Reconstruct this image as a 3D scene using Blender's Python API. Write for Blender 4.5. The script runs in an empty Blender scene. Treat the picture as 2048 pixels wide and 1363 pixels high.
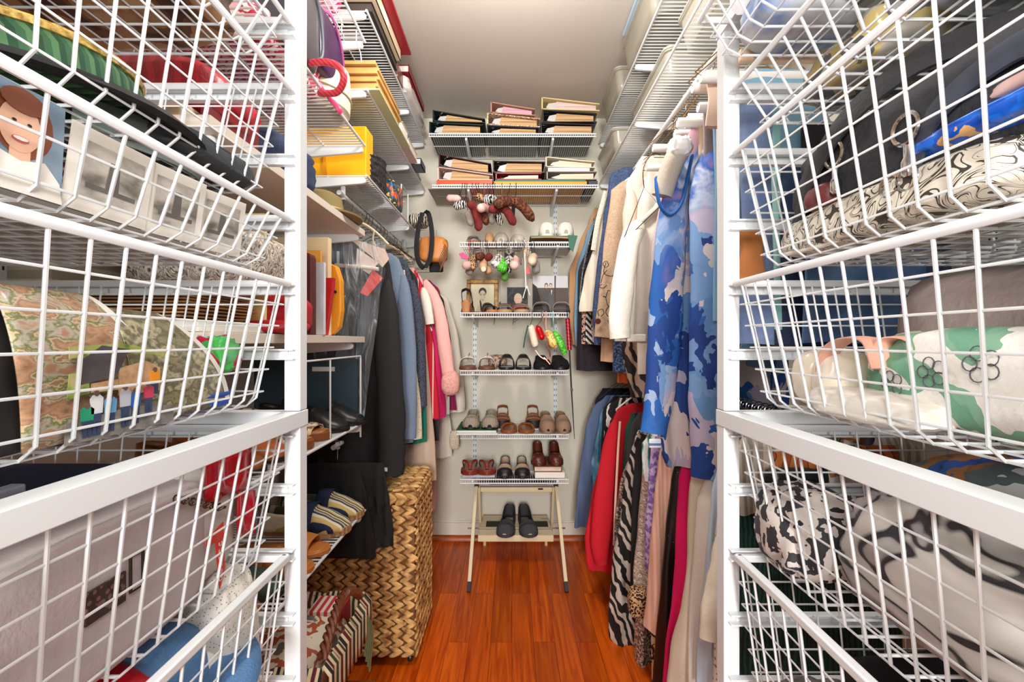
import bpy, math, random
from mathutils import Vector, Matrix, noise
random.seed(7)
sc = bpy.context.scene
C = sc.collection
PI = math.pi
# ---------------------------------------------------------------- camera, world, light, exposure
F = 900.0; EYE = 1.15
cam_d = bpy.data.cameras.new('camera'); cam = bpy.data.objects.new('camera', cam_d); C.objects.link(cam)
cam_d.sensor_width = 36; cam_d.lens = 36 * F / 2048; cam_d.clip_start = 0.02
cam.location = (0, 0, EYE); cam.rotation_euler = (PI / 2, 0, 0); sc.camera = cam
sc.view_settings.view_transform = 'Standard'; sc.view_settings.look = 'None'
sc.view_settings.gamma = 1; sc.view_settings.use_curve_mapping = False
sc.view_settings.exposure = 0.26
w = bpy.data.worlds.new('world'); sc.world = w; w.use_nodes = True
w.node_tree.nodes['Background'].inputs[0].default_value = (1.0, 0.95, 0.88, 1)
w.node_tree.nodes['Background'].inputs[1].default_value = 1.0
def area(name, loc, rot, size, power, col=(1, 0.96, 0.9), sy=None):
    l = bpy.data.lights.new(name, 'AREA'); l.energy = power; l.color = col; l.size = size
    if sy: l.shape = 'RECTANGLE'; l.size_y = sy
    o = bpy.data.objects.new(name, l); C.objects.link(o); o.location = loc; o.rotation_euler = rot
    return o
area('camera_flash', (0, -0.06, 1.42), (PI / 2 + .05, 0, 0), 0.22, 4.3, (1, 0.98, 0.96))
l = bpy.data.lights.new('overhead_fill_light', 'POINT'); l.energy = 24; l.color = (1, .965, .92); l.shadow_soft_size = .1  # added overhead fill to brighten the back of the closet and ceiling
o = bpy.data.objects.new('overhead_fill_light', l); C.objects.link(o); o.location = (0, 1.2, 2.2)
area('hallway_fill_light', (0, -2.6, 1.55), (PI / 2, 0, 0), 0.55, 100, (1, 0.985, 0.96), .8)  # added fill shining in through the doorway; no window modelled

def P(px, py, d): return Vector(((px - 1024) * d / F, d, EYE - (py - 681.5) * d / F))
def X(px, d): return (px - 1024) * d / F
def Z(py, d): return EYE - (py - 681.5) * d / F

# ---------------------------------------------------------------- materials
def lin(c):
    r = []
    for v in c[:3]:
        v = v / 255.0
        r.append(v / 12.92 if v <= .04045 else ((v + .055) / 1.055) ** 2.4)
    return (r[0], r[1], r[2], 1)
_m = {}
def mat(name, col=(200, 200, 200), rough=.7, metal=0, pat=None, cols=None, scale=10, dist=0, stretch=(1, 1, 1), rot=(0, 0, 0),
        bump=0, bscale=120, alpha=1, spec=.5, sheen=0, const=False, detail=3, tin=0):
    if name in _m: return _m[name]
    m = bpy.data.materials.new(name); m.use_nodes = True; _m[name] = m
    nt = m.node_tree; N = nt.nodes; L = nt.links; b = N['Principled BSDF']
    b.inputs['Base Color'].default_value = lin(col); b.inputs['Roughness'].default_value = rough
    b.inputs['Metallic'].default_value = metal; b.inputs['Specular IOR Level'].default_value = spec
    if sheen: b.inputs['Sheen Weight'].default_value = sheen
    if alpha < 1: b.inputs['Alpha'].default_value = alpha
    m.diffuse_color = lin(col)
    tc = N.new('ShaderNodeTexCoord'); mp = N.new('ShaderNodeMapping')
    mp.inputs['Scale'].default_value = stretch; mp.inputs['Rotation'].default_value = rot
    L.new(tc.outputs['Object'], mp.inputs['Vector']); V = mp.outputs['Vector']
    def ramp(src, cs, cons):
        r = N.new('ShaderNodeValToRGB'); r.color_ramp.interpolation = 'CONSTANT' if cons else 'LINEAR'
        e = r.color_ramp.elements; n = len(cs)
        ps = []
        for i, c in enumerate(cs):
            if len(c) == 4 and isinstance(c[3], float): ps.append(c[3])
            else: ps.append(i / n if cons else (i / (n - 1) if n > 1 else 0))
        while len(e) < n: e.new(0.5)
        for i, c in enumerate(cs): e[i].position = ps[i]; e[i].color = lin(c)
        L.new(src, r.inputs['Fac']); L.new(r.outputs['Color'], b.inputs['Base Color']); return r
    if pat in ('noise', 'blotch'):
        t = N.new('ShaderNodeTexNoise'); t.inputs['Scale'].default_value = scale; t.inputs['Detail'].default_value = detail
        t.inputs['Distortion'].default_value = dist; L.new(V, t.inputs['Vector'])
        cr = N.new('ShaderNodeMapRange'); cr.inputs[1].default_value = .3; cr.inputs[2].default_value = .7
        L.new(t.outputs['Fac'], cr.inputs[0]); ramp(cr.outputs[0], cols, pat == 'blotch' or const)
    elif pat in ('stripes', 'zebra'):
        t = N.new('ShaderNodeTexWave'); t.inputs['Scale'].default_value = scale; t.inputs['Distortion'].default_value = dist
        t.inputs['Detail'].default_value = 2; t.inputs['Detail Scale'].default_value = 1.2
        t.wave_profile = 'SAW' if pat == 'stripes' else 'SIN'
        L.new(V, t.inputs['Vector']); ramp(t.outputs['Fac'], cols, True)
    elif pat in ('leopard', 'dots'):
        t = N.new('ShaderNodeTexVoronoi'); t.inputs['Scale'].default_value = scale; L.new(V, t.inputs['Vector'])
        ramp(t.outputs['Distance'], cols, True)
    elif pat == 'cells':
        t = N.new('ShaderNodeTexVoronoi'); t.inputs['Scale'].default_value = scale; L.new(V, t.inputs['Vector'])
        s = N.new('ShaderNodeSeparateColor'); L.new(t.outputs['Color'], s.inputs[0]); ramp(s.outputs[0], cols, True)
    elif pat == 'magic':
        t = N.new('ShaderNodeTexMagic'); t.inputs['Scale'].default_value = scale; t.inputs['Distortion'].default_value = dist or 2
        t.turbulence_depth = 3; L.new(V, t.inputs['Vector']); ramp(t.outputs['Fac'], cols, True)
    if bump:
        t2 = N.new('ShaderNodeTexNoise'); t2.inputs['Scale'].default_value = bscale; t2.inputs['Detail'].default_value = 4
        L.new(V, t2.inputs['Vector'])
        bp = N.new('ShaderNodeBump'); bp.inputs['Strength'].default_value = bump; bp.inputs['Distance'].default_value = .004
        L.new(t2.outputs['Fac'], bp.inputs['Height']); L.new(bp.outputs['Normal'], b.inputs['Normal'])
    return m
def clearmat(name, col, a, rough=.12):
    m = mat(name, col, rough=rough, alpha=a, spec=.8); return m
def sheetmat(name, col, a):
    """thin creased plastic film: mostly see-through, glossy creases"""
    if name in _m: return _m[name]
    m = bpy.data.materials.new(name); m.use_nodes = True; _m[name] = m
    nt = m.node_tree; N = nt.nodes; L = nt.links; b = N['Principled BSDF']
    b.inputs['Base Color'].default_value = lin(col); b.inputs['Roughness'].default_value = .08
    b.inputs['Specular IOR Level'].default_value = 1
    tc = N.new('ShaderNodeTexCoord'); mp = N.new('ShaderNodeMapping'); mp.inputs['Scale'].default_value = (1.6, 1, .35)
    t = N.new('ShaderNodeTexNoise'); t.inputs['Scale'].default_value = 14; t.inputs['Detail'].default_value = 3; t.inputs['Distortion'].default_value = 1.5
    L.new(tc.outputs['Object'], mp.inputs['Vector']); L.new(mp.outputs['Vector'], t.inputs['Vector'])
    bp = N.new('ShaderNodeBump'); bp.inputs['Strength'].default_value = 1; bp.inputs['Distance'].default_value = .03
    L.new(t.outputs['Fac'], bp.inputs['Height']); L.new(bp.outputs['Normal'], b.inputs['Normal'])
    r = N.new('ShaderNodeMapRange'); r.inputs[1].default_value = .5; r.inputs[2].default_value = .62
    r.inputs[3].default_value = a; r.inputs[4].default_value = min(1, a + .35)
    L.new(t.outputs['Fac'], r.inputs[0]); L.new(r.outputs[0], b.inputs['Alpha'])
    return m

# ---------------------------------------------------------------- mesh builder
W = {}
def tag(o, label=None, cat=None, group=None, kind=None):
    if label: o['label'] = label
    if cat: o['category'] = cat
    if group: o['group'] = group
    if kind: o['kind'] = kind
    return o
def T(name, label, cat, loc=(0, 0, 0), rz=0, group=None, kind=None):
    o = bpy.data.objects.new(name, None); C.objects.link(o); o.empty_display_size = .03
    o.location = loc; o.rotation_euler = (0, 0, rz); W[o.name] = Matrix.Translation(Vector(loc)) @ Matrix.Rotation(rz, 4, 'Z')
    return tag(o, label, cat, group, kind)
class MB:
    def __init__(s): s.v = []; s.f = []
    def add(s, v, f):
        n = len(s.v); s.v += [tuple(p) for p in v]; s.f += [tuple(i + n for i in q) for q in f]; return s
    def box(s, a, b):
        (x0, y0, z0), (x1, y1, z1) = [min(p, q) for p, q in zip(a, b)], [max(p, q) for p, q in zip(a, b)]
        v = [(x0, y0, z0), (x1, y0, z0), (x1, y1, z0), (x0, y1, z0), (x0, y0, z1), (x1, y0, z1), (x1, y1, z1), (x0, y1, z1)]
        return s.add(v, [(3, 2, 1, 0), (4, 5, 6, 7), (0, 1, 5, 4), (1, 2, 6, 5), (2, 3, 7, 6), (3, 0, 4, 7)])
    def obox(s, c, size, M):
        n = len(s.v); s.box([-q / 2 for q in size], [q / 2 for q in size])
        c = Vector(c)
        for i in range(n, len(s.v)): s.v[i] = tuple(c + M @ Vector(s.v[i]))
        return s
    def prism(s, pts, d0, d1, axis='y'):
        """extrude a 2-D outline; axis y: pts are (x,z); axis z: (x,y); axis x: (y,z)"""
        def mk(p, d): return (p[0], d, p[1]) if axis == 'y' else ((p[0], p[1], d) if axis == 'z' else (d, p[0], p[1]))
        n = len(pts); v = [mk(p, d0) for p in pts] + [mk(p, d1) for p in pts]
        f = [tuple(range(n))[::-1], tuple(range(n, 2 * n))] + [(i, (i + 1) % n, n + (i + 1) % n, n + i) for i in range(n)]
        return s.add(v, f)
    def rings(s, R, cap=True, closed=True):
        m = len(R[0]); v = [p for r in R for p in r]; f = []
        for i in range(len(R) - 1):
            for j in range(m if closed else m - 1):
                k = (j + 1) % m; f.append((i * m + j, i * m + k, (i + 1) * m + k, (i + 1) * m + j))
        if cap and closed: f.append(tuple(range(m))[::-1]); f.append(tuple((len(R) - 1) * m + j for j in range(m)))
        return s.add(v, f)
    def tube(s, pts, r, n=6, closed=False, ry=None, up=None, cap=True):
        pts = [Vector(p) for p in pts]; m = len(pts); R = []
        u = None
        for i, p in enumerate(pts):
            if closed: t = pts[(i + 1) % m] - pts[i - 1]
            else: t = pts[min(i + 1, m - 1)] - pts[max(i - 1, 0)]
            if t.length < 1e-9: t = Vector((0, 0, 1))
            t.normalize()
            if u is None or up is not None:
                u = Vector(up) if up is not None else (Vector((0, 0, 1)) if abs(t.z) < .9 else Vector((1, 0, 0)))
            u = (u - t * u.dot(t))
            if u.length < 1e-6: u = t.orthogonal()
            u.normalize(); w_ = t.cross(u)
            rr = r[i] if isinstance(r, (list, tuple)) else r; r2 = ry[i] if isinstance(ry, (list, tuple)) else (ry if ry else rr)
            R.append([p + u * (rr * math.cos(2 * PI * k / n + PI / n)) + w_ * (r2 * math.sin(2 * PI * k / n + PI / n)) for k in range(n)])
        if closed: R.append(R[0])
        return s.rings(R, cap=cap and not closed)
    def line(s, a, b, r, n=6): return s.tube([a, b], r, n)
    def lathe(s, prof, c, n=20, axis='z', cap=True):
        R = []
        for r, h in prof:
            q = []
            for k in range(n):
                a = 2 * PI * k / n; x, y = r * math.cos(a), r * math.sin(a)
                q.append({'z': (c[0] + x, c[1] + y, c[2] + h), 'y': (c[0] + x, c[1] + h, c[2] + y), 'x': (c[0] + h, c[1] + x, c[2] + y)}[axis])
            R.append(q)
        return s.rings(R, cap)
    def grid(s, rows): return s.rings(rows, cap=False, closed=False)
    def build(s, name, m, parent=None, loc=None, label=None, cat=None, group=None, kind=None, smooth=True, bev=0, solid=0, sub=0, local=False, auto=40, off=0):
        me = bpy.data.meshes.new(name); o = bpy.data.objects.new(name, me); C.objects.link(o)
        vs = s.v
        if parent is not None:
            o.parent = parent; W[o.name] = W[parent.name].copy()
            if not local:
                inv = W[parent.name].inverted(); vs = [tuple(inv @ Vector(v)) for v in vs]
        elif not local:
            if loc is None:
                xs = [v[0] for v in vs]; ys = [v[1] for v in vs]; zs = [v[2] for v in vs]
                loc = ((min(xs) + max(xs)) / 2, (min(ys) + max(ys)) / 2, min(zs))
            o.location = loc; W[o.name] = Matrix.Translation(Vector(loc))
            vs = [(v[0] - loc[0], v[1] - loc[1], v[2] - loc[2]) for v in vs]
        else:
            W[o.name] = Matrix()
        me.from_pydata(vs, [], s.f); me.validate(); 
        if smooth:
            me.shade_smooth(); me.set_sharp_from_angle(angle=math.radians(auto))
        me.materials.append(m)
        if bev: b = o.modifiers.new('bevel', 'BEVEL'); b.width = bev; b.segments = 2; b.limit_method = 'ANGLE'; b.angle_limit = .6
        if solid: b = o.modifiers.new('solid', 'SOLIDIFY'); b.thickness = solid; b.offset = off
        if sub: b = o.modifiers.new('sub', 'SUBSURF'); b.levels = sub; b.render_levels = sub
        return tag(o, label, cat, group, kind)
def copy_tree(o, loc=None, rz=None, label=None, parent=None, group=None, scale=None):
    c = o.copy(); C.objects.link(c); W[c.name] = W[o.name].copy()
    if parent is not None: c.parent = parent
    if loc is not None: c.location = loc
    if rz is not None: c.rotation_euler = (0, 0, rz)
    if scale: c.scale = scale
    if label: c['label'] = label
    if group: c['group'] = group
    for ch in list(o.children): copy_tree(ch, parent=c)
    return c
def struct(name, mb, m, **k): return mb.build(name, m, kind='structure', **k)
def smooth_interp(t, xs, ys):
    if t <= xs[0]: return ys[0]
    for i in range(len(xs) - 1):
        if t <= xs[i + 1]:
            u = (t - xs[i]) / (xs[i + 1] - xs[i]); u = u * u * (3 - 2 * u) * .5 + u * .5
            return ys[i] + (ys[i + 1] - ys[i]) * u
    return ys[-1]
def bez(pts, n=8):
    """Catmull-Rom through points"""
    p = [Vector(q) for q in pts]; p = [p[0] * 2 - p[1]] + p + [p[-1] * 2 - p[-2]]; out = []
    for i in range(1, len(p) - 2):
        for k in range(n):
            t = k / n; a, b_, c, d = p[i - 1], p[i], p[i + 1], p[i + 2]
            out.append(.5 * ((2 * b_) + (c - a) * t + (2 * a - 5 * b_ + 4 * c - d) * t * t + (3 * b_ - a - 3 * c + d) * t ** 3))
    out.append(p[-2]); return out
def nz(x, y, z=0.0): return noise.noise(Vector((x, y, z)))
# ---------------------------------------------------------------- shared materials
white_coat = mat('white_coated_steel', (226, 230, 232), rough=.38)
wall_paint = mat('cream_wall_paint', (222, 216, 200), rough=.85, bump=.08, bscale=60)
ceil_paint = mat('ceiling_paint', (210, 202, 192), rough=.9)
trim_paint = mat('white_trim_paint', (228, 222, 210), rough=.4)
chrome = mat('chrome', (200, 200, 200), rough=.15, metal=1)
dark_wire = mat('dark_wire', (60, 52, 44), rough=.35, metal=.8)
gold_metal = mat('gold_metal', (200, 150, 60), rough=.3, metal=1)
black_rub = mat('black_rubber', (22, 22, 24), rough=.6)
paper = mat('paper', (240, 236, 226), rough=.8)
pages = mat('album_pages', pat='noise', cols=[(138, 98, 60), (196, 158, 112), (218, 188, 146)], scale=6, stretch=(.3, .3, 60), rough=.8)
sleeve_m = mat('page_protector', (200, 198, 196), rough=.25)

# ---------------------------------------------------------------- wire shelves
def bracket(name, tip, back, z, pos, axis, parent):
    """flat tapered steel bracket from the wall (back) out to the tip, under height z"""
    m = MB(); n = 8; h0, h1 = .055, .022
    s = 1 if tip > back else -1
    pts = [(back, z)]
    for k in range(5):
        a = PI / 2 - PI * k / 4; pts.append((tip - s * h1 / 2 + s * h1 / 2 * math.cos(a), z - h1 / 2 + h1 / 2 * math.sin(a)))
    pts += [(back, z - h0)]
    if axis == 'x': m.prism(pts, pos - .006, pos + .006, 'y')
    else: m.prism(pts, pos - .006, pos + .006, 'x')
    return m.build(name, white_coat, parent, bev=.002)
def side_shelf(sgn, z, y0, y1, xa, label, br, pitch=.018, rod=None):
    """shelf on a side wall. sgn=-1 left wall; xa = |x| of front edge"""
    xw = .905
    t = T('wire_shelf', label, 'shelf', (sgn * (xa + xw) / 2, (y0 + y1) / 2, z))
    m = MB(); y = y0 + .006; 
    while y < y1: m.line((sgn * xa, y, z), (sgn * xw, y, z), .0024, 5); y += pitch
    for q in (.33, .66): m.line((sgn * (xa + (xw - xa) * q), y0, z - .004), (sgn * (xa + (xw - xa) * q), y1, z - .004), .0026)
    m.line((sgn * (xw - .004), y0, z), (sgn * (xw - .004), y1, z), .003)
    m.build('wire_deck', white_coat, t)
    l = MB(); l.line((sgn * xa, y0, z), (sgn * xa, y1, z), .0042, 8); 
    l.build('front_lip', white_coat, t)
    for b in br: bracket('bracket', sgn * (xa + .002), sgn * xw, z - .006, b, 'x', t)
    return t
def back_shelf(x0, x1, z, yf, label, br, pitch=.0118, lip=.013):
    yb = 2.6
    t = T('wire_shelf', label, 'shelf', ((x0 + x1) / 2, (yf + yb) / 2, z))
    m = MB(); x = x0 + .003
    while x < x1: m.line((x, yf, z), (x, yb, z), .0013, 4); x += pitch
    m.line((x0, yf + (yb - yf) * .45, z - .003), (x1, yf + (yb - yf) * .45, z - .003), .0026); m.line((x0, yb - .004, z), (x1, yb - .004, z), .003)
    m.build('wire_deck', white_coat, t)
    l = MB(); l.line((x0, yf, z), (x1, yf, z), .0036, 8); l.line((x0, yf, z - lip), (x1, yf, z - lip), .0036, 8)
    x = x0 + .003
    while x < x1: l.line((x, yf, z), (x, yf, z - lip), .0013, 4); x += pitch * 1.0
    l.build('front_lip', white_coat, t)
    for b in br: bracket('bracket', yf + .01, yb, z - .006, b, 'y', t)
    return t
# ---------------------------------------------------------------- baskets and their frames
def basket(sgn, zt, h, label, pull=0, y0=.285, y1=.69, flat=False, pitch=.034):
    xa, xb = .343 - pull, .862 - pull; ins = .03
    t = T('wire_basket', label, 'basket', (sgn * (xa + xb) / 2, (y0 + y1) / 2, zt - h))
    m = MB(); r = .00175; zb = zt - h
    A = (xa + ins, xb - ins, y0 + ins * .8, y1 - ins * .8)
    def U(p0, p1, p2, p3, rr):
        c = .012
        a, b_, c_, d = [Vector(q) for q in (p0, p1, p2, p3)]
        m.tube([a, b_ + (a - b_).normalized() * c, b_ + (c_ - b_).normalized() * c, c_ + (b_ - c_).normalized() * c, c_ + (d - c_).normalized() * c, d], rr, 6)
    y = y0 + .02
    ny = int((y1 - y0 - .02) / pitch)
    for i in range(ny + 1):
        yt = y0 + .014 + i * pitch; u = (yt - y0) / (y1 - y0); yb = A[2] + u * (A[3] - A[2])
        U((sgn * xa, yt, zt), (sgn * A[0], yb, zb), (sgn * A[1], yb, zb), (sgn * xb, yt, zt), r)
    nx = int((xb - xa - .02) / pitch)
    for i in range(nx + 1):
        xt = xa + .014 + i * pitch; u = (xt - xa) / (xb - xa); x_ = A[0] + u * (A[1] - A[0])
        U((sgn * xt, y0, zt), (sgn * x_, A[2], zb), (sgn * x_, A[3], zb), (sgn * xt, y1, zt), .0013)
    k = 1
    while k * .0325 < h - .008:
        q = k * .0325 / h; z = zt - k * .0325
        a, b_, c_, d = xa + ins * q, xb - ins * q, y0 + ins * .8 * q, y1 - ins * .8 * q
        m.tube([(sgn * a, c_, z), (sgn * b_, c_, z), (sgn * b_, d, z), (sgn * a, d, z)], .0014, 6, closed=True); k += 1
    k = 0
    m.build('wire_mesh', white_coat, t)
    l = MB()
    if flat:
        for a, b_, c_, d in ((xa - .003, xa + .009, y0, y1), (xb - .009, xb + .003, y0, y1), (xa, xb, y0 - .003, y0 + .007), (xa, xb, y1 - .007, y1 + .003)):
            l.box((sgn * a, c_, zt - .002), (sgn * b_, d, zt + .009))
        l.build('rim', white_coat, t, bev=.002)
    else:
        q = .02
        l.tube([(sgn * xa, y0, zt), (sgn * xb, y0, zt), (sgn * xb, y1, zt), (sgn * xa, y1, zt)], .0052, 8, closed=True)
        l.build('rim', white_coat, t)
    return t
def frame(sgn, zs, z0, z1, label, feet=False):
    """side frames of a drawer tower: posts, rails and runners"""
    t = T('drawer_frame', label, 'drawer frame', (sgn * .6, .49, z0))
    for (x, y) in ((.334, .709), (.872, .709), (.334, .235), (.872, .235)):
        m = MB(); m.box((sgn * x, y, z0), (sgn * (x + .025), y + .025, z1)); m.build('post', white_coat, t, bev=.0015, smooth=False)
    m = MB(); h = .024
    m.box((sgn * .3328, .2338, z1 - h), (sgn * .3602, .7352, z1 + .001)); m.box((sgn * .8708, .2338, z1 - h), (sgn * .8982, .7352, z1 + .001))
    m.box((sgn * .36, .709, z1 - h), (sgn * .872, .734, z1)); m.box((sgn * .36, .235, z1 - h), (sgn * .872, .26, z1))
    m.build('top_rail', white_coat, t, bev=.001, smooth=False)
    for z in zs:
        for ye, sg in ((.709, -1), (.26, 1)):
            m = MB(); y2 = ye + sg * .012
            m.box((sgn * .340, min(ye, y2), z - .002), (sgn * .88, max(ye, y2), z + .0005))
            m.box((sgn * .340, min(ye, y2), z - .0165), (sgn * .88, max(ye, y2), z - .014))
            m.box((sgn * .352, min(ye, ye + sg * .003), z - .014), (sgn * .88, max(ye, ye + sg * .003), z - .002))
            m.build('runner', white_coat, t, bev=.0008, smooth=False)
    if feet:
        for (x, y) in ((.334, .709), (.872, .709), (.334, .235), (.872, .235)):
            m = MB(); m.box((sgn * (x - .002), y - .002, 0), (sgn * (x + .027), y + .027, z0)); m.build('foot', white_coat, t)
    return t
# ---------------------------------------------------------------- soft things
def crumple(name, label, cat, c, size, m, seed=0, amp=.12, freq=3, e=.55, nu=48, nv=26, parent=None, group=None, rz=0, ridge=0):
    """a soft folded lump of cloth: superellipsoid with ridged folds, flattened underneath"""
    mb = MB(); R = []; sx, sy, sz = [q / 2 for q in size]
    def sp(v, p): return math.copysign(abs(v) ** p, v)
    ca, sa = math.cos(rz), math.sin(rz)
    for i in range(1, nv):
        ph = -PI / 2 + PI * i / nv; ring = []
        for j in range(nu):
            th = 2 * PI * j / nu
            x = sp(math.cos(ph), e) * sp(math.cos(th), e); y = sp(math.cos(ph), e) * sp(math.sin(th), e); z = sp(math.sin(ph), e * 1.1)
            n1 = nz(x * freq + seed * 7.1, y * freq + seed, z * freq); n2 = 1 - 2 * abs(nz(x * freq * .8 + seed, y * freq * 1.7, z * freq * 1.3 + seed * 3))
            k = 1 + amp * (n1 * .9 + n2 * .55)
            if ridge: k += ridge * math.sin(9 * x + 5 * y + 4 * n1)
            zz = z * k if z > 0 else z * (1 + .3 * (k - 1))
            zz = max(zz, -1)
            X_, Y_ = sx * x * k, sy * y * k
            ring.append((c[0] + X_ * ca - Y_ * sa, c[1] + X_ * sa + Y_ * ca, c[2] + sz + sz * zz))
        R.append(ring)
    mb.rings(R)
    if parent is not None: return mb.build(name, m, parent, auto=70)
    return mb.build(name, m, label=label, cat=cat, group=group, auto=70)
def folded(name, label, cat, x0, x1, y0, y1, z0, z1, m, n=3, seed=0, group=None, edge_m=None):
    """flat folded cloth: stacked rounded layers"""
    t = T(name, label, cat, ((x0 + x1) / 2, (y0 + y1) / 2, z0), group=group); h = (z1 - z0) / n
    for k in range(n):
        dx = .006 * nz(seed, k * 3.3) * 2
        crumple('fold', None, None, ((x0 + x1) / 2 + dx, (y0 + y1) / 2, z0 + k * h), (abs(x1 - x0), abs(y1 - y0), h * 1.02), m, seed + k, .03, 2, .3, 40, 12, parent=t)
    return t
def smoothpoly(pr, z):
    pr = sorted(pr)
    if z <= pr[0][0]: return pr[0][1:]
    for a, b_ in zip(pr, pr[1:]):
        if z <= b_[0]:
            u = (z - a[0]) / max(1e-6, b_[0] - a[0]); u = u * .45 + .55 * u * u * (3 - 2 * u)
            return tuple(p + (q - p) * u for p, q in zip(a[1:], b_[1:]))
    return pr[-1][1:]
def garment_mesh(d, pr, th=.034, folds=6, amp=.009, skew=0, seed=0, nrow=34, ncol=48, hem=.0, xr=None, lean=0):
    """pr: list of (z, x_a, x_b). a closed draped body hanging in the plane y=d"""
    mb = MB(); R = []
    z0, z1 = min(p[0] for p in pr), max(p[0] for p in pr)
    for i in range(nrow + 1):
        v = i / nrow; z = z1 + (z0 - z1) * v; xa, xb = smoothpoly(pr, z); xc, a = (xa + xb) / 2, (xb - xa) / 2
        b_ = th / 2 * (.35 + .65 * min(1, v * 6)) ; ring = []
        for j in range(ncol):
            t = 2 * PI * j / ncol; cx = math.cos(t); cy = math.sin(t)
            x = xc + a * math.copysign(abs(cx) ** .8, cx); u = (x - xc)
            wv = math.sin(folds * 2 * PI * (x - xc) / .5 + seed * 2.1 + 1.2 * nz(u * 5, z * 2.2, seed)) * amp * (.25 + .9 * v)
            wv += amp * 1.3 * nz(u * 9 + seed, z * 5, seed * 1.7)
            y = d + b_ * math.copysign(abs(cy) ** .7, cy) * (1 + .35 * nz(u * 12, z * 3, seed + 5)) + wv + skew * u + lean * v
            zz = z
            if i == nrow: zz += hem * math.sin(x * 30 + seed)
            ring.append((x, y, zz))
        R.append(ring)
    mb.rings(R); return mb
ROD = {'UR': (.56, 1.935), 'LR': (.60, .985), 'UL': (-.60, 1.665)}
def pix(d, prof, rod, side=1):
    """profile in the photograph's rows (py, px of the aisle edge[, half-width override]) -> (z, xa, xb) at distance d"""
    xr = ROD[rod][0]; out = []
    for q in prof:
        xa = X(q[1], d); z = Z(q[0], d)
        xb = X(q[2], d) if len(q) > 2 and q[2] else 2 * xr - xa
        if side > 0: xb = min(xb, .885); xb = max(xb, xa + .03)
        else: xb = max(xb, -.885); xb = min(xb, xa - .03)
        lo, hi = min(xa, xb), max(xa, xb)
        out.append((z, lo, hi))
    return out
_hang = {}
def hanger(kind, rod, d, label, group=None, rz=0, sx=1):
    """hangers share one prototype per kind and are copied"""
    x, z = ROD[rod]
    if kind not in _hang:
        t = T(kind, label, 'hanger', (x, d, z + .013), rz, group)
        m = {'wire_hanger': dark_wire, 'white_hanger': mat('white_plastic_hanger', (240, 238, 232), rough=.4), 'wooden_hanger': mat('peach_wood', (232, 204, 172), rough=.5), 'tube_hanger': dark_wire}[kind]
        r = {'wire_hanger': .0013, 'white_hanger': .0045, 'wooden_hanger': .007, 'tube_hanger': .0014}[kind]
        hk = MB(); pts = [(.013 * math.cos(a), 0, -.013 + .013 * math.sin(a)) for a in [PI * 1.05 * (1 - k / 10) for k in range(11)]]
        pts = [(-.013, 0, -.02)] + pts + [(.012, 0, -.026), (0, 0, -.044), (0, 0, -.065)]
        hk.tube(pts, .0014, 6); hk.build('hook', chrome if kind != 'wire_hanger' else dark_wire, t, local=True)
        b = MB(); zt, zb, w_ = -.065, -.15, .2
        sh = bez([(-w_, 0, zb), (-.1, 0, zb + .055), (0, 0, zt), (.1, 0, zb + .055), (w_, 0, zb)], 5)
        b.tube(sh, r, 6)
        if kind != 'wooden_hanger': b.tube([(-w_, 0, zb), (-w_ + .006, 0, zb - .012), (w_ - .006, 0, zb - .012), (w_, 0, zb)], r, 6)
        b.build('shoulder_bar', m, t, local=True)
        if kind == 'tube_hanger':
            c = MB(); c.lathe([(.012, -.185), (.013, -.18), (.013, .18), (.012, .185)], (0, 0, zb - .02), 14, 'x'); c.build('cardboard_tube', mat('white_card_tube', (243, 240, 235), rough=.6), t, local=True)
        t.scale = (sx, 1, 1); _hang[kind] = t; return t
    return copy_tree(_hang[kind], (x, d, z + .013), rz, label, group=group, scale=(sx, 1, 1))
def garment(name, label, cat, d, prof, m, rod='UR', th=.034, folds=7, amp=.0115, skew=0, seed=None, hang='wire_hanger', hl=None, hem=.004, sleeves=(), extra=None, lean=0, hg=None):
    side = 1 if rod != 'UL' else -1
    seed = seed if seed is not None else random.random() * 20
    pr = pix(d, prof, rod, side)
    zt = max(p[0] for p in pr); xs = ROD[rod][0]
    if sleeves or extra:
        base = T(name, label, cat, (xs, d, min(p[0] for p in pr)))
        garment_mesh(d, pr, th, folds, amp, skew, seed, hem=hem, lean=lean).build('body', m, base, auto=75)
        for s in sleeves: sleeve(s[0], s[1] if len(s) > 1 and s[1] else m, base, seed)
        if extra: extra(base)
        o = base
    else:
        o = garment_mesh(d, pr, th, folds, amp, skew, seed, hem=hem, lean=lean).build(name, m, loc=(xs, d, min(p[0] for p in pr)), label=label, cat=cat, auto=75)
    q = smoothpoly(pr, ROD[rod][1] - .16); sx = max(.35, min(1, (abs(q[0] - xs) if side > 0 else abs(q[1] - xs)) / .2 * .93))
    if hang: hanger(hang, rod, d, hl or ('hanger hooked on the rod inside the ' + short(label)), group=hg, sx=sx)
    return o
def short(l): return ' '.join(l.split()[:9])
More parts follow.
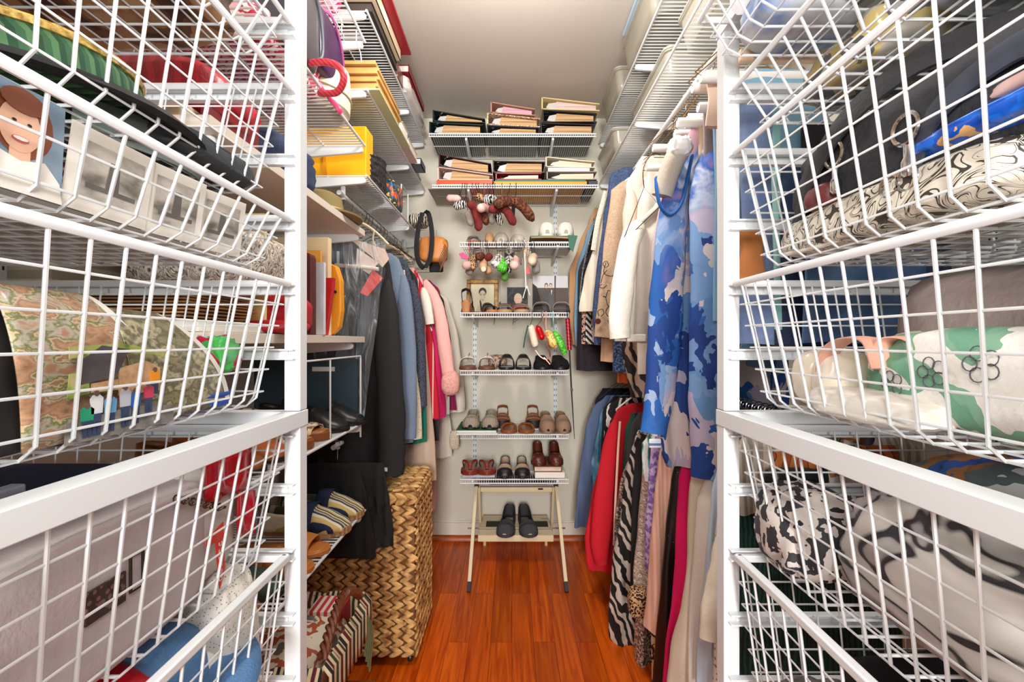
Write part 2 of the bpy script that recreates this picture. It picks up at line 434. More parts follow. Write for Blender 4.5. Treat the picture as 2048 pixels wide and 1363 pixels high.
def sleeve(pts, m, parent, seed=0, name='sleeve'):
    """pts: (px, py, d, r) along the sleeve"""
    q = [P(a, b_, c) for a, b_, c, r in pts]; n = 6; path = bez(q, n); R = []
    rr = [p[3] for p in pts]; L = []
    for i in range(len(path)):
        u = i / n; k = min(int(u), len(rr) - 2); f = u - k; L.append(rr[k] + (rr[k + 1] - rr[k]) * min(f, 1))
    L[0] *= .35; L[1] *= .72; L[2] *= .9
    mb = MB(); N_ = 18
    for i, p in enumerate(path):
        ring = []
        t = (path[min(i + 1, len(path) - 1)] - path[max(i - 1, 0)]).normalized(); u = (Vector((1, 0, 0)) - t * t.x).normalized(); w_ = t.cross(u)
        for k in range(N_):
            a = 2 * PI * k / N_; r = L[i] * (1 + .13 * nz(k * .7, i * .5, seed) + .06 * math.sin(3 * a + seed + i * .25))
            ring.append(p + u * r * math.cos(a) + w_ * r * .6 * math.sin(a))
        R.append(ring)
    mb.rings(R); return mb.build(name, m, parent, auto=75)

# ---------------------------------------------------------------- albums, books, boxes
def binder(label, x0, x1, yf, yb, z0, hl, hr, cov, tilt=0, pg=None, group=None, rings=True, name='photo_album', cat='photo album'):
    """an album lying flat, its open edge to the room: hl = height at the spine (left), hr = at the right; tilt = base rise per metre to the right (negative falls)"""
    t = T(name, label, cat, (x0, yf, z0), group=group)
    w_ = x1 - x0; th = .004
    def q(x, z): return (x, z)
    zb = lambda x: z0 + tilt * (x - x0)
    zt = lambda x: z0 + hl + tilt * (x - x0) - (hl - hr) * (x - x0) / w_
    m = MB()
    m.prism([(x0, zb(x0)), (x1, zb(x1)), (x1, zb(x1) + th), (x0, zb(x0) + th)], yf, yb)
    m.prism([(x0, zt(x0) - th), (x1, zt(x1) - th), (x1, zt(x1)), (x0, zt(x0))], yf, yb)
    m.prism([(x0 - .002, zb(x0)), (x0 + th, zb(x0)), (x0 + th, zt(x0)), (x0 - .002, zt(x0))], yf, yb)
    m.build('cover', cov, t, smooth=False)
    g = MB(); a = x0 + .05 * w_ / .28 + .012; b_ = x1 - .016
    g.prism([(a, zb(a) + th + .004), (b_, zb(b_) + th + .001), (b_, zt(b_) - th - .004), (a + .01, zt(a) - th - .006)], yf + .012, yb - .01)
    g.build('pages', pg or pages, t, smooth=False)
    s = MB(); a2 = x0 + .022
    s.prism([(a2, zb(a2) + th + .012), (a, zb(a) + th + .004), (a + .012, zt(a) - th - .008), (a2 + .012, zt(a2) - th - .018)], yf + .016, yb - .012)
    s.build('page_sleeves', sleeve_m, t, smooth=False)
    if rings:
        rr = min(hl, .06) * .33
        for yy in (yf + .03, yf + .12):
            r = MB(); c = (x0 + .022, yy, (zb(x0) + zt(x0)) / 2)
            r.tube([(c[0] + rr * math.cos(2 * PI * k / 14), yy, c[2] + rr * math.sin(2 * PI * k / 14)) for k in range(14)], .0015, 5, closed=True)
            r.build('ring', chrome, t)
    return t
def slab(name, label, cat, a, b, m, bev=.002, group=None, kind=None): return MB().box(a, b).build(name, m, label=label, cat=cat, bev=bev, smooth=False, group=group, kind=kind)
def book(label, a, b, cov, pg=paper, name='book', cat='book', spine='x0', group=None):
    (x0, y0, z0), (x1, y1, z1) = a, b
    t = T(name, label, cat, ((x0 + x1) / 2, (y0 + y1) / 2, z0), group=group); th = .003
    m = MB(); m.box((x0, y0, z0), (x1, y1, z0 + th)); m.box((x0, y0, z1 - th), (x1, y1, z1))
    if spine == 'x0': m.box((x0, y0, z0), (x0 + th, y1, z1))
    elif spine == 'x1': m.box((x1 - th, y0, z0), (x1, y1, z1))
    else: m.box((x0, y1 - th, z0), (x1, y1, z1))
    m.build('cover', cov, t, smooth=False)
    e = .004; MB().box((x0 + e, y0 + e, z0 + th), (x1 - e, y1 - e, z1 - th)).build('pages', pg, t, smooth=False)
    return t
def bin_(label, x0, x1, y0, y1, z0, z1, m, lidm=None, name='storage_bin'):
    t = T(name, label, 'storage bin', ((x0 + x1) / 2, (y0 + y1) / 2, z0)); R = []
    h = z1 - z0
    def rr(ins, z):
        a, b_, c, d = x0 + ins, x1 - ins, y0 + ins, y1 - ins; r = .03; pts = []
        for cx, cy, s in ((b_ - r, d - r, 0), (a + r, d - r, 1), (a + r, c + r, 2), (b_ - r, c + r, 3)):
            for k in range(5): an = PI / 2 * (s + k / 4); pts.append((cx + r * math.cos(an), cy + r * math.sin(an), z))
        return pts
    mb = MB(); mb.rings([rr(.02, z0), rr(.012, z0 + h * .35), rr(.006, z1 - .016), rr(.0, z1 - .014), rr(.0, z1 - .006)], cap=False)
    mb.add(rr(.02, z0), [tuple(range(20))[::-1]]); mb.build('tub', m, t, solid=.0015)
    l = MB(); l.rings([rr(-.003, z1 - .008), rr(-.003, z1 - .001), rr(.012, z1), rr(.016, z1 - .004), rr(.05, z1 - .003)]); l.build('lid', lidm or m, t)
    return t

# ---------------------------------------------------------------- shoes (local: toe toward -y, base at z=0)
def _hw(t): return smooth_interp(t, [0, .04, .12, .3, .45, .68, .82, .93, 1], [.28, .5, .66, .68, .7, .98, 1, .78, .22])
def shoe(name, label, cat, loc, rz, L=.25, Wd=.088, kind='flat', up=None, sole=None, inner=None, h=.06, hq=.055, ts=.012, heel=0, ta=.55, trim=None, group=None, toe=None, pointy=0, toe_h=.022):
    """build one shoe out of sole, insole, vamp / straps, quarter and heel"""
    t = T(name, label, cat, loc, rz, group)
    y = lambda u: L / 2 - L * u
    hz = lambda u: heel * (1 - min(1, u / .62)) ** 1.2 if heel else 0
    hw = lambda u: Wd / 2 * (_hw(u) if not pointy or u < .7 else _hw(u) * (1 - pointy * (u - .7) / .3 * .6))
    N_ = 22; us = [k / N_ for k in range(N_ + 1)]
    R = []
    for u in us:
        w_ = hw(u); z = hz(u); bz = z if kind != 'wedge' else 0
        R.append([(-w_, y(u), z + ts), (0, y(u), z + ts), (w_, y(u), z + ts), (w_ * 1.0, y(u), bz), (0, y(u), bz), (-w_ * 1.0, y(u), bz)])
    MB().rings(R).build('sole', sole, t, local=True, auto=50, bev=.002)
    R = []
    for u in us[1:-1]:
        w_ = hw(u) * .9; z = hz(u) + ts + .0015; R.append([(-w_, y(u), z), (-w_ / 2, y(u), z + .001), (0, y(u), z + .001), (w_ / 2, y(u), z + .001), (w_, y(u), z)])
    MB().grid(R).build('insole', inner, t, local=True, solid=.003, off=1)
    if heel and kind != 'wedge':
        m = MB(); m.rings([[(a * hw(.1) * k, y(.1) + b_ * .028 * k - .004, z) for a, b_ in ((-1, -1), (1, -1), (1, 1), (.5, 1.25), (-.5, 1.25), (-1, 1))] for z, k in ((0, .8), (heel * .5, .85), (heel + .002, 1))])
        m.build('heel', inner if trim is None else trim, t, local=True, bev=.002)
    def arch(u, hh, w=1.0, n=14, lo=0.0, drop=0):
        w_ = hw(u) * w; z = hz(u) + ts * .6; o = []
        for k in range(n + 1):
            a = PI * k / n; ca, sa = math.cos(a), math.sin(a)
            o.append((-w_ * math.copysign(abs(ca) ** .75, ca), y(u), z + hh * max(sa, 0) ** .7))
        return o
    if kind in ('flat', 'clog', 'sneaker', 'slide', 'mule', 'wedge'):
        hh = lambda u: smooth_interp(u, [ta, .72, .88, 1], [h, h * .72, toe_h * 1.3, toe_h * .45])
        R = []; n = 14
        for k in range(n + 1):
            u = ta + (1 - ta) * k / n; uu = u
            o = arch(min(uu, .995), hh(u), 1.02)
            if k == 0 or kind == 'slide' and k == 0:
                pass
            R.append(o)
        # curve the throat back toward the toe at its middle
        for k in range(3):
            for j in range(len(R[k])):
                s = math.sin(PI * j / 14); x_, y_, z_ = R[k][j]; R[k][j] = (x_, y_ - s * L * (.07 - .022 * k), z_ - s * (.004))
        if kind == 'slide':
            R = R[:10]
        MB().grid(R).build('vamp', up, t, local=True, solid=.0025, off=1, auto=80)
        if trim is not None:
            m = MB(); m.tube(R[0], .0022, 6); m.build('throat_trim', trim, t, local=True)
        if toe is not None:
            m = MB(); m.grid([[(x_ * 1.03, y_ - .0015, z_ + .002) for x_, y_, z_ in r] for r in R[9:]]); m.build('toe_cap', toe, t, local=True, solid=.002, off=1)
    if kind in ('flat', 'clog', 'sneaker', 'wedge'):
        pth = []
        n = 14
        for k in range(n, -1, -1): u = ta * k / n; pth.append((-1, u))
        for k in range(0, n + 1): u = ta * k / n; pth.append((1, u))
        rows = []
        for q in range(6):
            f = q / 5; row = []
            for sd, u in pth:
                hq_ = smooth_interp(u, [0, .25, ta], [hq, hq * .82, h * .62]); w_ = hw(u) * (1.02 - .14 * f * f)
                row.append((sd * w_, y(u) - f * .004 * (1 if u < .05 else 0), hz(u) + ts * .6 + hq_ * f))
            rows.append(row)
        MB().grid(rows).build('quarter', up, t, local=True, solid=.003, off=0, auto=80)
        if trim is not None: MB().tube(rows[-1], .0024, 6).build('collar_trim', trim, t, local=True)
    if kind == 'sandal':
        for a, b_, hh_ in ((.74, .86, .03), (.55, .64, .045)):
            MB().grid([arch(a, hh_, 1.03), arch((a + b_) / 2, hh_ * .93, 1.04), arch(b_, hh_ * .8, 1.03)]).build('strap', up, t, local=True, solid=.003)
        rows = []
        for f in (0, .5, 1):
            row = []
            for k in range(17):
                s = -1 + 2 * k / 16; u = abs(s) * .38; row.append((math.copysign(hw(max(u, .01)) * (1.0 if abs(s) > .12 else abs(s) / .12 + 0.02), s), y(u * 1), hz(u) + ts + .028 + .014 * f + .02 * (1 - abs(s))))
            rows.append(row)
        MB().grid(rows).build('heel_strap', up, t, local=True, solid=.003)
        for sd in (-1, 1): MB().tube([(sd * hw(.38), y(.38), hz(.38) + ts + .035), (sd * hw(.45), y(.45), hz(.45) + ts * .5)], .004, 6).build('side_strap', up, t, local=True)
    if kind == 'cross':
        for s in (-1, 1):
            for a, b_ in ((.5, .8), (.62, .92)):
                pts = []
                for k in range(11):
                    f = k / 10; u = a + (b_ - a) * f; w_ = hw(u); pts.append((s * w_ * math.cos(PI * f), y(u), hz(u) + ts * .6 + .034 * math.sin(PI * f) ** .7))
                MB().tube(pts, .0045, 6, ry=.0018).build('strap', up, t, local=True)
    if kind == 'flipflop':
        for s in (-1, 1):
            pts = bez([(s * hw(.42), y(.42), hz(.42) + ts * .6), (s * hw(.55) * .95, y(.56), ts + .03), (s * .012, y(.7), ts + .03), (0, y(.8), ts)], 5)
            MB().tube(pts, .0065, 8, ry=.003).build('thong_strap', up, t, local=True)
    return t
def pair(lab_l, lab_r, loc, gap=.095, rz=0, splay=0, **k):
    a = shoe(label=lab_l, loc=(loc[0] - gap / 2, loc[1], loc[2]), rz=rz - splay, **k)
    b_ = copy_tree(a, (loc[0] + gap / 2, loc[1], loc[2]), rz + splay, lab_r)
    return a, b_
# ================================================================ room shell
XW, YB, YF, ZC = .91, 2.61, -.62, 2.44
def floor_mat():
    m = bpy.data.materials.new('floor_wood'); m.use_nodes = True; nt = m.node_tree; N = nt.nodes; L = nt.links; b = N['Principled BSDF']
    tc = N.new('ShaderNodeTexCoord'); mp = N.new('ShaderNodeMapping'); mp.inputs['Rotation'].default_value = (0, 0, PI / 2)
    L.new(tc.outputs['Object'], mp.inputs['Vector'])
    br = N.new('ShaderNodeTexBrick'); br.offset = .37; br.inputs['Scale'].default_value = 1; br.inputs['Mortar Size'].default_value = .0007
    br.inputs['Brick Width'].default_value = .9; br.inputs['Row Height'].default_value = .082; br.inputs['Mortar'].default_value = lin((60, 20, 6))
    br.inputs['Color1'].default_value = (0, 0, 0, 1); br.inputs['Color2'].default_value = (1, 1, 1, 1); br.inputs['Bias'].default_value = 0
    L.new(mp.outputs['Vector'], br.inputs['Vector'])
    mp2 = N.new('ShaderNodeMapping'); mp2.inputs['Scale'].default_value = (26, 1.6, 1); L.new(tc.outputs['Object'], mp2.inputs['Vector'])
    # shift grain per board
    vm = N.new('ShaderNodeVectorMath'); vm.operation = 'MULTIPLY_ADD'; vm.inputs[1].default_value = (9, 9, 9)
    L.new(br.outputs['Color'], vm.inputs[0]); L.new(mp2.outputs['Vector'], vm.inputs[2])
    n = N.new('ShaderNodeTexNoise'); n.inputs['Scale'].default_value = 1.6; n.inputs['Detail'].default_value = 6; n.inputs['Distortion'].default_value = 1.2
    L.new(vm.outputs[0], n.inputs['Vector'])
    r = N.new('ShaderNodeValToRGB'); e = r.color_ramp.elements; e[0].position = .3; e[0].color = lin((166, 56, 4)); e[1].position = .72; e[1].color = lin((226, 104, 14))
    L.new(n.outputs['Fac'], r.inputs['Fac'])
    hv = N.new('ShaderNodeHueSaturation'); mr = N.new('ShaderNodeMapRange'); mr.inputs[3].default_value = .75; mr.inputs[4].default_value = 1.22
    L.new(br.outputs['Color'], mr.inputs[0]); L.new(mr.outputs[0], hv.inputs['Value']); L.new(r.outputs['Color'], hv.inputs['Color'])
    mx = N.new('ShaderNodeMix'); mx.data_type = 'RGBA'; L.new(br.outputs['Fac'], mx.inputs[0]); L.new(hv.outputs['Color'], mx.inputs[6]); mx.inputs[7].default_value = lin((70, 24, 6))
    L.new(mx.outputs[2], b.inputs['Base Color']); b.inputs['Roughness'].default_value = .32; b.inputs['Specular IOR Level'].default_value = .3
    return m
struct('floor', MB().box((-XW - .05, YF - .4, -.05), (XW + .05, YB + .05, 0)), floor_mat(), smooth=False)
struct('ceiling', MB().box((-XW - .05, YF, ZC), (XW + .05, YB + .05, ZC + .05)), ceil_paint, smooth=False)
struct('wall_back', MB().box((-XW - .05, YB, 0), (XW + .05, YB + .06, ZC)), wall_paint, smooth=False)
struct('wall_left', MB().box((-XW - .06, YF, 0), (-XW, YB + .02, ZC)), wall_paint, smooth=False)
struct('wall_right', MB().box((XW, YF, 0), (XW + .06, YB + .02, ZC)), wall_paint, smooth=False)
m = MB(); m.box((-XW, YF - .06, 0), (-.42, YF, ZC)); m.box((.42, YF - .06, 0), (XW, YF, ZC)); m.box((-.42, YF - .06, 2.05), (.42, YF, ZC))
struct('wall_front', m, wall_paint, smooth=False)
m = MB(); m.box((-.5, YF, 0), (-.42, YF + .015, 2.13)); m.box((.42, YF, 0), (.5, YF + .015, 2.13)); m.box((-.42, YF, 2.05), (.42, YF + .015, 2.13))
struct('trim_1', m, trim_paint, bev=.003)
wood_trim = mat('orange_wood_trim', pat='noise', cols=[(150, 62, 18), (190, 92, 34)], scale=4, stretch=(3, 3, 30), rough=.35)
def base(nm, a, b, nrm):
    (x0, y0), (x1, y1) = a, b; m = MB()
    if nrm == 'y': m.box((x0, y0 - .014, .03), (x1, y0, .1)); m.box((x0, y0 - .009, .1), (x1, y0, .112))
    else:
        s = -1 if x0 > 0 else 1; m.box((x0, y0, .03), (x0 + s * .014, y1, .1)); m.box((x0, y0, .1), (x0 + s * .009, y1, .112))
    struct(nm, m, trim_paint, bev=.003)
base('baseboard_back', (-XW, YB), (XW, YB), 'y'); base('baseboard_left', (-XW, YF), (-XW, YB), 'x'); base('baseboard_right', (XW, YF), (XW, YB), 'x')
m = MB(); m.prism([(YB, 0), (YB - .026, 0), (YB - .024, .014), (YB - .016, .024), (YB, .03)], -XW, XW, 'x'); struct('trim_2', m, wood_trim)
m = MB(); m.box((-XW, YF, 0), (-XW + .02, YB - .026, .03)); struct('trim_3', m, wood_trim, bev=.006)
m = MB(); m.box((XW - .02, YF, 0), (XW, YB - .026, .03)); struct('trim_4', m, wood_trim, bev=.006)
# ---------------------------------------------------------------- wall standards
def standard(x, y, z0, z1, label, wall='back', pitch=.032):
    t = T('wall_standard', label, 'shelf track', (x, y, z0))
    if wall == 'back':
        MB().box((x - .0125, y - .012, z0), (x + .0125, y, z1)).build('rail', white_coat, t, smooth=False, bev=.001)
        m = MB(); z = z0 + .015
        while z < z1 - .02:
            for dx in (-.006, .006): m.box((x + dx - .0016, y - .0127, z), (x + dx + .0016, y - .012, z + .013))
            z += pitch
    else:
        s = 1 if x > 0 else -1
        MB().box((x, y - .0125, z0), (x - s * .012, y + .0125, z1)).build('rail', white_coat, t, smooth=False, bev=.001)
        m = MB(); z = z0 + .015
        while z < z1 - .02:
            for dy in (-.006, .006): m.box((x - s * .012, y + dy - .0016, z), (x - s * .0127, y + dy + .0016, z + .013))
            z += pitch
    m.build('slots', mat('slot_shadow', (70, 66, 62), rough=.8), t, smooth=False)
standard(-.215, YB, .40, 1.31, 'white slotted steel track on the back wall, left of the narrow shoe shelves')
standard(.25, YB, .40, 2.24, 'tall white slotted steel track on the back wall, right behind the shoe shelves')
standard(XW, .84, .3, 2.3, 'white slotted steel track on the right wall behind the basket tower', 'side')
standard(-XW, .80, .3, 2.3, 'white slotted steel track on the left wall behind the basket tower', 'side')
standard(-XW, 1.54, 1.1, 2.35, 'white slotted steel track on the left wall where the two shelf runs meet', 'side')
standard(XW, 1.84, 1.9, 2.35, 'white slotted steel track on the right wall halfway along the shelves', 'side')
# ---------------------------------------------------------------- side shelves
side_shelf(-1, 2.285, 1.545, 2.585, .5, 'topmost white wire shelf on the far left wall, stacked with albums under the ceiling', (1.55, 2.2, 2.57))
side_shelf(-1, 2.015, 1.545, 2.585, .5, 'white wire shelf on the far left wall holding manila folders', (1.55, 2.2, 2.57))
side_shelf(-1, 1.718, 1.545, 2.585, .5, 'lowest white wire shelf on the far left wall above the hanging coats', (1.55, 2.2, 2.57))
side_shelf(-1, 2.165, .62, 1.53, .5, 'upper white wire shelf on the near left wall with a pink bag on it', (.8, 1.52,))
side_shelf(-1, 1.812, .62, 1.53, .5, 'white wire shelf on the near left wall with the red handled bag', (.8, 1.52))
side_shelf(1, 2.285, .62, 2.585, .5, 'topmost white wire shelf along the right wall with clear bins', (.85, 1.84, 2.57))
side_shelf(1, 2.05, .62, 2.585, .5, 'lower white wire shelf along the right wall above the hanging rod', (.85, 1.84, 2.57))
back_shelf(-.423, .428, 2.203, 2.29, 'upper white wire shelf across the back wall holding six thick albums', (-.235, .21))
back_shelf(-.40, .435, 1.93, 2.255, 'second white wire shelf across the back wall with albums and orange folders', (-.22, .225))
for z, yf, lb in ((1.641, 2.25, 'narrow white wire shelf with white mules and a green folder on it'), (1.291, 2.27, 'narrow white wire shelf with framed portraits and strappy sandals'),
              (1.0, 2.27, 'narrow white wire shelf with white slides and black sandals'), (.678, 2.27, 'narrow white wire shelf with patterned loafers and brown sandals'),
              (.452, 2.27, 'lowest narrow white wire shelf with flip-flops and cap-toe flats')):
    back_shelf(-.262, .285, z, yf, lb, (-.2, .23), lip=.02 if z < 1.6 else .02)
# melamine shelves of the left cabinet
mel = mat('cream_melamine', (222, 212, 198), rough=.45)
def mel_shelf(z, label, brs):
    t = T('board_shelf', label, 'shelf', (-.7, 1.13, z - .02))
    MB().box((-.905, .745, z - .02), (-.5, 1.53, z)).build('board', mel, t, bev=.001, smooth=False)
    for b in brs: bracket('bracket', -.51, -.905, z - .02, b, 'x', t)
mel_shelf(1.525, 'upper cream board shelf in the left cabinet, carrying hats', (.78, 1.5))
mel_shelf(1.165, 'lower cream board shelf in the left cabinet, carrying binders and envelopes', (.78, 1.45))
side_shelf(-1, .875, .745, 1.53, .5, 'white wire shoe shelf with the sparkly black sneakers', (.78, 1.5))
side_shelf(-1, .575, .745, 1.53, .5, 'lower white wire shoe shelf with the striped espadrilles', (.78, 1.5))
side_shelf(-1, .30, .745, 1.45, .5, 'lowest white wire shoe shelf beside the striped fabric basket', (.78,))
# rods
def rod(x, z, y0, y1, r, label):
    t = T('closet_rod', label, 'closet rod', (x, (y0 + y1) / 2, z))
    MB().lathe([(r, y0), (r, y1)], (x, 0, z), 16, 'y').build('tube', chrome if r > .009 else white_coat, t)
    for y in (y0 + .04, y1 - .04):
        m = MB(); m.box((x - .006, y - .006, z - r - .005), (x + .006, y + .006, z + (.09 if z > 1.3 else .01)))
        m.build('rod_hook', white_coat, t)
    return t
rod(ROD['UR'][0], ROD['UR'][1], .76, 2.56, .0085, 'white steel hanging rod under the lower right wire shelf')
rod(ROD['LR'][0], ROD['LR'][1], .76, 2.56, .013, 'chrome lower hanging rod on the right, full of hangers')
rod(ROD['UL'][0], ROD['UL'][1], 1.56, 2.56, .0085, 'white hanging rod under the far left wire shelf')
rod(-.62, 0.78, 1.56, 1.84, .0085, 'short hanging rod low on the left holding the black skirts')
# ---------------------------------------------------------------- drawer towers
zu = [1.641, 1.540, 1.440, 1.339, 1.238, 1.137]; zl = [.926, .824, .724, .624, .52, .42, .32, .22, .12]
frame(-1, zu, 1.04, 1.80, 'upper white drawer frame on the left, standing on the lower one')
frame(-1, [1.017] + zl, .03, 1.038, 'lower white drawer frame on the left standing on the floor', True)
frame(1, zu, 1.04, 1.662, 'upper white drawer frame on the right, standing on the lower one')
frame(1, [1.017] + zl, .03, 1.038, 'lower white drawer frame on the right standing on the floor', True)
basket(-1, 1.641, .075, 'topmost white wire basket of the left tower, holding a brown quilted cloth')
basket(-1, 1.540, .175, 'white wire basket in the left tower with the green and gold hat')
basket(-1, 1.338, .078, 'shallow white wire basket in the left tower holding photographs')
basket(-1, 1.238, .182, 'deep white wire basket in the left tower holding curled calendars')
basket(-1, 1.016, .195, 'white wire basket in the left tower holding the lilac grey handbag')
basket(-1, .815, .28, 'lowest white wire basket in the left tower with the denim cap', flat=True)
basket(1, 1.641, .078, 'topmost white wire basket of the right tower, pulled out towards the aisle', pull=.055)
basket(1, 1.540, .075, 'shallow white wire basket in the right tower holding clear packets')
basket(1, 1.440, .18, 'white wire basket in the right tower with the black handbag')
basket(1, 1.238, .182, 'white wire basket in the right tower with the green flowered cloth')
basket(1, 1.016, .195, 'white wire basket in the right tower with the grey and black silk scarf')
basket(1, .815, .28, 'lowest white wire basket of the right tower with dark furry clothing', flat=True)
# ================================================================ left side contents
fab = lambda n, c, **k: mat(n, c, rough=k.pop('rough', .85), bump=k.pop('bump', .25), **k)
# --- baskets
crumple('quilted_cloth', 'brown and tan quilted cloth filling the topmost left basket', 'cloth', (-.60, .485, 1.568), (.44, .36, .065),
        mat('brown_pebble_print', pat='leopard', cols=[(196, 160, 118), (176, 138, 96), (120, 84, 54, .6), (80, 52, 34, .75)], scale=26, stretch=(1, .45, 1), rough=.8, bump=.3, bscale=30), 3, .06, 2, .4)
t = T('brimmed_hat', 'green pleated hat with gold braid in the second left basket', 'hat', (-.50, .46, 1.37))
grn = fab('green_pleat', (58, 96, 66), pat='stripes', cols=[(40, 76, 52), (84, 124, 84), (58, 98, 68)], scale=26, rot=(0, 0, PI / 2))
braid = mat('gold_braid', pat='noise', cols=[(150, 110, 40), (240, 206, 120)], scale=180, rough=.4)
m = MB(); m.lathe([(.001, .058), (.05, .056), (.08, .047), (.092, .028), (.096, .0)], (-.50, .47, 1.40), 32); m.build('crown', grn, t)
for h, r in ((.0, .098), (.042, .087)):
    MB().tube([(-.50 + r * math.cos(a * PI / 16), .47 + r * math.sin(a * PI / 16), 1.40 + h) for a in range(32)], .0045, 6, closed=True).build('braid_trim', braid, t)
m = MB(); m.lathe([(.104, .0), (.14, -.012), (.15, -.02), (.14, -.018), (.1, -.006)], (-.50, .47, 1.40), 32, cap=False); m.build('brim', fab('hat_black', (30, 32, 34)), t, solid=.003)
blk = fab('black_fabric', (26, 26, 28)); MB().tube(bez([(-.44, .45, 1.38), (-.40, .50, 1.375), (-.39, .56, 1.37), (-.43, .62, 1.366)], 5), .02, 8, ry=.003).build('chin_strap', fab('strap_grey', (110, 120, 116)), t)
crumple('scarf', 'red scarf crumpled at the back of the second left basket', 'scarf', (-.62, .60, 1.368), (.34, .12, .07), fab('crimson_cloth', (186, 24, 46), rough=.5), 5, .15, 3)
crumple('purse', 'dark slate soft purse lying flat in the second left basket', 'purse', (-.47, .58, 1.368), (.2, .17, .035), fab('slate_cloth', (52, 56, 60)), 8, .05, 3, .35)
# photographs in the shallow basket
def print_card(name, label, cat, c, w_, h, base_m, shapes, yaw=PI / 2, tilt=0, th=.0015, frame=None):
    """a flat print standing up; local axes: u along the print, v up. shapes: (polygon in 0..1, material)"""
    t = T(name, label, cat, c)
    U_ = Vector((math.cos(yaw), math.sin(yaw), 0)); Nn = Vector((math.sin(yaw), -math.cos(yaw), 0))
    Vv = (Vector((0, 0, 1)) * math.cos(tilt) - Nn * math.sin(tilt)); Nn = U_.cross(Vv) * 1.0
    if Nn.y > 0 and abs(Nn.y) > .5 or (abs(Nn.x) > .5 and Nn.x * -c[0] < 0): Nn = -Nn
    c = Vector(c)
    def pt(u, v, o): return c + U_ * ((u - .5) * w_) + Vv * (v * h) + Nn * o
    m = MB(); m.add([pt(0, 0, 0), pt(1, 0, 0), pt(1, 1, 0), pt(0, 1, 0), pt(0, 0, -th), pt(1, 0, -th), pt(1, 1, -th), pt(0, 1, -th)], [(0, 1, 2, 3), (7, 6, 5, 4), (0, 4, 5, 1), (1, 5, 6, 2), (2, 6, 7, 3), (3, 7, 4, 0)])
    m.build('print', base_m, t, smooth=False)
    for i, (nm, poly, mm) in enumerate(shapes):
        o = .0003 + i * .00025; m = MB(); m.add([pt(u, v, o) for u, v in poly], [tuple(range(len(poly)))]); m.build(nm, mm, t, smooth=False)
    if frame:
        fw, fd, fm = frame; m = MB()
        for (u0, v0, u1, v1) in ((-fw / w_, -fw / h, 1 + fw / w_, 0), (-fw / w_, 1, 1 + fw / w_, 1 + fw / h), (-fw / w_, 0, 0, 1), (1, 0, 1 + fw / w_, 1)):
            q = [pt(u0, v0, fd), pt(u1, v0, fd), pt(u1, v1, fd), pt(u0, v1, fd), pt(u0, v0, -.004), pt(u1, v0, -.004), pt(u1, v1, -.004), pt(u0, v1, -.004)]
            m.add(q, [(0, 1, 2, 3), (7, 6, 5, 4), (0, 4, 5, 1), (1, 5, 6, 2), (2, 6, 7, 3), (3, 7, 4, 0)])
        m.build('frame', fm, t, bev=.003)
    return t
def ell(cx, cy, rx, ry, n=20, a0=0, a1=2 * PI): return [(cx + rx * math.cos(a0 + (a1 - a0) * k / n), cy + ry * math.sin(a0 + (a1 - a0) * k / n)) for k in range(n if a1 - a0 > 6 else n + 1)]
skin = mat('printed_skin', (226, 178, 150), rough=.4); hairc = mat('printed_auburn', (128, 70, 42), rough=.4); pw = mat('printed_white', (236, 232, 224), rough=.4)
pb = mat('printed_blue_grey', pat='noise', cols=[(96, 124, 150), (140, 160, 178)], scale=14, rough=.35); pk = mat('printed_black', (32, 32, 36), rough=.35); pgry = mat('printed_grey', (150, 148, 142), rough=.4); plip = mat('printed_lip', (190, 90, 84), rough=.4)
print_card('photograph', 'colour portrait photograph of a smiling auburn haired woman in a white top', 'photograph', (-.376, .300, 1.263), .15, .080, pb,
    [('printed_hair', ell(.79, .66, .15, .33), hairc), ('printed_neck', [(.73, .3), (.83, .3), (.83, .5), (.73, .5)], skin), ('printed_face', ell(.775, .62, .1, .24), skin),
     ('printed_blouse', [(.5, 0), (1, 0), (.98, .2), (.9, .36), (.78, .3), (.66, .36), (.54, .22)], pw), ('printed_lip', ell(.775, .5, .042, .03, 12), plip), ('printed_smile', ell(.775, .507, .036, .018, 12), pw),
     ('printed_eye', ell(.74, .66, .012, .014, 8), pk), ('printed_eye', ell(.81, .66, .012, .014, 8), pk), ('printed_fringe', ell(.78, .86, .11, .11, 14), hairc)], yaw=PI / 2, tilt=-.05)
bw = mat('printed_photo_tones', pat='noise', cols=[(120, 116, 108), (186, 180, 170), (216, 210, 200), (230, 224, 214)], scale=22, rough=.35, stretch=(1, 1, 2))
for i, (y, w_, lb) in enumerate(((.428, .088, 'black and white print with a wide cream border, next to the colour portrait'), (.51, .075, 'black and white print of figures, second from the portrait'), (.59, .07, 'small curled black and white print, furthest from the portrait'))):
    print_card('photograph', lb, 'photograph', (-.385, y, 1.266), w_, .074, paper, [('printed_scene', [(.12, .15), (.88, .15), (.88, .85), (.12, .85)], bw), ('printed_table', [(.2, .3), (.8, .3), (.8, .36), (.58, .36), (.56, .7), (.44, .7), (.42, .36), (.2, .36)], mat('printed_table_grey', (110, 106, 100), rough=.4))], yaw=PI / 2 - .1 * i, tilt=-.15)
slab('photo_envelope', 'pale envelope of prints lying in the shallow left basket', 'envelope', (-.78, .34, 1.264), (-.42, .64, 1.276), mat('grey_paper', (196, 188, 178), rough=.7))
slab('photo_folder', 'grey card folder on the pale envelope of prints', 'folder', (-.75, .36, 1.277), (-.45, .6, 1.289), mat('folder_grey', (120, 112, 106), rough=.7))
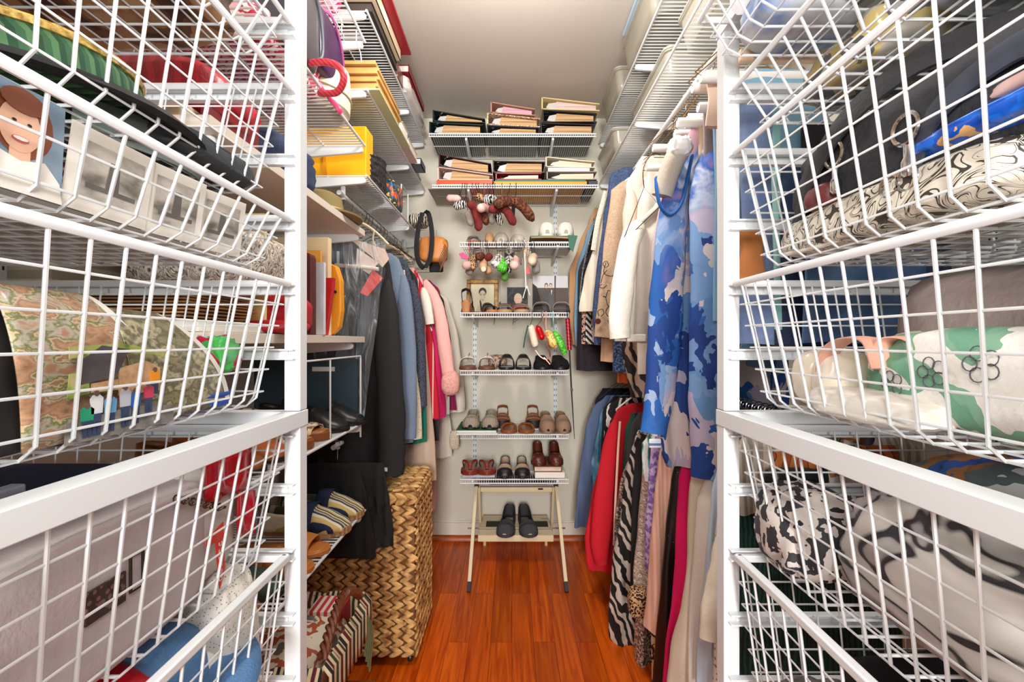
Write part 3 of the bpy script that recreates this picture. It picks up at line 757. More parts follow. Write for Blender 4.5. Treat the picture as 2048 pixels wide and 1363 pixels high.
# curled calendars and cloth in the deep basket
def curl(label, y0, y1, H_, m, xo, name='curled_poster', cat='poster', cut=.06, edge=True):
    R = []; n = 22
    for i in range(n + 1):
        a = PI * .62 * i / n; x = -.376 - xo - (1 - math.cos(a)) * .035; z = 1.064 + H_ * math.sin(a); f = math.sin(min(a, PI / 2))
        row = []
        for k in range(13):
            u = k / 12; yy = y0 + (y1 - cut * f * f - y0) * u; row.append((x - .012 * u, yy, z))
        R.append(row)
    o = MB().grid(R).build(name, m, label=label, cat=cat, solid=.0012)
    if edge: MB().grid([[(r[12][0] + .0016, r[12][1] - .009 + .0095 * q, r[12][2]) for q in (0, .5, 1)] for r in R]).build('white_margin', pw, o)
    return o
curl('plain black sheet curled at the near end of the deep left basket', .29, .40, .135, mat('matte_black_card', (30, 30, 33), rough=.5), -.002)
vill = mat('village_print', pat='noise', cols=[(120, 84, 60, .0), (196, 150, 116, .3), (150, 120, 92, .42), (214, 184, 152, .5), (104, 118, 56, .56), (186, 176, 160, .66), (176, 132, 100, .8)], scale=34, detail=9, rough=.3, dist=.2, stretch=(1, .7, 1.6))
vill2 = mat('ruins_print', pat='noise', cols=[(60, 56, 40), (150, 140, 104), (96, 90, 62), (190, 180, 146), (80, 76, 54)], scale=40, detail=9, rough=.3, dist=.3, stretch=(1, 1, 1.8))
curl('curled colour poster of a stone village crowded with people', .345, .502, .132, vill, .0)
curl('curled poster of grey stone ruins, furthest of the curled ones', .455, .625, .120, vill2, .006, cut=.09)
vp = bpy.data.objects['curled_poster.001']
for y, z, h, c in ((.395, 1.082, .022, (40, 160, 120)), (.404, 1.088, .03, (226, 226, 230)), (.418, 1.086, .026, (110, 170, 214)), (.434, 1.090, .03, (190, 190, 200)), (.446, 1.088, .026, (50, 100, 180)), (.462, 1.094, .022, (200, 60, 90)), (.47, 1.11, .02, (240, 150, 40))):
    g_ = MB().prism([(y - .0055, z - h * .1), (y + .0055, z - h * .1), (y + .0065, z + h * .35), (y + .003, z + h * .46), (y - .003, z + h * .46), (y - .006, z + h * .35)], -.3725, -.3735, 'x').build('printed_figure', mat('figure_%d_%d_%d' % c, c, rough=.4), vp, smooth=False)
    MB().prism([(y - .0045, z - h * .1), (y + .0045, z - h * .1), (y + .0035, z - h * .75), (y + .0005, z - h * .75), (y, z - h * .3), (y - .001, z - h * .75), (y - .004, z - h * .75)], -.3726, -.3734, 'x').build('printed_legs', mat('figure_legs', (52, 66, 96)), g_, smooth=False)
    MB().prism([(y + .0026 * math.cos(a * PI / 4), z + h * .5 + .0028 * math.sin(a * PI / 4)) for a in range(8)], -.3724, -.3734, 'x').build('printed_head', mat('figure_head', (110, 82, 66)), g_, smooth=False)
MB().prism([(.376, 1.062), (.497, 1.062), (.496, 1.08), (.44, 1.086), (.377, 1.08)], -.3738, -.3745, 'x').build('printed_street', mat('printed_street_grey', pat='noise', cols=[(96, 92, 90), (150, 144, 136)], scale=60), vp, smooth=False)
for q in ([(.428, 1.098), (.478, 1.098), (.478, 1.122), (.46, 1.13), (.428, 1.124)], [(.40, 1.104), (.427, 1.104), (.427, 1.114), (.40, 1.112)]): MB().prism(q, -.3736, -.3744, 'x').build('printed_wall', mat('printed_stone', pat='noise', cols=[(170, 130, 92), (214, 176, 132)], scale=90), vp, smooth=False)
for q in ([(.38, 1.135), (.42, 1.14), (.47, 1.136), (.49, 1.13), (.49, 1.138), (.43, 1.148), (.38, 1.145)], [(.378, 1.10), (.398, 1.104), (.398, 1.124), (.38, 1.122)]): MB().prism(q, -.3737, -.3744, 'x').build('printed_grass', mat('printed_green', pat='noise', cols=[(96, 126, 44), (160, 176, 84), (190, 170, 130)], scale=90), vp, smooth=False)
MB().prism([(.39, 1.112), (.425, 1.117), (.44, 1.142), (.41, 1.146), (.392, 1.134)], -.3735, -.3745, 'x').build('printed_house', mat('printed_roof', (84, 78, 80), rough=.4), vp, smooth=False)
teal_print = mat('teal_floral', pat='blotch', cols=[(24, 40, 84), (60, 150, 150), (220, 230, 226), (40, 90, 130), (120, 190, 190)], scale=20, rough=.5, detail=2)
folded('folded_scarf', 'teal and navy patterned scarf folded under the black sheet', 'scarf', -.60, -.384, .30, .368, 1.060, 1.108, teal_print, 3, 2)
folded('folded_cloth', 'flat blue folded cloth at the bottom of the deep left basket', 'cloth', -.60, -.39, .42, .655, 1.062, 1.082, fab('royal_blue', (44, 84, 176)), 2, 4)
folded('folded_shirt', 'dusty pink cloth folded on top of the blue one', 'cloth', -.60, -.40, .44, .65, 1.083, 1.104, fab('dusty_pink', (190, 134, 124)), 2, 6)
crumple('gift_bag', 'small crumpled green and red printed bag at the far end of the deep left basket', 'bag', (-.42, .635, 1.105), (.05, .05, .05), mat('green_red_print', pat='cells', cols=[(80, 190, 90), (236, 240, 236), (214, 40, 80), (90, 200, 110)], scale=60, rough=.3), 3, .2, 3)
crumple('silver_pouch', 'shiny silver grey pouch lying in front of the village poster', 'pouch', (-.40, .43, 1.060), (.04, .16, .012), mat('silver_foil', (150, 150, 156), rough=.25, metal=.6, bump=.5, bscale=40), 6, .2, 3)
# handbag basket
def handbag(name, label, c, size, m, flap=None, strap=None, hw_=None, seed=1, rz=0):
    t = T(name, label, 'handbag', (c[0], c[1], c[2]))
    crumple('bag_body', None, None, c, size, m, seed, .035, 1.6, .33, 60, 30, parent=t, rz=rz)
    if strap: MB().tube(strap[0], strap[1], 8, ry=.003).build('strap', strap[2], t)
    return t
lil = mat('lilac_grey_leather', (196, 184, 184), rough=.45, bump=.15, bscale=200)
t = handbag('handbag', 'large lilac grey handbag with a buckle standing in the left basket below the frame joint', (-.425, .435, .826), (.085, .29, .155), lil, seed=4)
MB().tube([(-.378, .30, .972), (-.374, .38, .982), (-.376, .46, .98), (-.384, .55, .968)], .003, 6).build('zip', mat('zip_white', (236, 234, 232), rough=.4), t)
m = MB(); m.box((-.3815, .40, .895), (-.3785, .442, .925)); m.build('badge', mat('brown_badge', pat='leopard', cols=[(120, 90, 80), (60, 44, 42, .4)], scale=160, rough=.3), t, bev=.001)
m = MB(); m.tube([(-.379, .447, .90), (-.379, .462, .90), (-.379, .462, .935), (-.379, .447, .935)], .0015, 6, closed=True); m.build('buckle', dark_wire, t)
m = MB()
for k in range(14): yy = .50 + .006 * k; zz = .975 - .003 * k; m.tube([(-.372 + .004 * math.cos(a * PI / 4), yy + .004 * math.sin(a * PI / 4) * (1 if k % 2 else .3), zz + (.004 * math.sin(a * PI / 4) if k % 2 == 0 else 0)) for a in range(8)], .0011, 5, closed=True)
m.build('chain', mat('pewter', (120, 104, 90), rough=.3, metal=1), t)
folded('folded_cloth', 'navy cloth folded behind the lilac grey handbag', 'cloth', -.82, -.49, .40, .62, .826, .985, fab('navy', (22, 30, 62)), 5, 9)
slab('magazine', 'thin magazine with crimson edge tucked behind the handbag', 'magazine', (-.481, .30, .83), (-.474, .54, 1.0), mat('crimson_gloss', (160, 30, 60), rough=.3))
slab('magazine', 'grey covered magazine standing at the near end behind the handbag', 'magazine', (-.50, .30, .83), (-.485, .45, 1.008), mat('grey_gloss', (176, 180, 190), rough=.3))
t = T('plastic_packet', 'red and clear plastic packet with contents at the far end of the handbag basket', 'packet', (-.42, .60, .83))
red_pl = mat('red_plastic', (196, 22, 40), rough=.18); 
crumple('contents', None, None, (-.425, .60, .835), (.07, .09, .15), mat('packet_cloth', (206, 202, 194), rough=.7, bump=.5, bscale=40), 11, .08, 3, .5, parent=t)
m = MB(); m.grid([[(-.379 + .004 * math.sin(k), .555 + .0095 * k, z) for k in range(12)] for z in (.945, .965, .985, 1.0)]); m.build('red_header', red_pl, t, solid=.002)
m = MB(); m.grid([[(-.381 + .003 * math.sin(k + 1), .62 + .006 * k, z - .002 * k) for k in range(8)] for z in (.88, .91, .945)]); m.build('red_side', red_pl, t, solid=.002)
m = MB(); m.prism([(.553, .905), (.585, .915), (.588, .85), (.578, .832), (.570, .895), (.552, .897)], -.375, -.3765, 'x'); m.build('red_label', mat('orange_red_card', (222, 58, 34), rough=.3), t, smooth=False)
m = MB()
for k in range(6): z = .887 - k * .009; m.box((-.3749, .5755, z), (-.3743, .5815, z + .001)); m.box((-.3749, .5755, z), (-.3743, .5765, z + .005)); m.box((-.3749, .5805, z), (-.3743, .5815, z + .005))
m.build('label_lettering', pw, t, smooth=False)
# lowest basket
crumple('cloth_bundle', 'crimson glossy cloth bundle in the lowest left basket', 'cloth', (-.47, .445, .55), (.20, .13, .25), mat('crimson_satin', (196, 12, 34), rough=.35), 2, .12, 2)
t = T('cap', 'blue denim cap with a stitched brim in the lowest left basket', 'cap', (-.44, .46, .70)); den = fab('mid_denim', (84, 126, 172), bscale=300, bump=.4)
m = MB(); m.lathe([(.001, .075), (.035, .07), (.065, .045), (.075, .0)], (-.445, .53, .735), 28); m.build('crown', den, t)
m = MB(); m.grid([[(-.445 + (.07 + .055 * v) * math.cos(a), .54 + (.07 + .06 * v) * math.sin(a), .738 - .012 * v - .01 * math.cos(2 * a) * v) for a in [(-.45 + 1.9 * k / 14) for k in range(15)]] for v in (0, .35, .7, 1)]); m.build('brim', den, t, solid=.004)
net = mat('white_mesh_knit', pat='dots', cols=[(150, 146, 136), (236, 232, 222, .25)], scale=260, rough=.85, bump=.3)
crumple('mesh_bag', 'white mesh laundry bag leaning in the lowest left basket', 'bag', (-.43, .63, .54), (.12, .09, .29), net, 9, .07, 2, .5)
crumple('tote_bag', 'white canvas bag with a small blue emblem in the lowest left basket', 'bag', (-.42, .575, .54), (.09, .06, .21), fab('canvas_white', (228, 226, 220)), 15, .05, 2, .4)
m = MB()
for r_, in ((.011,), (.007,)): m.tube([(-.3722, .578 + r_ * math.cos(a * PI / 8), .70 + r_ * math.sin(a * PI / 8)) for a in range(16)], .0012, 5, closed=True)
m.build('emblem', mat('emblem_blue', (30, 60, 140), rough=.5), bpy.data.objects['tote_bag'])
crumple('towel', 'pale blue towel at the bottom of the lowest left basket', 'towel', (-.44, .52, .54), (.12, .09, .17), fab('pale_blue', (150, 180, 206)), 19, .08, 2)
# --- melamine shelves
t = T('hat_box', 'flat beige album case on the upper cream board behind the left tower', 'case', (-.72, .86, 1.526))
MB().box((-.86, .76, 1.526), (-.56, .98, 1.56)).build('case_body', fab('beige_leather', (206, 188, 156), rough=.5), t, bev=.004)
MB().tube([(-.86, .757, 1.545), (-.56, .757, 1.545)], .002, 6).build('zip', gold_metal, t)
crumple('bag', 'crimson quilted bag lying on the beige album case', 'bag', (-.70, .88, 1.561), (.34, .2, .1), mat('crimson_quilt', pat='stripes', cols=[(190, 30, 50), (160, 20, 40)], scale=14, rough=.4, bump=.3), 6, .06, 2, .45)
slab('book', 'dark red hardback pressed against the beige album case', 'book', (-.555, .80, 1.526), (-.545, .97, 1.61), mat('oxblood', (120, 24, 34), rough=.4))
# hats on upper board
def hat(label, c, r, h, m, brim=.05, rz=0, tilt=0, band=None):
    t = T('hat', label, 'hat', c)
    MB().lathe([(.001, h), (r * .6, h * .98), (r * .88, h * .82), (r, h * .3), (r * 1.02, .006)], c, 30).build('crown', m, t)
    MB().lathe([(r * 1.0, .008), (r + brim * .5, .0045), (r + brim, .010), (r + brim * .98, .005), (r + brim * .5, .001), (r * 1.0, .002)], c, 36, cap=False).build('brim', m, t)
    if band: MB().lathe([(r * 1.03, .01), (r * 1.025, .03)], c, 30, cap=False).build('band', band, t, solid=.002)
    return t
hat('olive felt hat with a wide brim near the far end of the upper cream board', (-.60, 1.40, 1.526), .075, .085, fab('olive_felt', (138, 122, 76)), .055, band=fab('tan_band', (190, 160, 110)))
crumple('folded_jeans', 'dark blue denim bundle on the upper cream board behind the frame post', 'jeans', (-.66, 1.14, 1.526), (.26, .26, .13), fab('dark_denim', (44, 58, 90), bscale=300, bump=.4), 7, .1, 3)
# binders and envelopes standing on the lower board (faces to the camera, along x)
def upright(name, label, cat, px0, px1, pyt, d, th, m, r=.0, lean=0, x0=None):
    a = X(px0, d) if x0 is None else x0; b_ = X(px1, d); z0, z1 = 1.166, Z(pyt, d)
    pts = [(a, z0), (b_, z0), (b_ + lean, z1 - r)] + ([(b_ + lean - r * .3, z1 - r * .3), (b_ + lean - r, z1)] if r else [(b_ + lean, z1)]) + [(a + lean, z1)]
    return MB().prism(pts, d, d + th, 'y').build(name, m, label=label, cat=cat, bev=.0015, smooth=False, loc=((a + b_) / 2, d, z0))
upright('portfolio', 'burgundy leather portfolio standing on the lower cream board', 'portfolio', 500, 622, 504, 1.12, .03, mat('burgundy_leather', (92, 32, 36), rough=.4, bump=.2, bscale=150), .012, x0=-.62)
upright('envelope', 'large white envelope standing behind the burgundy portfolio', 'envelope', 500, 648, 524, 1.19, .012, mat('white_paper_cool', (226, 228, 234), rough=.6), x0=-.80)
upright('envelope', 'orange manila envelope standing behind the white one', 'envelope', 500, 641, 500, 1.23, .01, mat('manila_orange', (236, 168, 66), rough=.6), x0=-.82)
upright('file_folder', 'tall cream card folder, tallest on the lower cream board', 'folder', 500, 656, 474, 1.28, .025, mat('cream_card', (238, 214, 170), rough=.6), x0=-.84)
upright('notebook', 'thin bright red notebook leaning by the cream folder', 'notebook', 634, 652, 555, 1.25, .018, mat('bright_red_card', (206, 24, 40), rough=.4), lean=.02)
ora = mat('orange_gold_paper', (240, 158, 28), rough=.5)
t = T('expanding_file', 'rounded orange file with a snap, rightmost on the lower cream board', 'file', (-.53, 1.34, 1.166))
MB().prism([(-.60, 1.17), (-.535, 1.168), (-.512, 1.19), (-.505, 1.24), (-.507, 1.33), (-.52, 1.372), (-.55, 1.385), (-.60, 1.385)], 1.33, 1.36, 'y').build('file_body', ora, t, bev=.004, smooth=False)
MB().lathe([(.0045, -.004), (.0045, 0)], (-.522, 1.33, 1.295), 12, 'y').build('snap', black_rub, t)
for lb, c, s, sd in (('small round crimson case standing in front of the burgundy portfolio', (-.54, 1.06, 1.166), (.13, .06, .09), 4), ('flat crimson zip pouch at the front of the lower cream board', (-.525, 1.0, 1.166), (.13, .1, .03), 5)):
    crumple('pouch', lb, 'pouch', c, s, mat('crimson_leather', (176, 30, 44), rough=.4, bump=.2), sd, .04, 2, .6)
acc = mat('kraft_accordion', pat='stripes', cols=[(176, 130, 84), (206, 164, 112), (130, 92, 58)], scale=30, rough=.7, rot=(0, PI / 2, 0))
m = MB()
for k in range(9): m.box((-.86 + .002 * k, .77, 1.186 + k * .006), (-.55 - .006 * abs(k - 4), .98, 1.1895 + k * .006))
m.build('accordion_folder', mat('kraft', (188, 140, 90), rough=.7), label='kraft accordion folder with many leaves on the lower board behind the left tower', cat='folder', smooth=False)
slab('paper_stack', 'flat stack of white papers under the kraft accordion folder', 'papers', (-.87, .76, 1.166), (-.53, 1.0, 1.185), paper)
crumple('scarf', 'brown and white paisley scarf on the kraft accordion folder', 'scarf', (-.60, .90, 1.242), (.24, .2, .13), mat('paisley', pat='magic', cols=[(96, 80, 68), (228, 220, 208), (120, 100, 84), (236, 230, 220), (90, 74, 62)], scale=14, dist=4, rough=.7), 8, .1, 2.5)
book('dark red and green hardback book standing on the papers far left', (-.80, .92, 1.25), (-.66, .96, 1.40), mat('maroon_cover', (110, 30, 36), rough=.4))
slab('box_file', 'off-white ribbed box on the lower board at the far left', 'box', (-.90, .80, 1.245), (-.82, .99, 1.40), mat('offwhite_rib', pat='stripes', cols=[(214, 206, 188), (180, 170, 150)], scale=10, rough=.6, rot=(0, PI / 2, 0)))
t = T('card_box', 'pale yellow card box with a white label under the upper cream board', 'box', (-.62, .88, 1.41))
slab('card_sheet', 'pale yellow folder tucked upright behind the post on the lower cream board', 'folder', (-.80, 1.02, 1.166), (-.56, 1.03, 1.44), mat('pale_yellow', (240, 226, 150), rough=.6))
bpy.data.objects.remove(t)
# --- upper near shelves D and B
def px3(l): return [P(*q) for q in l]
pinkred = mat('pink_red_floral', pat='blotch', cols=[(206, 40, 80), (236, 228, 226), (196, 20, 60), (240, 180, 190), (220, 60, 100)], scale=26, rough=.4)
t = T('tote_bag', 'pink and red patterned tote with thick red rope handles, hanging over the shelf lip', 'bag', (-.7, 1.15, 1.815))
crumple('bag_body', None, None, (-.70, 1.16, 1.815), (.34, .42, .085), pinkred, 3, .06, 2, .4, parent=t)
rope = mat('red_rope', pat='stripes', cols=[(214, 50, 66), (232, 86, 96)], scale=40, rough=.4, rot=(0, PI / 4, 0))
MB().tube(bez(px3([(606, 124, 1.15), (622, 126, 1.13), (648, 124, 1.12), (672, 130, 1.12), (686, 146, 1.12), (686, 166, 1.13), (674, 184, 1.15), (654, 187, 1.17), (640, 186, 1.19)]), 6), .0085, 12).build('rope_handle', rope, t)
m = MB(); m.tube(bez(px3([(636, 166, 1.17), (648, 180, 1.18), (664, 200, 1.2), (676, 216, 1.2), (683, 226, 1.21)]), 5), .007, 8, ry=.003); m.build('side_flap', mat('hot_pink', (232, 56, 110), rough=.4), t)
m = MB(); m.tube(px3([(604, 106, 1.15), (614, 118, 1.16), (612, 130, 1.16)]), .011, 8, ry=.005); m.build('handle_tab', pinkred, t)
t = T('hat_box', 'beige translucent round hat case behind the red handled tote', 'hat case', (-.58, 1.33, 1.815))
MB().lathe([(.001, 0), (.085, .0), (.1, .012), (.104, .07), (.1, .128), (.085, .14), (.001, .14)], (-.585, 1.33, 1.816), 32).build('case_body', mat('beige_translucent', (222, 206, 180), rough=.3), t)
MB().tube([(-.585 + .105 * math.cos(a * PI / 18), 1.33 + .105 * math.sin(a * PI / 18), 1.866) for a in range(36)], .002, 6, closed=True).build('seam', mat('beige_dark', (180, 160, 132), rough=.4), t)
pur = mat('purple_leather', pat='noise', cols=[(34, 12, 44), (70, 30, 78)], scale=12, rough=.35)
t = handbag('handbag', 'purple handbag with a mauve rim on the near left wire shelf', (-.55, 1.27, 1.88), (.1, .17, .17), pur, seed=6)
MB().tube(bez([(-.515, 1.2, 2.04), (-.50, 1.25, 2.05), (-.498, 1.31, 2.01), (-.502, 1.345, 1.95), (-.51, 1.35, 1.90)], 5), .006, 8, ry=.003).build('piping', mat('mauve', (140, 60, 110), rough=.4), t)
t = handbag('handbag', 'dark grey glossy handbag beside the frame post on the near left wire shelf', (-.56, 1.10, 1.835), (.12, .18, .21), mat('charcoal_gloss', (72, 70, 74), rough=.25), seed=8)
MB().tube(bez([(-.51, 1.03, 2.03), (-.497, 1.10, 2.04), (-.499, 1.17, 2.0), (-.50, 1.185, 1.9), (-.51, 1.13, 1.86)], 5), .004, 8).build('piping', mat('slate_gloss', (96, 100, 108), rough=.3), t)
crumple('scarf', 'magenta and pink patterned bag seen through the wires of the upper near left shelf', 'bag', (-.70, 1.22, 2.17), (.34, .5, .12), mat('magenta_print', pat='blotch', cols=[(222, 20, 110), (240, 200, 215), (200, 20, 90), (230, 80, 150)], scale=18, rough=.4), 8, .06, 2, .4)
m = MB()
for q in (0, .03): m.line((-.53, .9, 2.14 - q), (-.53, 1.42, 2.14 - q), .0015)
m.tube([(-.505, 1.46, 2.155), (-.505, 1.46, 2.12), (-.505, 1.5, 2.11), (-.505, 1.51, 2.085)], .002, 6); 
for yy in (.92, 1.16, 1.4): m.line((-.53, yy, 2.17), (-.53, yy, 2.11), .0015)
m.build('wire_organizer', white_coat, label='thin white wire organizer clipped under the upper near left shelf', cat='organizer')
# --- far left shelves A, C, E
book('thick black bound album, bottom of the stack on the topmost far left shelf', (-.86, 1.56, 2.29), (-.485, 1.90, 2.325), mat('black_cover', (34, 30, 30), rough=.4), name='photo_album', cat='photo album', spine='x0', pg=mat('dark_pages', (70, 60, 54)))
t = book('cream album with a paper label, middle of the stack on the topmost far left shelf', (-.86, 1.55, 2.326), (-.468, 1.89, 2.372), mat('cream_cover', (226, 208, 176), rough=.5), name='photo_album', cat='photo album', spine='x1')
m = MB(); m.box((-.4675, 1.62, 2.335), (-.467, 1.70, 2.362)); m.build('paper_label', paper, t, smooth=False)
slab('report_folder', 'dark red folder overhanging the album stack under the ceiling', 'folder', (-.86, 1.52, 2.374), (-.432, 1.93, 2.386), mat('dark_red_card', (150, 24, 36), rough=.35))
slab('report_folder', 'white edged binder lying on the dark red folder', 'folder', (-.86, 1.50, 2.388), (-.438, 1.90, 2.40), mat('white_card', (226, 220, 212), rough=.4))
book('crimson album further back on the topmost far left shelf', (-.86, 2.03, 2.362), (-.465, 2.38, 2.395), mat('crimson_cover', (150, 20, 42), rough=.3), name='photo_album', cat='photo album', spine='x1')
crumple('plastic_bag', 'white crumpled plastic bag under the crimson album', 'bag', (-.66, 2.27, 2.29), (.37, .5, .07), mat('white_poly', (220, 216, 212), rough=.3, bump=.6, bscale=30), 7, .1, 3, .35)
slab('plastic_case', 'brown glossy case under the near end of the crimson album', 'case', (-.86, 1.94, 2.29), (-.492, 2.04, 2.355), mat('brown_gloss', (120, 84, 74), rough=.25), bev=.008)
manila = mat('manila', pat='noise', cols=[(186, 136, 70), (212, 166, 98)], scale=9, rough=.6)
for k in range(7):
    z = 2.024 + .0145 * k; ov = (.0, .012, .004, .02, .008, .016, .002)[k]
    slab('manila_folder', ('manila folder in the stack on the far left shelf, ' + ('bottom one', 'second from the bottom', 'third from the bottom', 'middle one', 'third from the top', 'second from the top', 'topmost')[k]), 'folder', (-.86, 1.56 + ov, z), (-.475 + ov * .5, 1.85 + ov * 2, z + .0125), manila, group=None)
slab('file_folder', 'wide pale green folder under the manila stack on the far left shelf', 'folder', (-.88, 1.555, 2.0175), (-.458, 2.02, 2.0235), mat('pale_green_card', (208, 214, 164), rough=.5))
book('pale pink paperback on the far left shelf behind the folders', (-.80, 2.02, 2.019), (-.462, 2.2, 2.06), mat('pale_pink_cover', (222, 190, 184), rough=.5), spine='x0')
book('tan hardback on the far left shelf beside the pale pink one', (-.80, 1.9, 2.024), (-.462, 2.01, 2.078), mat('tan_cover', (212, 184, 148), rough=.5), spine='x0')
book('navy hardback on the far left shelf with its corner over the lip', (-.80, 2.215, 2.019), (-.448, 2.33, 2.05), mat('navy_cover', (28, 44, 86), rough=.4), spine='x1')
hat('black pleated hat on the far left shelf behind the manila folders', (-.585, 1.955, 2.08), .07, .07, fab('hat_black', (30, 32, 34)), .02)
hat('grey soft hat at the far end of the far left shelf', (-.59, 2.44, 2.02), .085, .11, fab('warm_grey', (150, 140, 128)), .01)
# shelf E contents
yel = mat('yellow_gloss', (246, 178, 22), rough=.35)
t = T('gift_bag', 'bright yellow orange bag with a centre fold on the lowest far left shelf', 'bag', (-.62, 1.6, 1.72))
MB().box((-.80, 1.58, 1.722), (-.512, 1.66, 1.905)).build('bag_body', yel, t, bev=.004, smooth=False)
MB().prism([(-.662, 1.722), (-.648, 1.722), (-.650, 1.80), (-.66, 1.80)], 1.572, 1.58, 'y').build('fold', mat('yellow_dark', (226, 150, 20), rough=.4), t)
woven = mat('black_weave', pat='cells', cols=[(28, 28, 32), (58, 58, 62), (20, 20, 24)], scale=70, rough=.7, stretch=(1, 1, 2.2), bump=.5)
m = MB(); R = []
for i in range(17):
    z = i / 16; ring = []
    for (x, y) in ((-.505, 1.60), (-.500, 1.72), (-.505, 1.86), (-.56, 1.875), (-.60, 1.73), (-.56, 1.60)):
        top = .10 + .06 * min(1, (y - 1.6) / .2); ring.append((x + .004 * math.sin(i * 2.2), y, 1.722 + z * top + .003 * math.sin(i * 2.2 + 1)))
    R.append(ring)
m.rings(R); m.build('woven_basket', woven, label='black woven basket standing at the lip of the lowest far left shelf', cat='basket', sub=1)
t = T('cosmetic_bag', 'floral orange and blue bag beside the black woven basket', 'bag', (-.53, 1.95, 1.72))
crumple('bag_body', None, None, (-.53, 1.98, 1.722), (.07, .16, .12), mat('floral_orange', pat='blotch', cols=[(240, 150, 30), (220, 90, 50), (30, 90, 130), (40, 60, 40), (236, 190, 110)], scale=30, rough=.4), 3, .06, 2, .4, parent=t)
m = MB(); m.tube([(-.502, 2.04, 1.722), (-.502, 2.04, 1.86), (-.502, 2.17, 1.86), (-.502, 2.17, 1.722)], .0028, 8); m.tube([(-.64, 2.1, 1.72), (-.64, 2.1, 1.80), (-.5, 2.1, 1.80)], .002, 6); m.build('bookend', white_coat, label='white wire bookend on the lip of the lowest far left shelf', cat='bookend')
m = MB(); m.tube([(-.5, 2.38, 1.65), (-.40, 2.38, 1.65), (-.40, 2.38, 1.735), (-.5, 2.38, 1.735)], .002, 6); m.build('bookend', white_coat, label='small white wire bookend at the far end of the left shelf', cat='bookend')
# saddle bag hanging off the shelf corner
t = T('shoulder_bag', 'tan saddle bag with fringe and a wide black strap hanging at the shelf corner', 'handbag', (-.43, 2.25, 1.5))
tan = mat('tan_leather', (204, 128, 58), rough=.45, bump=.2, bscale=90)
crumple('bag_body', None, None, (-.395, 2.27, 1.545), (.14, .07, .125), tan, 3, .08, 2, .5, parent=t)
m = MB()
for k in range(9): m.tube(bez([(-.335 - .004 * k, 2.235, 1.63 - .01 * k), (-.32 - .004 * k, 2.23, 1.60 - .01 * k), (-.325 - .004 * k, 2.23, 1.56 - .008 * k)], 3), .0022, 5)
m.build('fringe', mat('brown_suede', (120, 78, 50), rough=.8), t)
MB().tube(bez([P(845, 425, 2.17), P(838, 450, 2.16), P(833, 490, 2.16), P(836, 520, 2.17), P(848, 535, 2.18), P(860, 515, 2.19), P(864, 470, 2.2), P(858, 430, 2.2), P(850, 422, 2.18)], 6), .0125, 8, ry=.0022, up=(.9, 0, .3)).build('strap', fab('webbing_black', (28, 28, 30)), t)
MB().box((-.42, 2.28, 1.50), (-.35, 2.30, 1.56)).build('pocket', blk, t, bev=.006)
crumple('pouch', 'black and white patterned pouch on the shelf corner above the saddle bag', 'pouch', (-.47, 2.27, 1.722), (.09, .12, .06), mat('mono_print', pat='zebra', cols=[(30, 30, 30), (226, 216, 196)], scale=30, dist=6, rough=.6), 4, .05, 2)
m = MB(); m.tube(bez([P(748, 462, 1.62), P(746, 480, 1.62), P(752, 492, 1.62)], 4), .003, 6); m.build('hook_strap', fab('beige_strap', (200, 180, 160)), label='beige strap dangling from the left rod', cat='strap')
# ---------------------------------------------------------------- hanging clothes, left
gm = garment
film = sheetmat('dry_cleaning_film', (226, 232, 238), .13)
def bag_extra(base):
    bl = mat('pin_stripe', pat='stripes', cols=[(64, 84, 100, 0.0), (210, 214, 214, .78)], scale=7, rough=.7)
    d = 1.575
    def card(nm, pts, m, dd): MB().prism([(X(a, dd), Z(b_, dd)) for a, b_ in pts], dd, dd + .003, 'y').build(nm, m, base, smooth=False)
    card('lapel', [(630, 470), (685, 462), (720, 482), (770, 498), (778, 518), (765, 534), (742, 512), (700, 478)], fab('beige_wool', (214, 190, 172)), 1.57)
    card('striped_tie', [(655, 502), (690, 502), (700, 524), (690, 528), (655, 524)], bl, 1.565)
    card('garment_tag', [(714, 496), (757, 525), (738, 548), (712, 530)], mat('pale_pink_paper', (234, 214, 208)), 1.563)
    card('red_tag', [(746, 538), (766, 556), (735, 592), (720, 585)], mat('coral_paper', (228, 80, 74)), 1.562)
    MB().tube([P(670, 530, 1.56), P(720, 533, 1.56), P(757, 538, 1.56)], .007, 10).build('trouser_bar', mat('cream_tube', (236, 226, 214), rough=.5), base)
gm('suit', 'beige and dark suit under clear dry-cleaning film beside the board shelves', 'suit', 1.60, [(470, 700), (500, 755), (540, 772), (600, 760), (650, 745), (720, 722), (812, 716)], fab('charcoal_suit', (52, 60, 68)), 'UL', th=.03, seed=3, extra=bag_extra, sleeves=(), hang='wire_hanger')
m = MB(); R = []
for i in range(26):
    v = i / 25; z = 1.50 - v * .62; row = []
    for k in range(30):
        u = k / 29; xr_ = -.43 - .08 * v; x = -.78 + (xr_ + .78) * u; row.append((x, 1.545 + .012 * nz(x * 16, z * 5) + .006 * math.sin(x * 60 + z * 8), z + .02 * nz(x * 5, 3)))
    R.append(row)
m.grid(R); m.build('garment_film', film, label='clear crinkled dry-cleaning film draped over the beige suit', cat='plastic cover')
m = MB(); m.box((X(625, 1.54), 1.536, Z(742, 1.54)), (X(670, 1.54), 1.538, Z(733, 1.54))); m.build('care_label', pw, label='white paper label stapled to the dry-cleaning film', cat='label')
bc = fab('black_wool', (30, 29, 30), bump=.15)
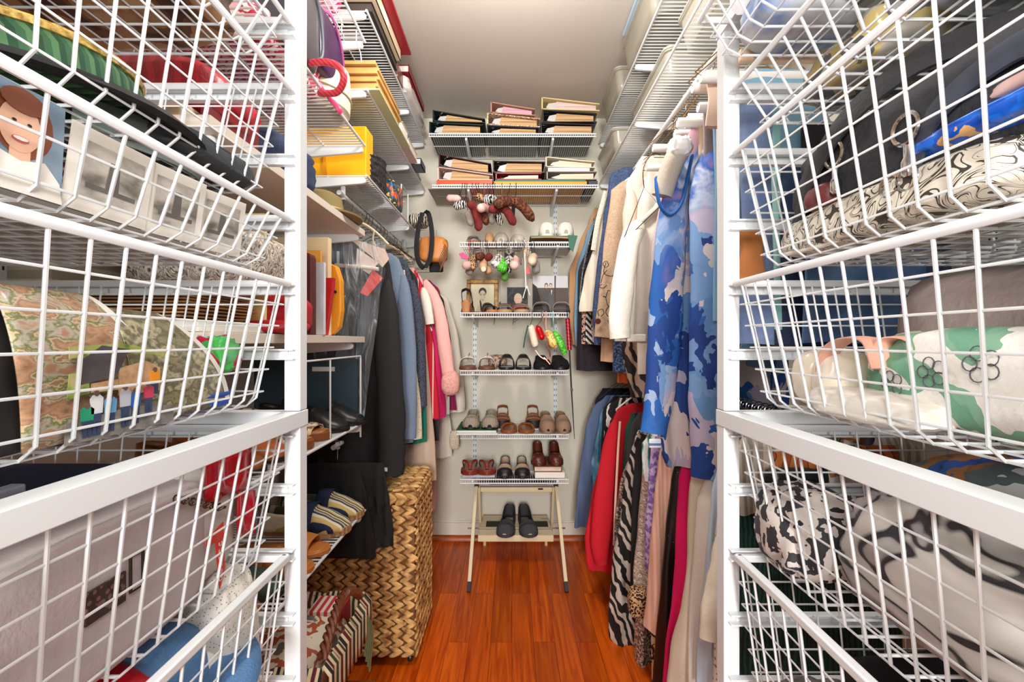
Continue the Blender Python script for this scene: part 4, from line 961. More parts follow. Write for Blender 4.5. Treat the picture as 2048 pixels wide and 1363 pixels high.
gm('coat', 'long black coat hanging at the front of the left rod', 'coat', 1.68, [(505, 752), (520, 779), (573, 786), (680, 800), (800, 806), (935, 806), (948, 802)], bc, 'UL', th=.06, seed=5, folds=9, amp=.012,
   sleeves=([[(772, 560, 1.63, .04), (776, 700, 1.62, .046), (782, 850, 1.62, .05), (780, 948, 1.62, .048)]],), hl='dark wire hanger inside the long black coat')
gm('skirt', 'pleated black skirt hanging low behind the shoe shelves', 'skirt', 1.575, [(925, 768), (1000, 779), (1060, 786), (1095, 787)], bc, 'UL', th=.02, folds=16, amp=.01, seed=2, hang=None)
gm('trousers', 'black pleated trousers hanging low in front of the wicker hamper', 'trousers', 1.55, [(940, 720), (1000, 735), (1080, 748), (1113, 752)], fab('black_crepe', (24, 24, 27)), 'UL', th=.015, folds=12, amp=.004, seed=7, hang=None)
for _ in (0,):
    t = T('clip_hanger', 'clip hanger with pale bar holding the black trousers', 'hanger', (-.62, 1.6, .69))
    MB().box((-.80, 1.588, .690), (-.44, 1.60, .703)).build('clip_bar', mat('pale_wood', (206, 196, 176), rough=.5), t)
    MB().tube([(-.62, 1.594, .70), (-.62, 1.60, .76), (-.612, 1.60, .79), (-.62, 1.60, .80), (-.634, 1.60, .79)], .0016, 6).build('hook', chrome, t)
    for xx in (-.66, -.57): MB().box((xx - .008, 1.582, .672), (xx + .008, 1.603, .712)).build('clip', dark_wire, t, bev=.002)
gm('jacket', 'light blue denim jacket next to the black coat', 'jacket', 1.77, [(506, 782), (520, 800), (560, 812), (640, 819), (760, 824), (882, 826)], fab('light_denim', (112, 128, 150), bscale=260, bump=.5), 'UL', th=.05, seed=4, amp=.006, hang='wooden_hanger',
   sleeves=([[(806, 550, 1.76, .03), (815, 680, 1.76, .033), (817, 800, 1.75, .032), (816, 876, 1.75, .03)]],))
gm('sweater', 'cream cable knit sweater peeking out under the navy jacket', 'sweater', 1.83, [(540, 810), (700, 830), (820, 842), (876, 843)], fab('cream_knit', (222, 212, 186), pat='dots', cols=[(190, 178, 150), (228, 218, 194, .3)], scale=130), 'UL', seed=9)
gm('jacket', 'navy textured jacket with beaded collar, third on the left rod', 'jacket', 1.87, [(516, 806), (530, 818), (580, 828), (680, 842), (780, 850), (822, 848)], fab('navy_texture', (50, 54, 68), pat='dots', cols=[(28, 32, 44), (62, 66, 82, .35)], scale=150), 'UL', th=.045, seed=1,
   sleeves=([[(824, 560, 1.86, .026), (836, 680, 1.86, .028), (842, 812, 1.85, .026)]],))
gm('blouse', 'emerald green blouse showing a narrow strip at its hem', 'blouse', 1.91, [(520, 815), (700, 842), (822, 853), (886, 853)], fab('emerald', (16, 104, 84)), 'UL', seed=6)
gm('top', 'black knit top hanging between the navy and the striped garments', 'top', 1.98, [(524, 812), (560, 836), (680, 846), (780, 846)], bc, 'UL', seed=3)
gm('cardigan', 'tan open cardigan hanging long on the left rod', 'cardigan', 2.03, [(540, 828), (640, 848), (800, 862), (900, 870), (960, 872)], fab('tan_knit', (206, 180, 158)), 'UL', seed=8)
rs = mat('red_white_stripe', pat='stripes', cols=[(196, 18, 44), (240, 200, 190, .72), (196, 18, 44, .86)], scale=9, rough=.8, bump=.2)
gm('dress', 'bright red dress with thin cream stripes on the left rod', 'dress', 2.08, [(540, 832), (600, 852), (700, 868), (820, 878), (834, 879)], rs, 'UL', th=.05, seed=2, amp=.004)
gm('shirt', 'black and white blouse with flowers and rolled white cuffs', 'shirt', 2.1, [(545, 834), (600, 850), (640, 862), (660, 864)], mat('floral_mono', pat='blotch', cols=[(226, 222, 212), (40, 44, 40), (220, 214, 204), (90, 110, 100)], scale=26, rough=.8), 'UL', seed=3,
   sleeves=([[(846, 575, 2.02, .022), (856, 620, 2.0, .022), (860, 648, 2.0, .02)], fab('white_cuff', (226, 220, 206))],))
gm('top', 'magenta long sleeved top beside the red striped dress', 'top', 2.14, [(545, 835), (600, 860), (700, 882), (820, 891), (836, 890)], fab('magenta', (190, 16, 88)), 'UL', th=.05, seed=4)
fur = mat('pink_fur', (238, 176, 164), rough=1, pat='noise', cols=[(226, 150, 138), (244, 196, 184)], scale=160, bump=1, bscale=300)
def cuff(base): crumple('fur_cuff', None, None, (X(900, 2.1), 2.12, Z(790, 2.12)), (.085, .075, .115), fur, 5, .07, 4, .75, parent=base)
gm('cardigan', 'pale pink cardigan with fluffy fur cuffs on the left rod', 'cardigan', 2.2, [(535, 828), (560, 846), (640, 882), (700, 892), (790, 896), (800, 894)], fab('pale_pink_knit', (240, 180, 172)), 'UL', th=.045, seed=6, extra=cuff,
   sleeves=([[(850, 560, 2.12, .028), (876, 620, 2.12, .03), (888, 690, 2.12, .032), (898, 750, 2.12, .03)]],), hang='wooden_hanger')
gm('trousers', 'narrow black garment hanging behind the pink cardigan', 'trousers', 2.27, [(560, 850), (600, 888), (680, 902), (738, 908)], bc, 'UL', seed=7)
gm('skirt', 'wine coloured short skirt behind the fluffy pink cuff', 'skirt', 2.31, [(560, 860), (580, 880), (700, 900), (784, 910), (818, 914)], fab('wine', (126, 12, 66)), 'UL', seed=1)
gm('blouse', 'white sheer blouse with buttons, last on the left rod', 'blouse', 2.40, [(575, 868), (600, 898), (680, 918), (760, 928), (808, 931), (822, 930)], fab('ivory_cloth', (214, 204, 190)), 'UL', th=.04, seed=2)
gm('trousers', 'off-white trousers hanging at the far end of the left rod', 'trousers', 2.46, [(780, 890), (860, 903), (914, 904)], fab('offwhite_cloth', (220, 212, 198)), 'UL', th=.03, seed=5, hang=None)
gm('scarf', 'long pale pink scarf hanging to knee height at the far left', 'scarf', 2.5, [(800, 860), (900, 868), (980, 874), (1016, 873)], fab('mauve_pink', (214, 168, 162)), 'UL', th=.03, seed=5, hang=None)
crumple('lace_cloth', 'beige lace edging hanging at the far left of the shoe shelves', 'lace', (X(908, 2.42), 2.44, Z(898, 2.44)), (.05, .02, .1), mat('lace', pat='dots', cols=[(150, 130, 110), (216, 202, 180, .3)], scale=200), 4, .1, 3)
m = MB(); m.box((X(863, 2.2), 2.19, Z(880, 2.2)), (X(879, 2.2), 2.194, Z(838, 2.2))); o = m.build('clothing_tag', mat('black_card', (26, 26, 28), rough=.4), label='black rectangular clothing tag dangling on the left', cat='tag', bev=.001)
m = MB(); m.box((X(891, 2.2), 2.2, Z(828, 2.2)), (X(899, 2.2), 2.203, Z(792, 2.2))); m.build('clothing_tag', mat('grey_card', (186, 182, 176)), label='pale grey clothing tag next to the wine skirt', cat='tag')
# ---------------------------------------------------------------- hamper
wk = bpy.data.materials.new('water_hyacinth_weave'); wk.use_nodes = True; _n = wk.node_tree; b = _n.nodes['Principled BSDF']
b.inputs['Roughness'].default_value = .6
tc = _n.nodes.new('ShaderNodeTexCoord'); t_ = _n.nodes.new('ShaderNodeTexNoise'); t_.inputs['Scale'].default_value = 30; _n.links.new(tc.outputs['Object'], t_.inputs['Vector'])
r_ = _n.nodes.new('ShaderNodeValToRGB'); e = r_.color_ramp.elements; e[0].position = .32; e[0].color = lin((140, 88, 42)); e[1].position = .62; e[1].color = lin((226, 180, 112))
_n.links.new(t_.outputs['Fac'], r_.inputs['Fac']); _n.links.new(r_.outputs['Color'], b.inputs['Base Color'])
def braid_face(mb, o, U_, V_, Nn, wu, hv, row=.03, pitch=.036):
    """rows of chevron leaf strands, like a braid, over a flat face"""
    n = int(round(hv / row)); row = hv / n
    for i in range(n):
        c = int(wu / pitch); pt = wu / c; ph_ = random.uniform(-.25, .25)
        for k in range(c):
            for s in (-1, 1):
                jit = .9 + .2 * random.random()
                ce = o + U_ * ((k + .5 + ph_ + .05 * random.uniform(-1, 1)) * pt) + V_ * ((i + .5 + s * .235) * row) + Nn * .004
                ang = s * -.42; a = (U_ * math.cos(ang) + V_ * math.sin(ang)); b_ = (V_ * math.cos(ang) - U_ * math.sin(ang))
                L_ = pt * 1.2 * jit; Wd = row * .27
                R = []
                for q in range(6):
                    f = q / 5; ww = Wd * (math.sin(PI * (.08 + .84 * f)) ** .7); R.append([ce + a * (L_ * (f - .5)) + b_ * (ww * math.cos(2 * PI * j / 6)) + Nn * (ww * .75 * math.sin(2 * PI * j / 6) + .002 * math.sin(PI * f)) for j in range(6)])
                mb.rings(R)
t = T('wicker_hamper', 'tall woven water hyacinth hamper on small casters, under the black skirts', 'hamper', (-.56, 1.75, 0))
hx0, hx1, hy0, hy1, hz0, hz1 = -.80, -.346, 1.60, 1.905, .032, .565
MB().box((hx0, hy0, hz0), (hx1, hy1, hz1)).build('hamper_core', mat('weave_dark', (112, 72, 36)), t)
m = MB(); V3 = Vector
braid_face(m, V3((hx0, hy0, hz0)), V3((1, 0, 0)), V3((0, 0, 1)), V3((0, -1, 0)), hx1 - hx0, hz1 - hz0, .034, .040)
m.build('front_weave', wk, t)
m = MB(); braid_face(m, V3((hx1, hy0, hz0)), V3((0, 1, 0)), V3((0, 0, 1)), V3((1, 0, 0)), hy1 - hy0, hz1 - hz0, .034, .040); m.build('side_weave', wk, t)
m = MB(); m.box((hx0, hy0, hz1 + .005), (hx1, hy1, hz1 + .045)); lid = m.build('lid', mat('weave_mid', (170, 122, 66)), t, bev=.01)
m = MB(); braid_face(m, V3((hx0, hy0, hz1 + .048)), V3((1, 0, 0)), V3((0, 1, 0)), V3((0, 0, 1)), hx1 - hx0, hy1 - hy0, .034, .036)
braid_face(m, V3((hx0, hy0, hz1 + .004)), V3((1, 0, 0)), V3((0, 0, 1)), V3((0, -1, 0)), hx1 - hx0, .04, .036, .036)
braid_face(m, V3((hx1, hy0, hz1 + .004)), V3((0, 1, 0)), V3((0, 0, 1)), V3((1, 0, 0)), hy1 - hy0, .04, .036, .036)
m.build('lid_weave', wk, lid)
m = MB(); m.tube([(hx1 + .004, 1.69, hz1 - .02), (hx1 + .004, 1.69, hz1 - .05), (hx1 + .004, 1.78, hz1 - .05), (hx1 + .004, 1.78, hz1 - .02)], .006, 8, closed=True); m.build('handle_hole_rim', mat('weave_dark', (112, 72, 36)), t)
m = MB(); m.tube(bez([(-.47, 1.592, .60), (-.455, 1.583, .56), (-.48, 1.585, .52), (-.47, 1.583, .47)], 5), .004, 6, ry=.001); m.tube(bez([(-.46, 1.592, .60), (-.43, 1.583, .575), (-.45, 1.585, .555)], 5), .004, 6, ry=.001); m.build('tie', mat('linen_tape', (196, 180, 156)), t)
for x in (hx0 + .03, hx1 - .02):
    for y in (hy0 + .02, hy1 - .02):
        m = MB(); m.lathe([(.013, -.008), (.015, -.005), (.015, .005), (.013, .008)], (x, y, .015), 16, 'x'); m.box((x - .011, y - .006, .015), (x - .009, y + .006, .036)); m.box((x + .009, y - .006, .015), (x + .011, y + .006, .036)); m.build('caster', mat('caster_black', (30, 28, 28), rough=.3), t)
# striped lined basket
strp = mat('ticking_stripe', pat='stripes', cols=[(226, 206, 168), (58, 66, 42, .17), (226, 206, 168, .34), (96, 34, 40, .5), (226, 206, 168, .67), (34, 38, 40, .82)], scale=6.5, rough=.85, bump=.4, bscale=200)
strp_y = mat('ticking_stripe_side', pat='stripes', cols=[(226, 206, 168), (58, 66, 42, .17), (226, 206, 168, .34), (96, 34, 40, .5), (226, 206, 168, .67), (34, 38, 40, .82)], scale=6.5, rough=.85, bump=.4, bscale=200, rot=(0, 0, PI / 2))
t = T('lined_basket', 'willow basket with a striped green, cream and burgundy fabric lining and braided handle', 'basket', (-.62, 1.22, .02))
bx0, bx1, by0, by1, bz = -.80, -.43, 1.02, 1.33, .40
def wall_strip(a, b_, out, m, nm):
    R = []
    for q in range(7):
        f = q / 6; o = out * (.012 * math.sin(PI * f)); z = bz + .018 * math.sin(PI * f * .5) if q < 3 else bz + .016 - (q - 2) * .028
        row = []
        for k in range(25):
            u = k / 24; p = a + (b_ - a) * u; row.append(p + out * (.004 * math.sin(u * 50) + (.016 if q >= 3 else .0) * 1) + V3((0, 0, z - a.z + .004 * math.sin(u * 17))))
        R.append(row)
    return MB().grid(R).build(nm, m, t, solid=.003)
m = MB(); m.rings([[(bx0 + i_, by0 + i_, z), (bx1 - i_, by0 + i_, z), (bx1 - i_, by1 - i_, z), (bx0 + i_, by1 - i_, z)] for i_, z in ((.05, .16), (.02, .28), (.0, bz))], cap=False); m.build('basket_wall', mat('willow_dark', (104, 58, 34), rough=.5), t, solid=.01)
MB().box((bx0 + .05, by0 + .05, .155), (bx1 - .05, by1 - .05, .165)).build('basket_floor', mat('willow_dark', (104, 58, 34)), t)
z0_ = bz
for a, b_, o, mm in ((V3((bx0, by1, z0_)), V3((bx1, by1, z0_)), V3((0, -1, 0)), strp), (V3((bx1, by0, z0_)), V3((bx1, by1, z0_)), V3((1, 0, 0)), strp_y), (V3((bx0, by0, z0_)), V3((bx1, by0, z0_)), V3((0, -1, 0)), strp)):
    wall_strip(a, b_, o, mm, 'fabric_liner')
m = MB()
for s in range(3):
    ph = 2 * PI * s / 3; m.tube([(bx1 - .01 + .008 * math.cos(k * .9 + ph), by0 + .02 + (by1 - by0 - .05) * k / 40, .415 + .07 * math.sin(PI * k / 40) + .008 * math.sin(k * .9 + ph)) for k in range(41)], .006, 6)
m.build('braided_handle', mat('willow_red', (118, 62, 36), rough=.45), t)
m = MB()
for k in range(4): m.tube(bez([(bx1 + .018, by1 - .05, .37), (bx1 + .02 + .003 * k, by1 - .055 + .006 * k, .32), (bx1 + .014 + .002 * k, by1 - .06 + .008 * k, .26 - .02 * k)], 4), .0035, 6, ry=.001)
m.build('ribbon_tie', fab('olive_ribbon', (110, 112, 72)), t)
crumple('pillow_cover', 'cream floral cloth with rust flowers inside the striped basket', 'cloth', (-.60, 1.17, .2), (.3, .24, .20), mat('rust_floral', pat='blotch', cols=[(228, 218, 196), (232, 222, 202), (176, 88, 54), (226, 214, 190), (120, 110, 100)], scale=16, rough=.8), 4, .08, 2, .5)
slab('gift_box', 'red and cream striped card box inside the striped basket', 'box', (-.56, 1.23, .30), (-.47, 1.31, .41), mat('candy_stripe', pat='stripes', cols=[(206, 60, 66), (240, 226, 214)], scale=16, rough=.6))
slab('step_stool', 'low brown wooden step under the striped basket', 'stool', (-.80, 1.03, 0), (-.40, 1.33, .15), mat('stool_brown', (122, 74, 38), rough=.5), bev=.006)
# ---------------------------------------------------------------- shoes on the left wire racks
blk_sp = mat('black_glitter', pat='dots', cols=[(240, 240, 240), (30, 29, 30, .06)], scale=210, rough=.4)
PIx = PI / 2
sol_b = mat('black_sole', (28, 26, 26), rough=.5); leather_brown = mat('brown_leather', (138, 78, 40), rough=.4, bump=.15); insole_tan = mat('tan_insole', (176, 112, 62), rough=.5)
def rshoe(label, loc, **k): return shoe(label=label, loc=loc, rz=k.pop('rz', PI / 2), **k)
rshoe('sparkly black sneaker, the far one on the upper shoe rack', (-.615, 1.475, .879), name='sneaker', cat='shoe', kind='sneaker', up=blk_sp, sole=sol_b, inner=sol_b, L=.27, Wd=.095, h=.07, hq=.075)
rshoe('sparkly black sneaker, the near one on the upper shoe rack', (-.63, 1.365, .879), name='sneaker', cat='shoe', kind='sneaker', up=blk_sp, sole=sol_b, inner=sol_b, L=.27, Wd=.095, h=.07, hq=.075)
mt = mat('metallic_mesh', pat='cells', cols=[(226, 206, 160), (120, 90, 60), (240, 232, 214)], scale=120, rough=.3)
for y, lb in ((1.25, 'brown wooden-soled sandal with metallic woven straps, beside the sparkly sneakers'), (1.14, 'brown wooden-soled sandal with metallic woven straps, its nearer mate')):
    rshoe(lb, (-.63, y, .879), name='sandal', cat='shoe', kind='sandal', up=mt, sole=leather_brown, inner=insole_tan, L=.25, ts=.022)
for y, lb in ((1.03, 'orange brown loafer on the upper shoe rack behind the post'), (.93, 'dark brown loafer on the upper shoe rack, nearest the drawer tower')):
    rshoe(lb, (-.64, y, .879), name='loafer', cat='shoe', kind='flat', up=mat('cognac', (176, 92, 44), rough=.35) if y > 1 else leather_brown, sole=sol_b, inner=insole_tan, L=.26)
esp = mat('stripe_canvas', pat='stripes', cols=[(214, 186, 120), (236, 226, 198, .2), (50, 62, 84, .36), (196, 178, 160, .5), (84, 96, 74, .62), (232, 214, 160, .74), (36, 48, 76, .88)], scale=7, rough=.85, rot=(0, 0, 0), bump=.4, bscale=260)
jute = mat('jute', pat='stripes', cols=[(196, 156, 112), (160, 118, 80)], scale=30, rough=.9, bump=.8, bscale=160)
navy_c = fab('navy_canvas', (28, 40, 74))
for y, lb in ((1.47, 'striped canvas espadrille with navy band, the far one'), (1.35, 'striped canvas espadrille with navy band, the near one')):
    s_ = rshoe(lb, (-.62, y, .579), name='espadrille', cat='shoe', kind='flat', up=esp, sole=jute, inner=jute, L=.27, Wd=.1, h=.07, hq=.06, ts=.022)
    R = []
    for q in range(4):
        yy = .005 - .014 * q; R.append([(-.051 * math.cos(PI * k / 12), yy, .014 + .072 * math.sin(PI * k / 12) ** .7) for k in range(13)])
    MB().grid(R).build('navy_band', navy_c, s_, local=True, solid=.004)
tansl = mat('tan_slide', (198, 122, 56), rough=.35)
for y, lb in ((1.22, 'tan leather slide sandal beside the striped espadrilles'), (1.12, 'tan leather slide sandal, nearer of the two')):
    rshoe(lb, (-.62, y, .579), name='slide_sandal', cat='shoe', kind='slide', up=tansl, sole=tansl, inner=tansl, L=.25, h=.055)
rshoe('dark green mule with white zigzag trim on the lower shoe rack', (-.64, 1.02, .579), name='mule', cat='shoe', kind='mule', up=fab('dark_green', (52, 70, 54)), sole=sol_b, inner=mat('zigzag', pat='zebra', cols=[(20, 20, 20), (226, 214, 190)], scale=30, dist=8), L=.25)
rshoe('brown ballet flat on the lower shoe rack nearest the tower', (-.64, .92, .579), name='ballet_flat', cat='shoe', kind='flat', up=leather_brown, sole=sol_b, inner=insole_tan, L=.25)
for y, lb in ((1.36, 'caramel brown boot shoe on the lowest wire rack, furthest'), (1.22, 'caramel brown shoe on the lowest wire rack, middle'), (.95, 'pale grey slipper on the lowest wire rack, nearest')):
    rshoe(lb, (-.66, y, .304), name='ankle_shoe', cat='shoe', kind='clog', up=mat('caramel', (176, 116, 60), rough=.5) if y > 1 else fab('grey_felt', (176, 172, 168)), sole=sol_b, inner=insole_tan, L=.26, h=.08, hq=.09)
m = MB(); m.tube([(-.505, 1.50, .83), (-.505, 1.50, 1.10), (-.505, 1.02, 1.10), (-.505, 1.02, .88)], .003, 8); m.line((-.505, 1.25, 1.10), (-.505, 1.25, .88), .0025); m.build('shelf_divider', white_coat, label='white wire hoop above the sparkly sneakers', cat='divider')
t = T('garment_bag', 'dark teal folder in clear plastic leaning behind the sneakers', 'garment bag', (-.75, 1.51, .88))
MB().box((-.86, 1.50, .882), (-.515, 1.512, 1.09)).build('folder_panel', mat('dark_teal', (48, 68, 80), rough=.5), t)
MB().box((X(625, 1.5), 1.497, Z(742, 1.5)), (X(670, 1.5), 1.4995, Z(733, 1.5))).build('white_label', pw, t, smooth=False)
bpy.data.objects.remove(bpy.data.objects['care_label'])
# ================================================================ back wall contents
def cov(n, c): return mat(n + '_album_cover', c, rough=.4)
def alb(label, px0, px1, py_b, d, hl, hr, c, tilt=0, zb=None, **k):
    return binder(label, X(px0, d), X(px1, d), d, d + .27, zb, hl, hr, c, tilt, **k)
gb, dk, crm, flo = cov('dark_green', (22, 44, 42)), cov('near_black', (34, 32, 34)), cov('cream', (232, 208, 150)), mat('floral_album_cover', pat='blotch', cols=[(236, 216, 184), (180, 120, 80), (240, 224, 196), (150, 100, 70), (238, 220, 190)], scale=50, rough=.4)
z = 2.208; d = 2.30
alb('dark green photo album, lower one of the left stack on the upper back shelf', 859, 966, 265, d, .062, .048, gb, zb=z)
alb('dark green photo album with creamy pages, top left stack of the upper back shelf', 866, 970, 240, d, .058, .022, gb, tilt=-.03, zb=z + .064)
alb('dark album at the bottom of the middle stack on the upper back shelf', 974, 1078, 265, d, .046, .034, cov('slate', (50, 54, 60)), zb=z, tilt=0)
alb('floral covered album in the middle stack on the upper back shelf', 975, 1080, 247, d, .06, .044, flo, tilt=-.05, zb=z + .048)
alb('pink paged album on top of the middle stack, nearest the ceiling', 982, 1070, 225, d, .055, .035, cov('rosy_tan', (190, 140, 120)), tilt=-.07, zb=z + .109, rings=False, pg=mat('pink_pages', pat='noise', cols=[(190, 138, 158), (218, 178, 188)], scale=6, stretch=(.3, .3, 60), rough=.7))
alb('black album at the bottom of the right stack on the upper back shelf', 1082, 1190, 265, d, .058, .05, dk, zb=z)
alb('black album in the middle of the right stack on the upper back shelf', 1086, 1194, 240, d, .064, .045, dk, tilt=-.0, zb=z + .060)
alb('cream yellow album on top of the right stack, nearest the ceiling', 1084, 1199, 212, d, .062, .038, crm, tilt=-.03, zb=z + .126, pg=mat('mauve_pages', pat='noise', cols=[(190, 160, 160), (228, 210, 200)], scale=6, stretch=(.3, .3, 60), rough=.7))
z = 1.935; d = 2.262
slab('accordion_folder', 'bright orange folder under the left albums on the second back shelf', 'folder', (X(873, d), d, z + .002), (X(985, d), d + .25, z + .022), mat('bright_orange', (236, 76, 24), rough=.4))
slab('paper_sheet', 'white card sheet at the lip of the second back shelf, left end', 'paper', (X(880, d), d - .003, z - .0), (X(930, d), d + .2, z + .0015), paper)
alb('pale pink photo album resting on the bright orange folder', 876, 985, 360, d, .068, .03, cov('blush', (216, 184, 172)), zb=z + .023)
alb('dark plum photo album sloping on top of the pale pink one', 878, 982, 330, d, .062, .052, cov('plum', (66, 34, 38)), tilt=-.14, zb=z + .093)
slab('accordion_folder', 'long orange gold accordion folder under the middle and right albums', 'folder', (X(988, d), d, z + .001), (X(1174, d), d + .3, z + .018), mat('orange_gold', pat='noise', cols=[(206, 132, 30), (240, 176, 60)], scale=5, stretch=(.3, .3, 90), rough=.6))
slab('file_folder', 'thin teal folder between the orange gold folder and the albums', 'folder', (X(990, d), d, z + .019), (X(1172, d), d + .24, z + .025), mat('teal_card', (66, 140, 124), rough=.5))
alb('crimson covered scrapbook in the middle of the second back shelf', 992, 1083, 350, d, .034, .034, cov('crimson', (150, 24, 40)), zb=z + .026, rings=False, pg=mat('pastel_pages', pat='noise', cols=[(226, 160, 130), (180, 214, 196), (240, 220, 190)], scale=6, stretch=(.3, .3, 90), rough=.7))
alb('dark brown album on top of the crimson scrapbook', 986, 1090, 335, d, .062, .056, cov('espresso', (48, 36, 32)), zb=z + .061)
alb('grey hardback album at the bottom of the right pile on the second back shelf', 1094, 1194, 348, d, .042, .042, cov('greige', (150, 140, 130)), zb=z + .026, rings=False, pg=mat('cream_pages', pat='noise', cols=[(216, 190, 166), (238, 222, 200)], scale=6, stretch=(.3, .3, 60), rough=.7))
slab('file_folder', 'white papers in a grey folder between the grey and the cream album', 'folder', (X(1096, d), d + .004, z + .069), (X(1180, d), d + .24, z + .088), mat('pale_lilac_paper', (214, 214, 226), rough=.6))
alb('cream album with gold rings topping the right pile on the second back shelf', 1092, 1190, 325, d, .052, .032, cov('ivory', (226, 212, 184)), tilt=-.02, zb=z + .09, pg=mat('cream_pages', pat='noise'))
slab('box', 'dark slate box at the right end of the second back shelf', 'box', (X(1178, d), d + .01, z + .001), (X(1198, d) - .004, d + .28, z + .024), mat('slate_box', (60, 62, 74), rough=.5))
slab('cardboard_sheet', 'grey card sheet hanging under the left end of the second back shelf', 'card', (-.43, 2.30, 1.925), (-.27, 2.56, 1.929), mat('greige_card', (150, 142, 132), rough=.6))
# --- boot shapers on hooks
leo = mat('leopard_plush', pat='leopard', cols=[(28, 14, 10), (120, 62, 34, .3), (30, 16, 12, .44), (132, 70, 38, .6)], scale=80, rough=.8, bump=.5)
leo2 = mat('cream_leopard_plush', pat='leopard', cols=[(58, 34, 24), (214, 170, 120, .4), (50, 30, 22, .66)], scale=90, rough=.8, bump=.4)
zeb = mat('zebra_plush', pat='zebra', cols=[(26, 24, 26), (236, 230, 224, .5)], scale=28, dist=7, rough=.8)
redp = mat('red_plush', pat='noise', cols=[(92, 24, 26), (142, 46, 44)], scale=30, rough=.9, bump=.5)
pinkp = mat('pink_plush', pat='noise', cols=[(214, 168, 160), (238, 206, 198)], scale=24, rough=.9, bump=.5)
greyp = fab('grey_plush', (168, 156, 146)); grn_gl = mat('green_glitter', pat='cells', cols=[(70, 190, 40), (130, 236, 90), (50, 160, 30)], scale=260, rough=.35)
tanp = fab('tan_plush', (206, 160, 120)); gold_tip = mat('gold_tip', (232, 208, 176), rough=.3)
mono = mat('mono_floral', pat='blotch', cols=[(232, 226, 222), (230, 224, 220), (60, 54, 56), (236, 230, 226)], scale=60, rough=.7)
def shaper(label, pts, r, m, hx, hy, zl, d, tip=None, kind='boot_shaper'):
    """pts px along the padded arm, hanging by a wire hook from the lip at (hx, zl)"""
    q = bez([P(a, b_, c) for a, b_, c in pts], 6); n = len(q)
    t = T(kind, label, 'boot shaper', tuple(q[-1]))
    rad = [r * (math.sin(PI * min(1, (i + .6) / 3.2) / 2)) * (math.sin(PI * min(1, (n - 1 - i + .6) / 3.2) / 2)) for i in range(n)]
    MB().tube(q, rad, 14).build('padded_arm', m, t, auto=80)
    if tip: e = q[0]; MB().lathe([(.001, -.006), (r * .6, -.003), (r * .7, .008), (r * .6, .014)], (e.x, e.y - .002, e.z), 12, 'y').build('tip', tip, t)
    k = q[min(2, n - 1)] if hy == 0 else q[min(hy, n - 1)]
    x = X(hx, d)
    MB().tube(bez([k + Vector((0, 0, r * .6)), ((x + k.x) / 2, d - .012, (k.z + zl) / 2), (x, d - .008, zl - .012), (x, d - .006, zl + .004), (x, d + .004, zl + .007), (x, d + .009, zl - .006)], 4), .0014, 6).build('hook', dark_wire, t)
    return t
zl = 1.934; d = 2.2
S = shaper
S('pale pink plush shaper pointing left, uppermost on the second back shelf lip', [(893, 396, 2.19), (905, 396, 2.2), (922, 397, 2.21)], .017, pinkp, 925, 10, zl, 2.255)
S('grey plush shaper drooping left under the zebra one', [(934, 422, 2.22), (939, 436, 2.22), (944, 452, 2.22)], .019, greyp, 930, 2, zl, 2.255)
S('zebra striped shaper with its tip pointing left', [(909, 414, 2.16), (920, 410, 2.18), (932, 408, 2.2)], .02, zeb, 934, 10, zl, 2.255)
S('long dark red plush shaper hanging straight down', [(938, 405, 2.12), (948, 416, 2.15), (956, 440, 2.17), (957, 462, 2.18)], .021, redp, 945, 2, zl, 2.255)
S('small cream leopard shaper tucked behind the zebra ones', [(952, 394, 2.2), (960, 394, 2.2), (967, 400, 2.22)], .017, leo2, 952, 8, zl, 2.255)
S('leopard shaper hanging down between the pink and grey ones', [(964, 418, 2.21), (970, 434, 2.21), (973, 450, 2.21)], .018, leo, 957, 1, zl, 2.255)
S('plump zebra striped shaper facing the room', [(971, 399, 2.12), (980, 399, 2.17), (992, 400, 2.2)], .024, zeb, 975, 6, zl, 2.255)
S('pale pink plush shaper facing the room below the plump zebra one', [(959, 417, 2.1), (966, 415, 2.14), (978, 414, 2.2)], .021, pinkp, 968, 8, zl, 2.255)
S('zebra striped shaper hanging straight down in the middle', [(990, 420, 2.22), (997, 434, 2.22), (1001, 450, 2.22)], .018, zeb, 985, 1, zl, 2.255)
S('grey brown plush shaper hanging behind the zebra one', [(980, 420, 2.25), (983, 434, 2.25), (985, 448, 2.25)], .018, greyp, 980, 1, zl, 2.255)
S('dark red plush shaper facing the room, lower middle', [(981, 419, 2.1), (990, 418, 2.14), (1000, 418, 2.19)], .02, redp, 990, 8, zl, 2.255)
S('dark red plush shaper bending down to the right', [(1000, 416, 2.18), (1012, 420, 2.16), (1020, 432, 2.17), (1029, 450, 2.19)], .021, redp, 1004, 2, zl, 2.255)
S('large curved leopard shaper reaching right and down, the biggest one', [(990, 411, 2.08), (1008, 402, 2.11), (1030, 404, 2.14), (1048, 416, 2.16), (1067, 442, 2.18)], .024, leo, 1020, 5, zl, 2.255)
t = T('belt_strap', 'short black strap hanging behind the large leopard shaper', 'strap', tuple(P(1028, 448, 2.24)))
MB().tube([P(1027, 410, 2.235), P(1026, 430, 2.235), P(1028, 449, 2.235)], .010, 8, ry=.002).build('strap_band', blk, t); MB().tube([P(1027, 410, 2.235), P(1032, 385, 2.24), (X(1032, 2.25), 2.246, zl + .006), (X(1032, 2.25), 2.262, zl)], .002, 6).build('hook', black_rub, t)
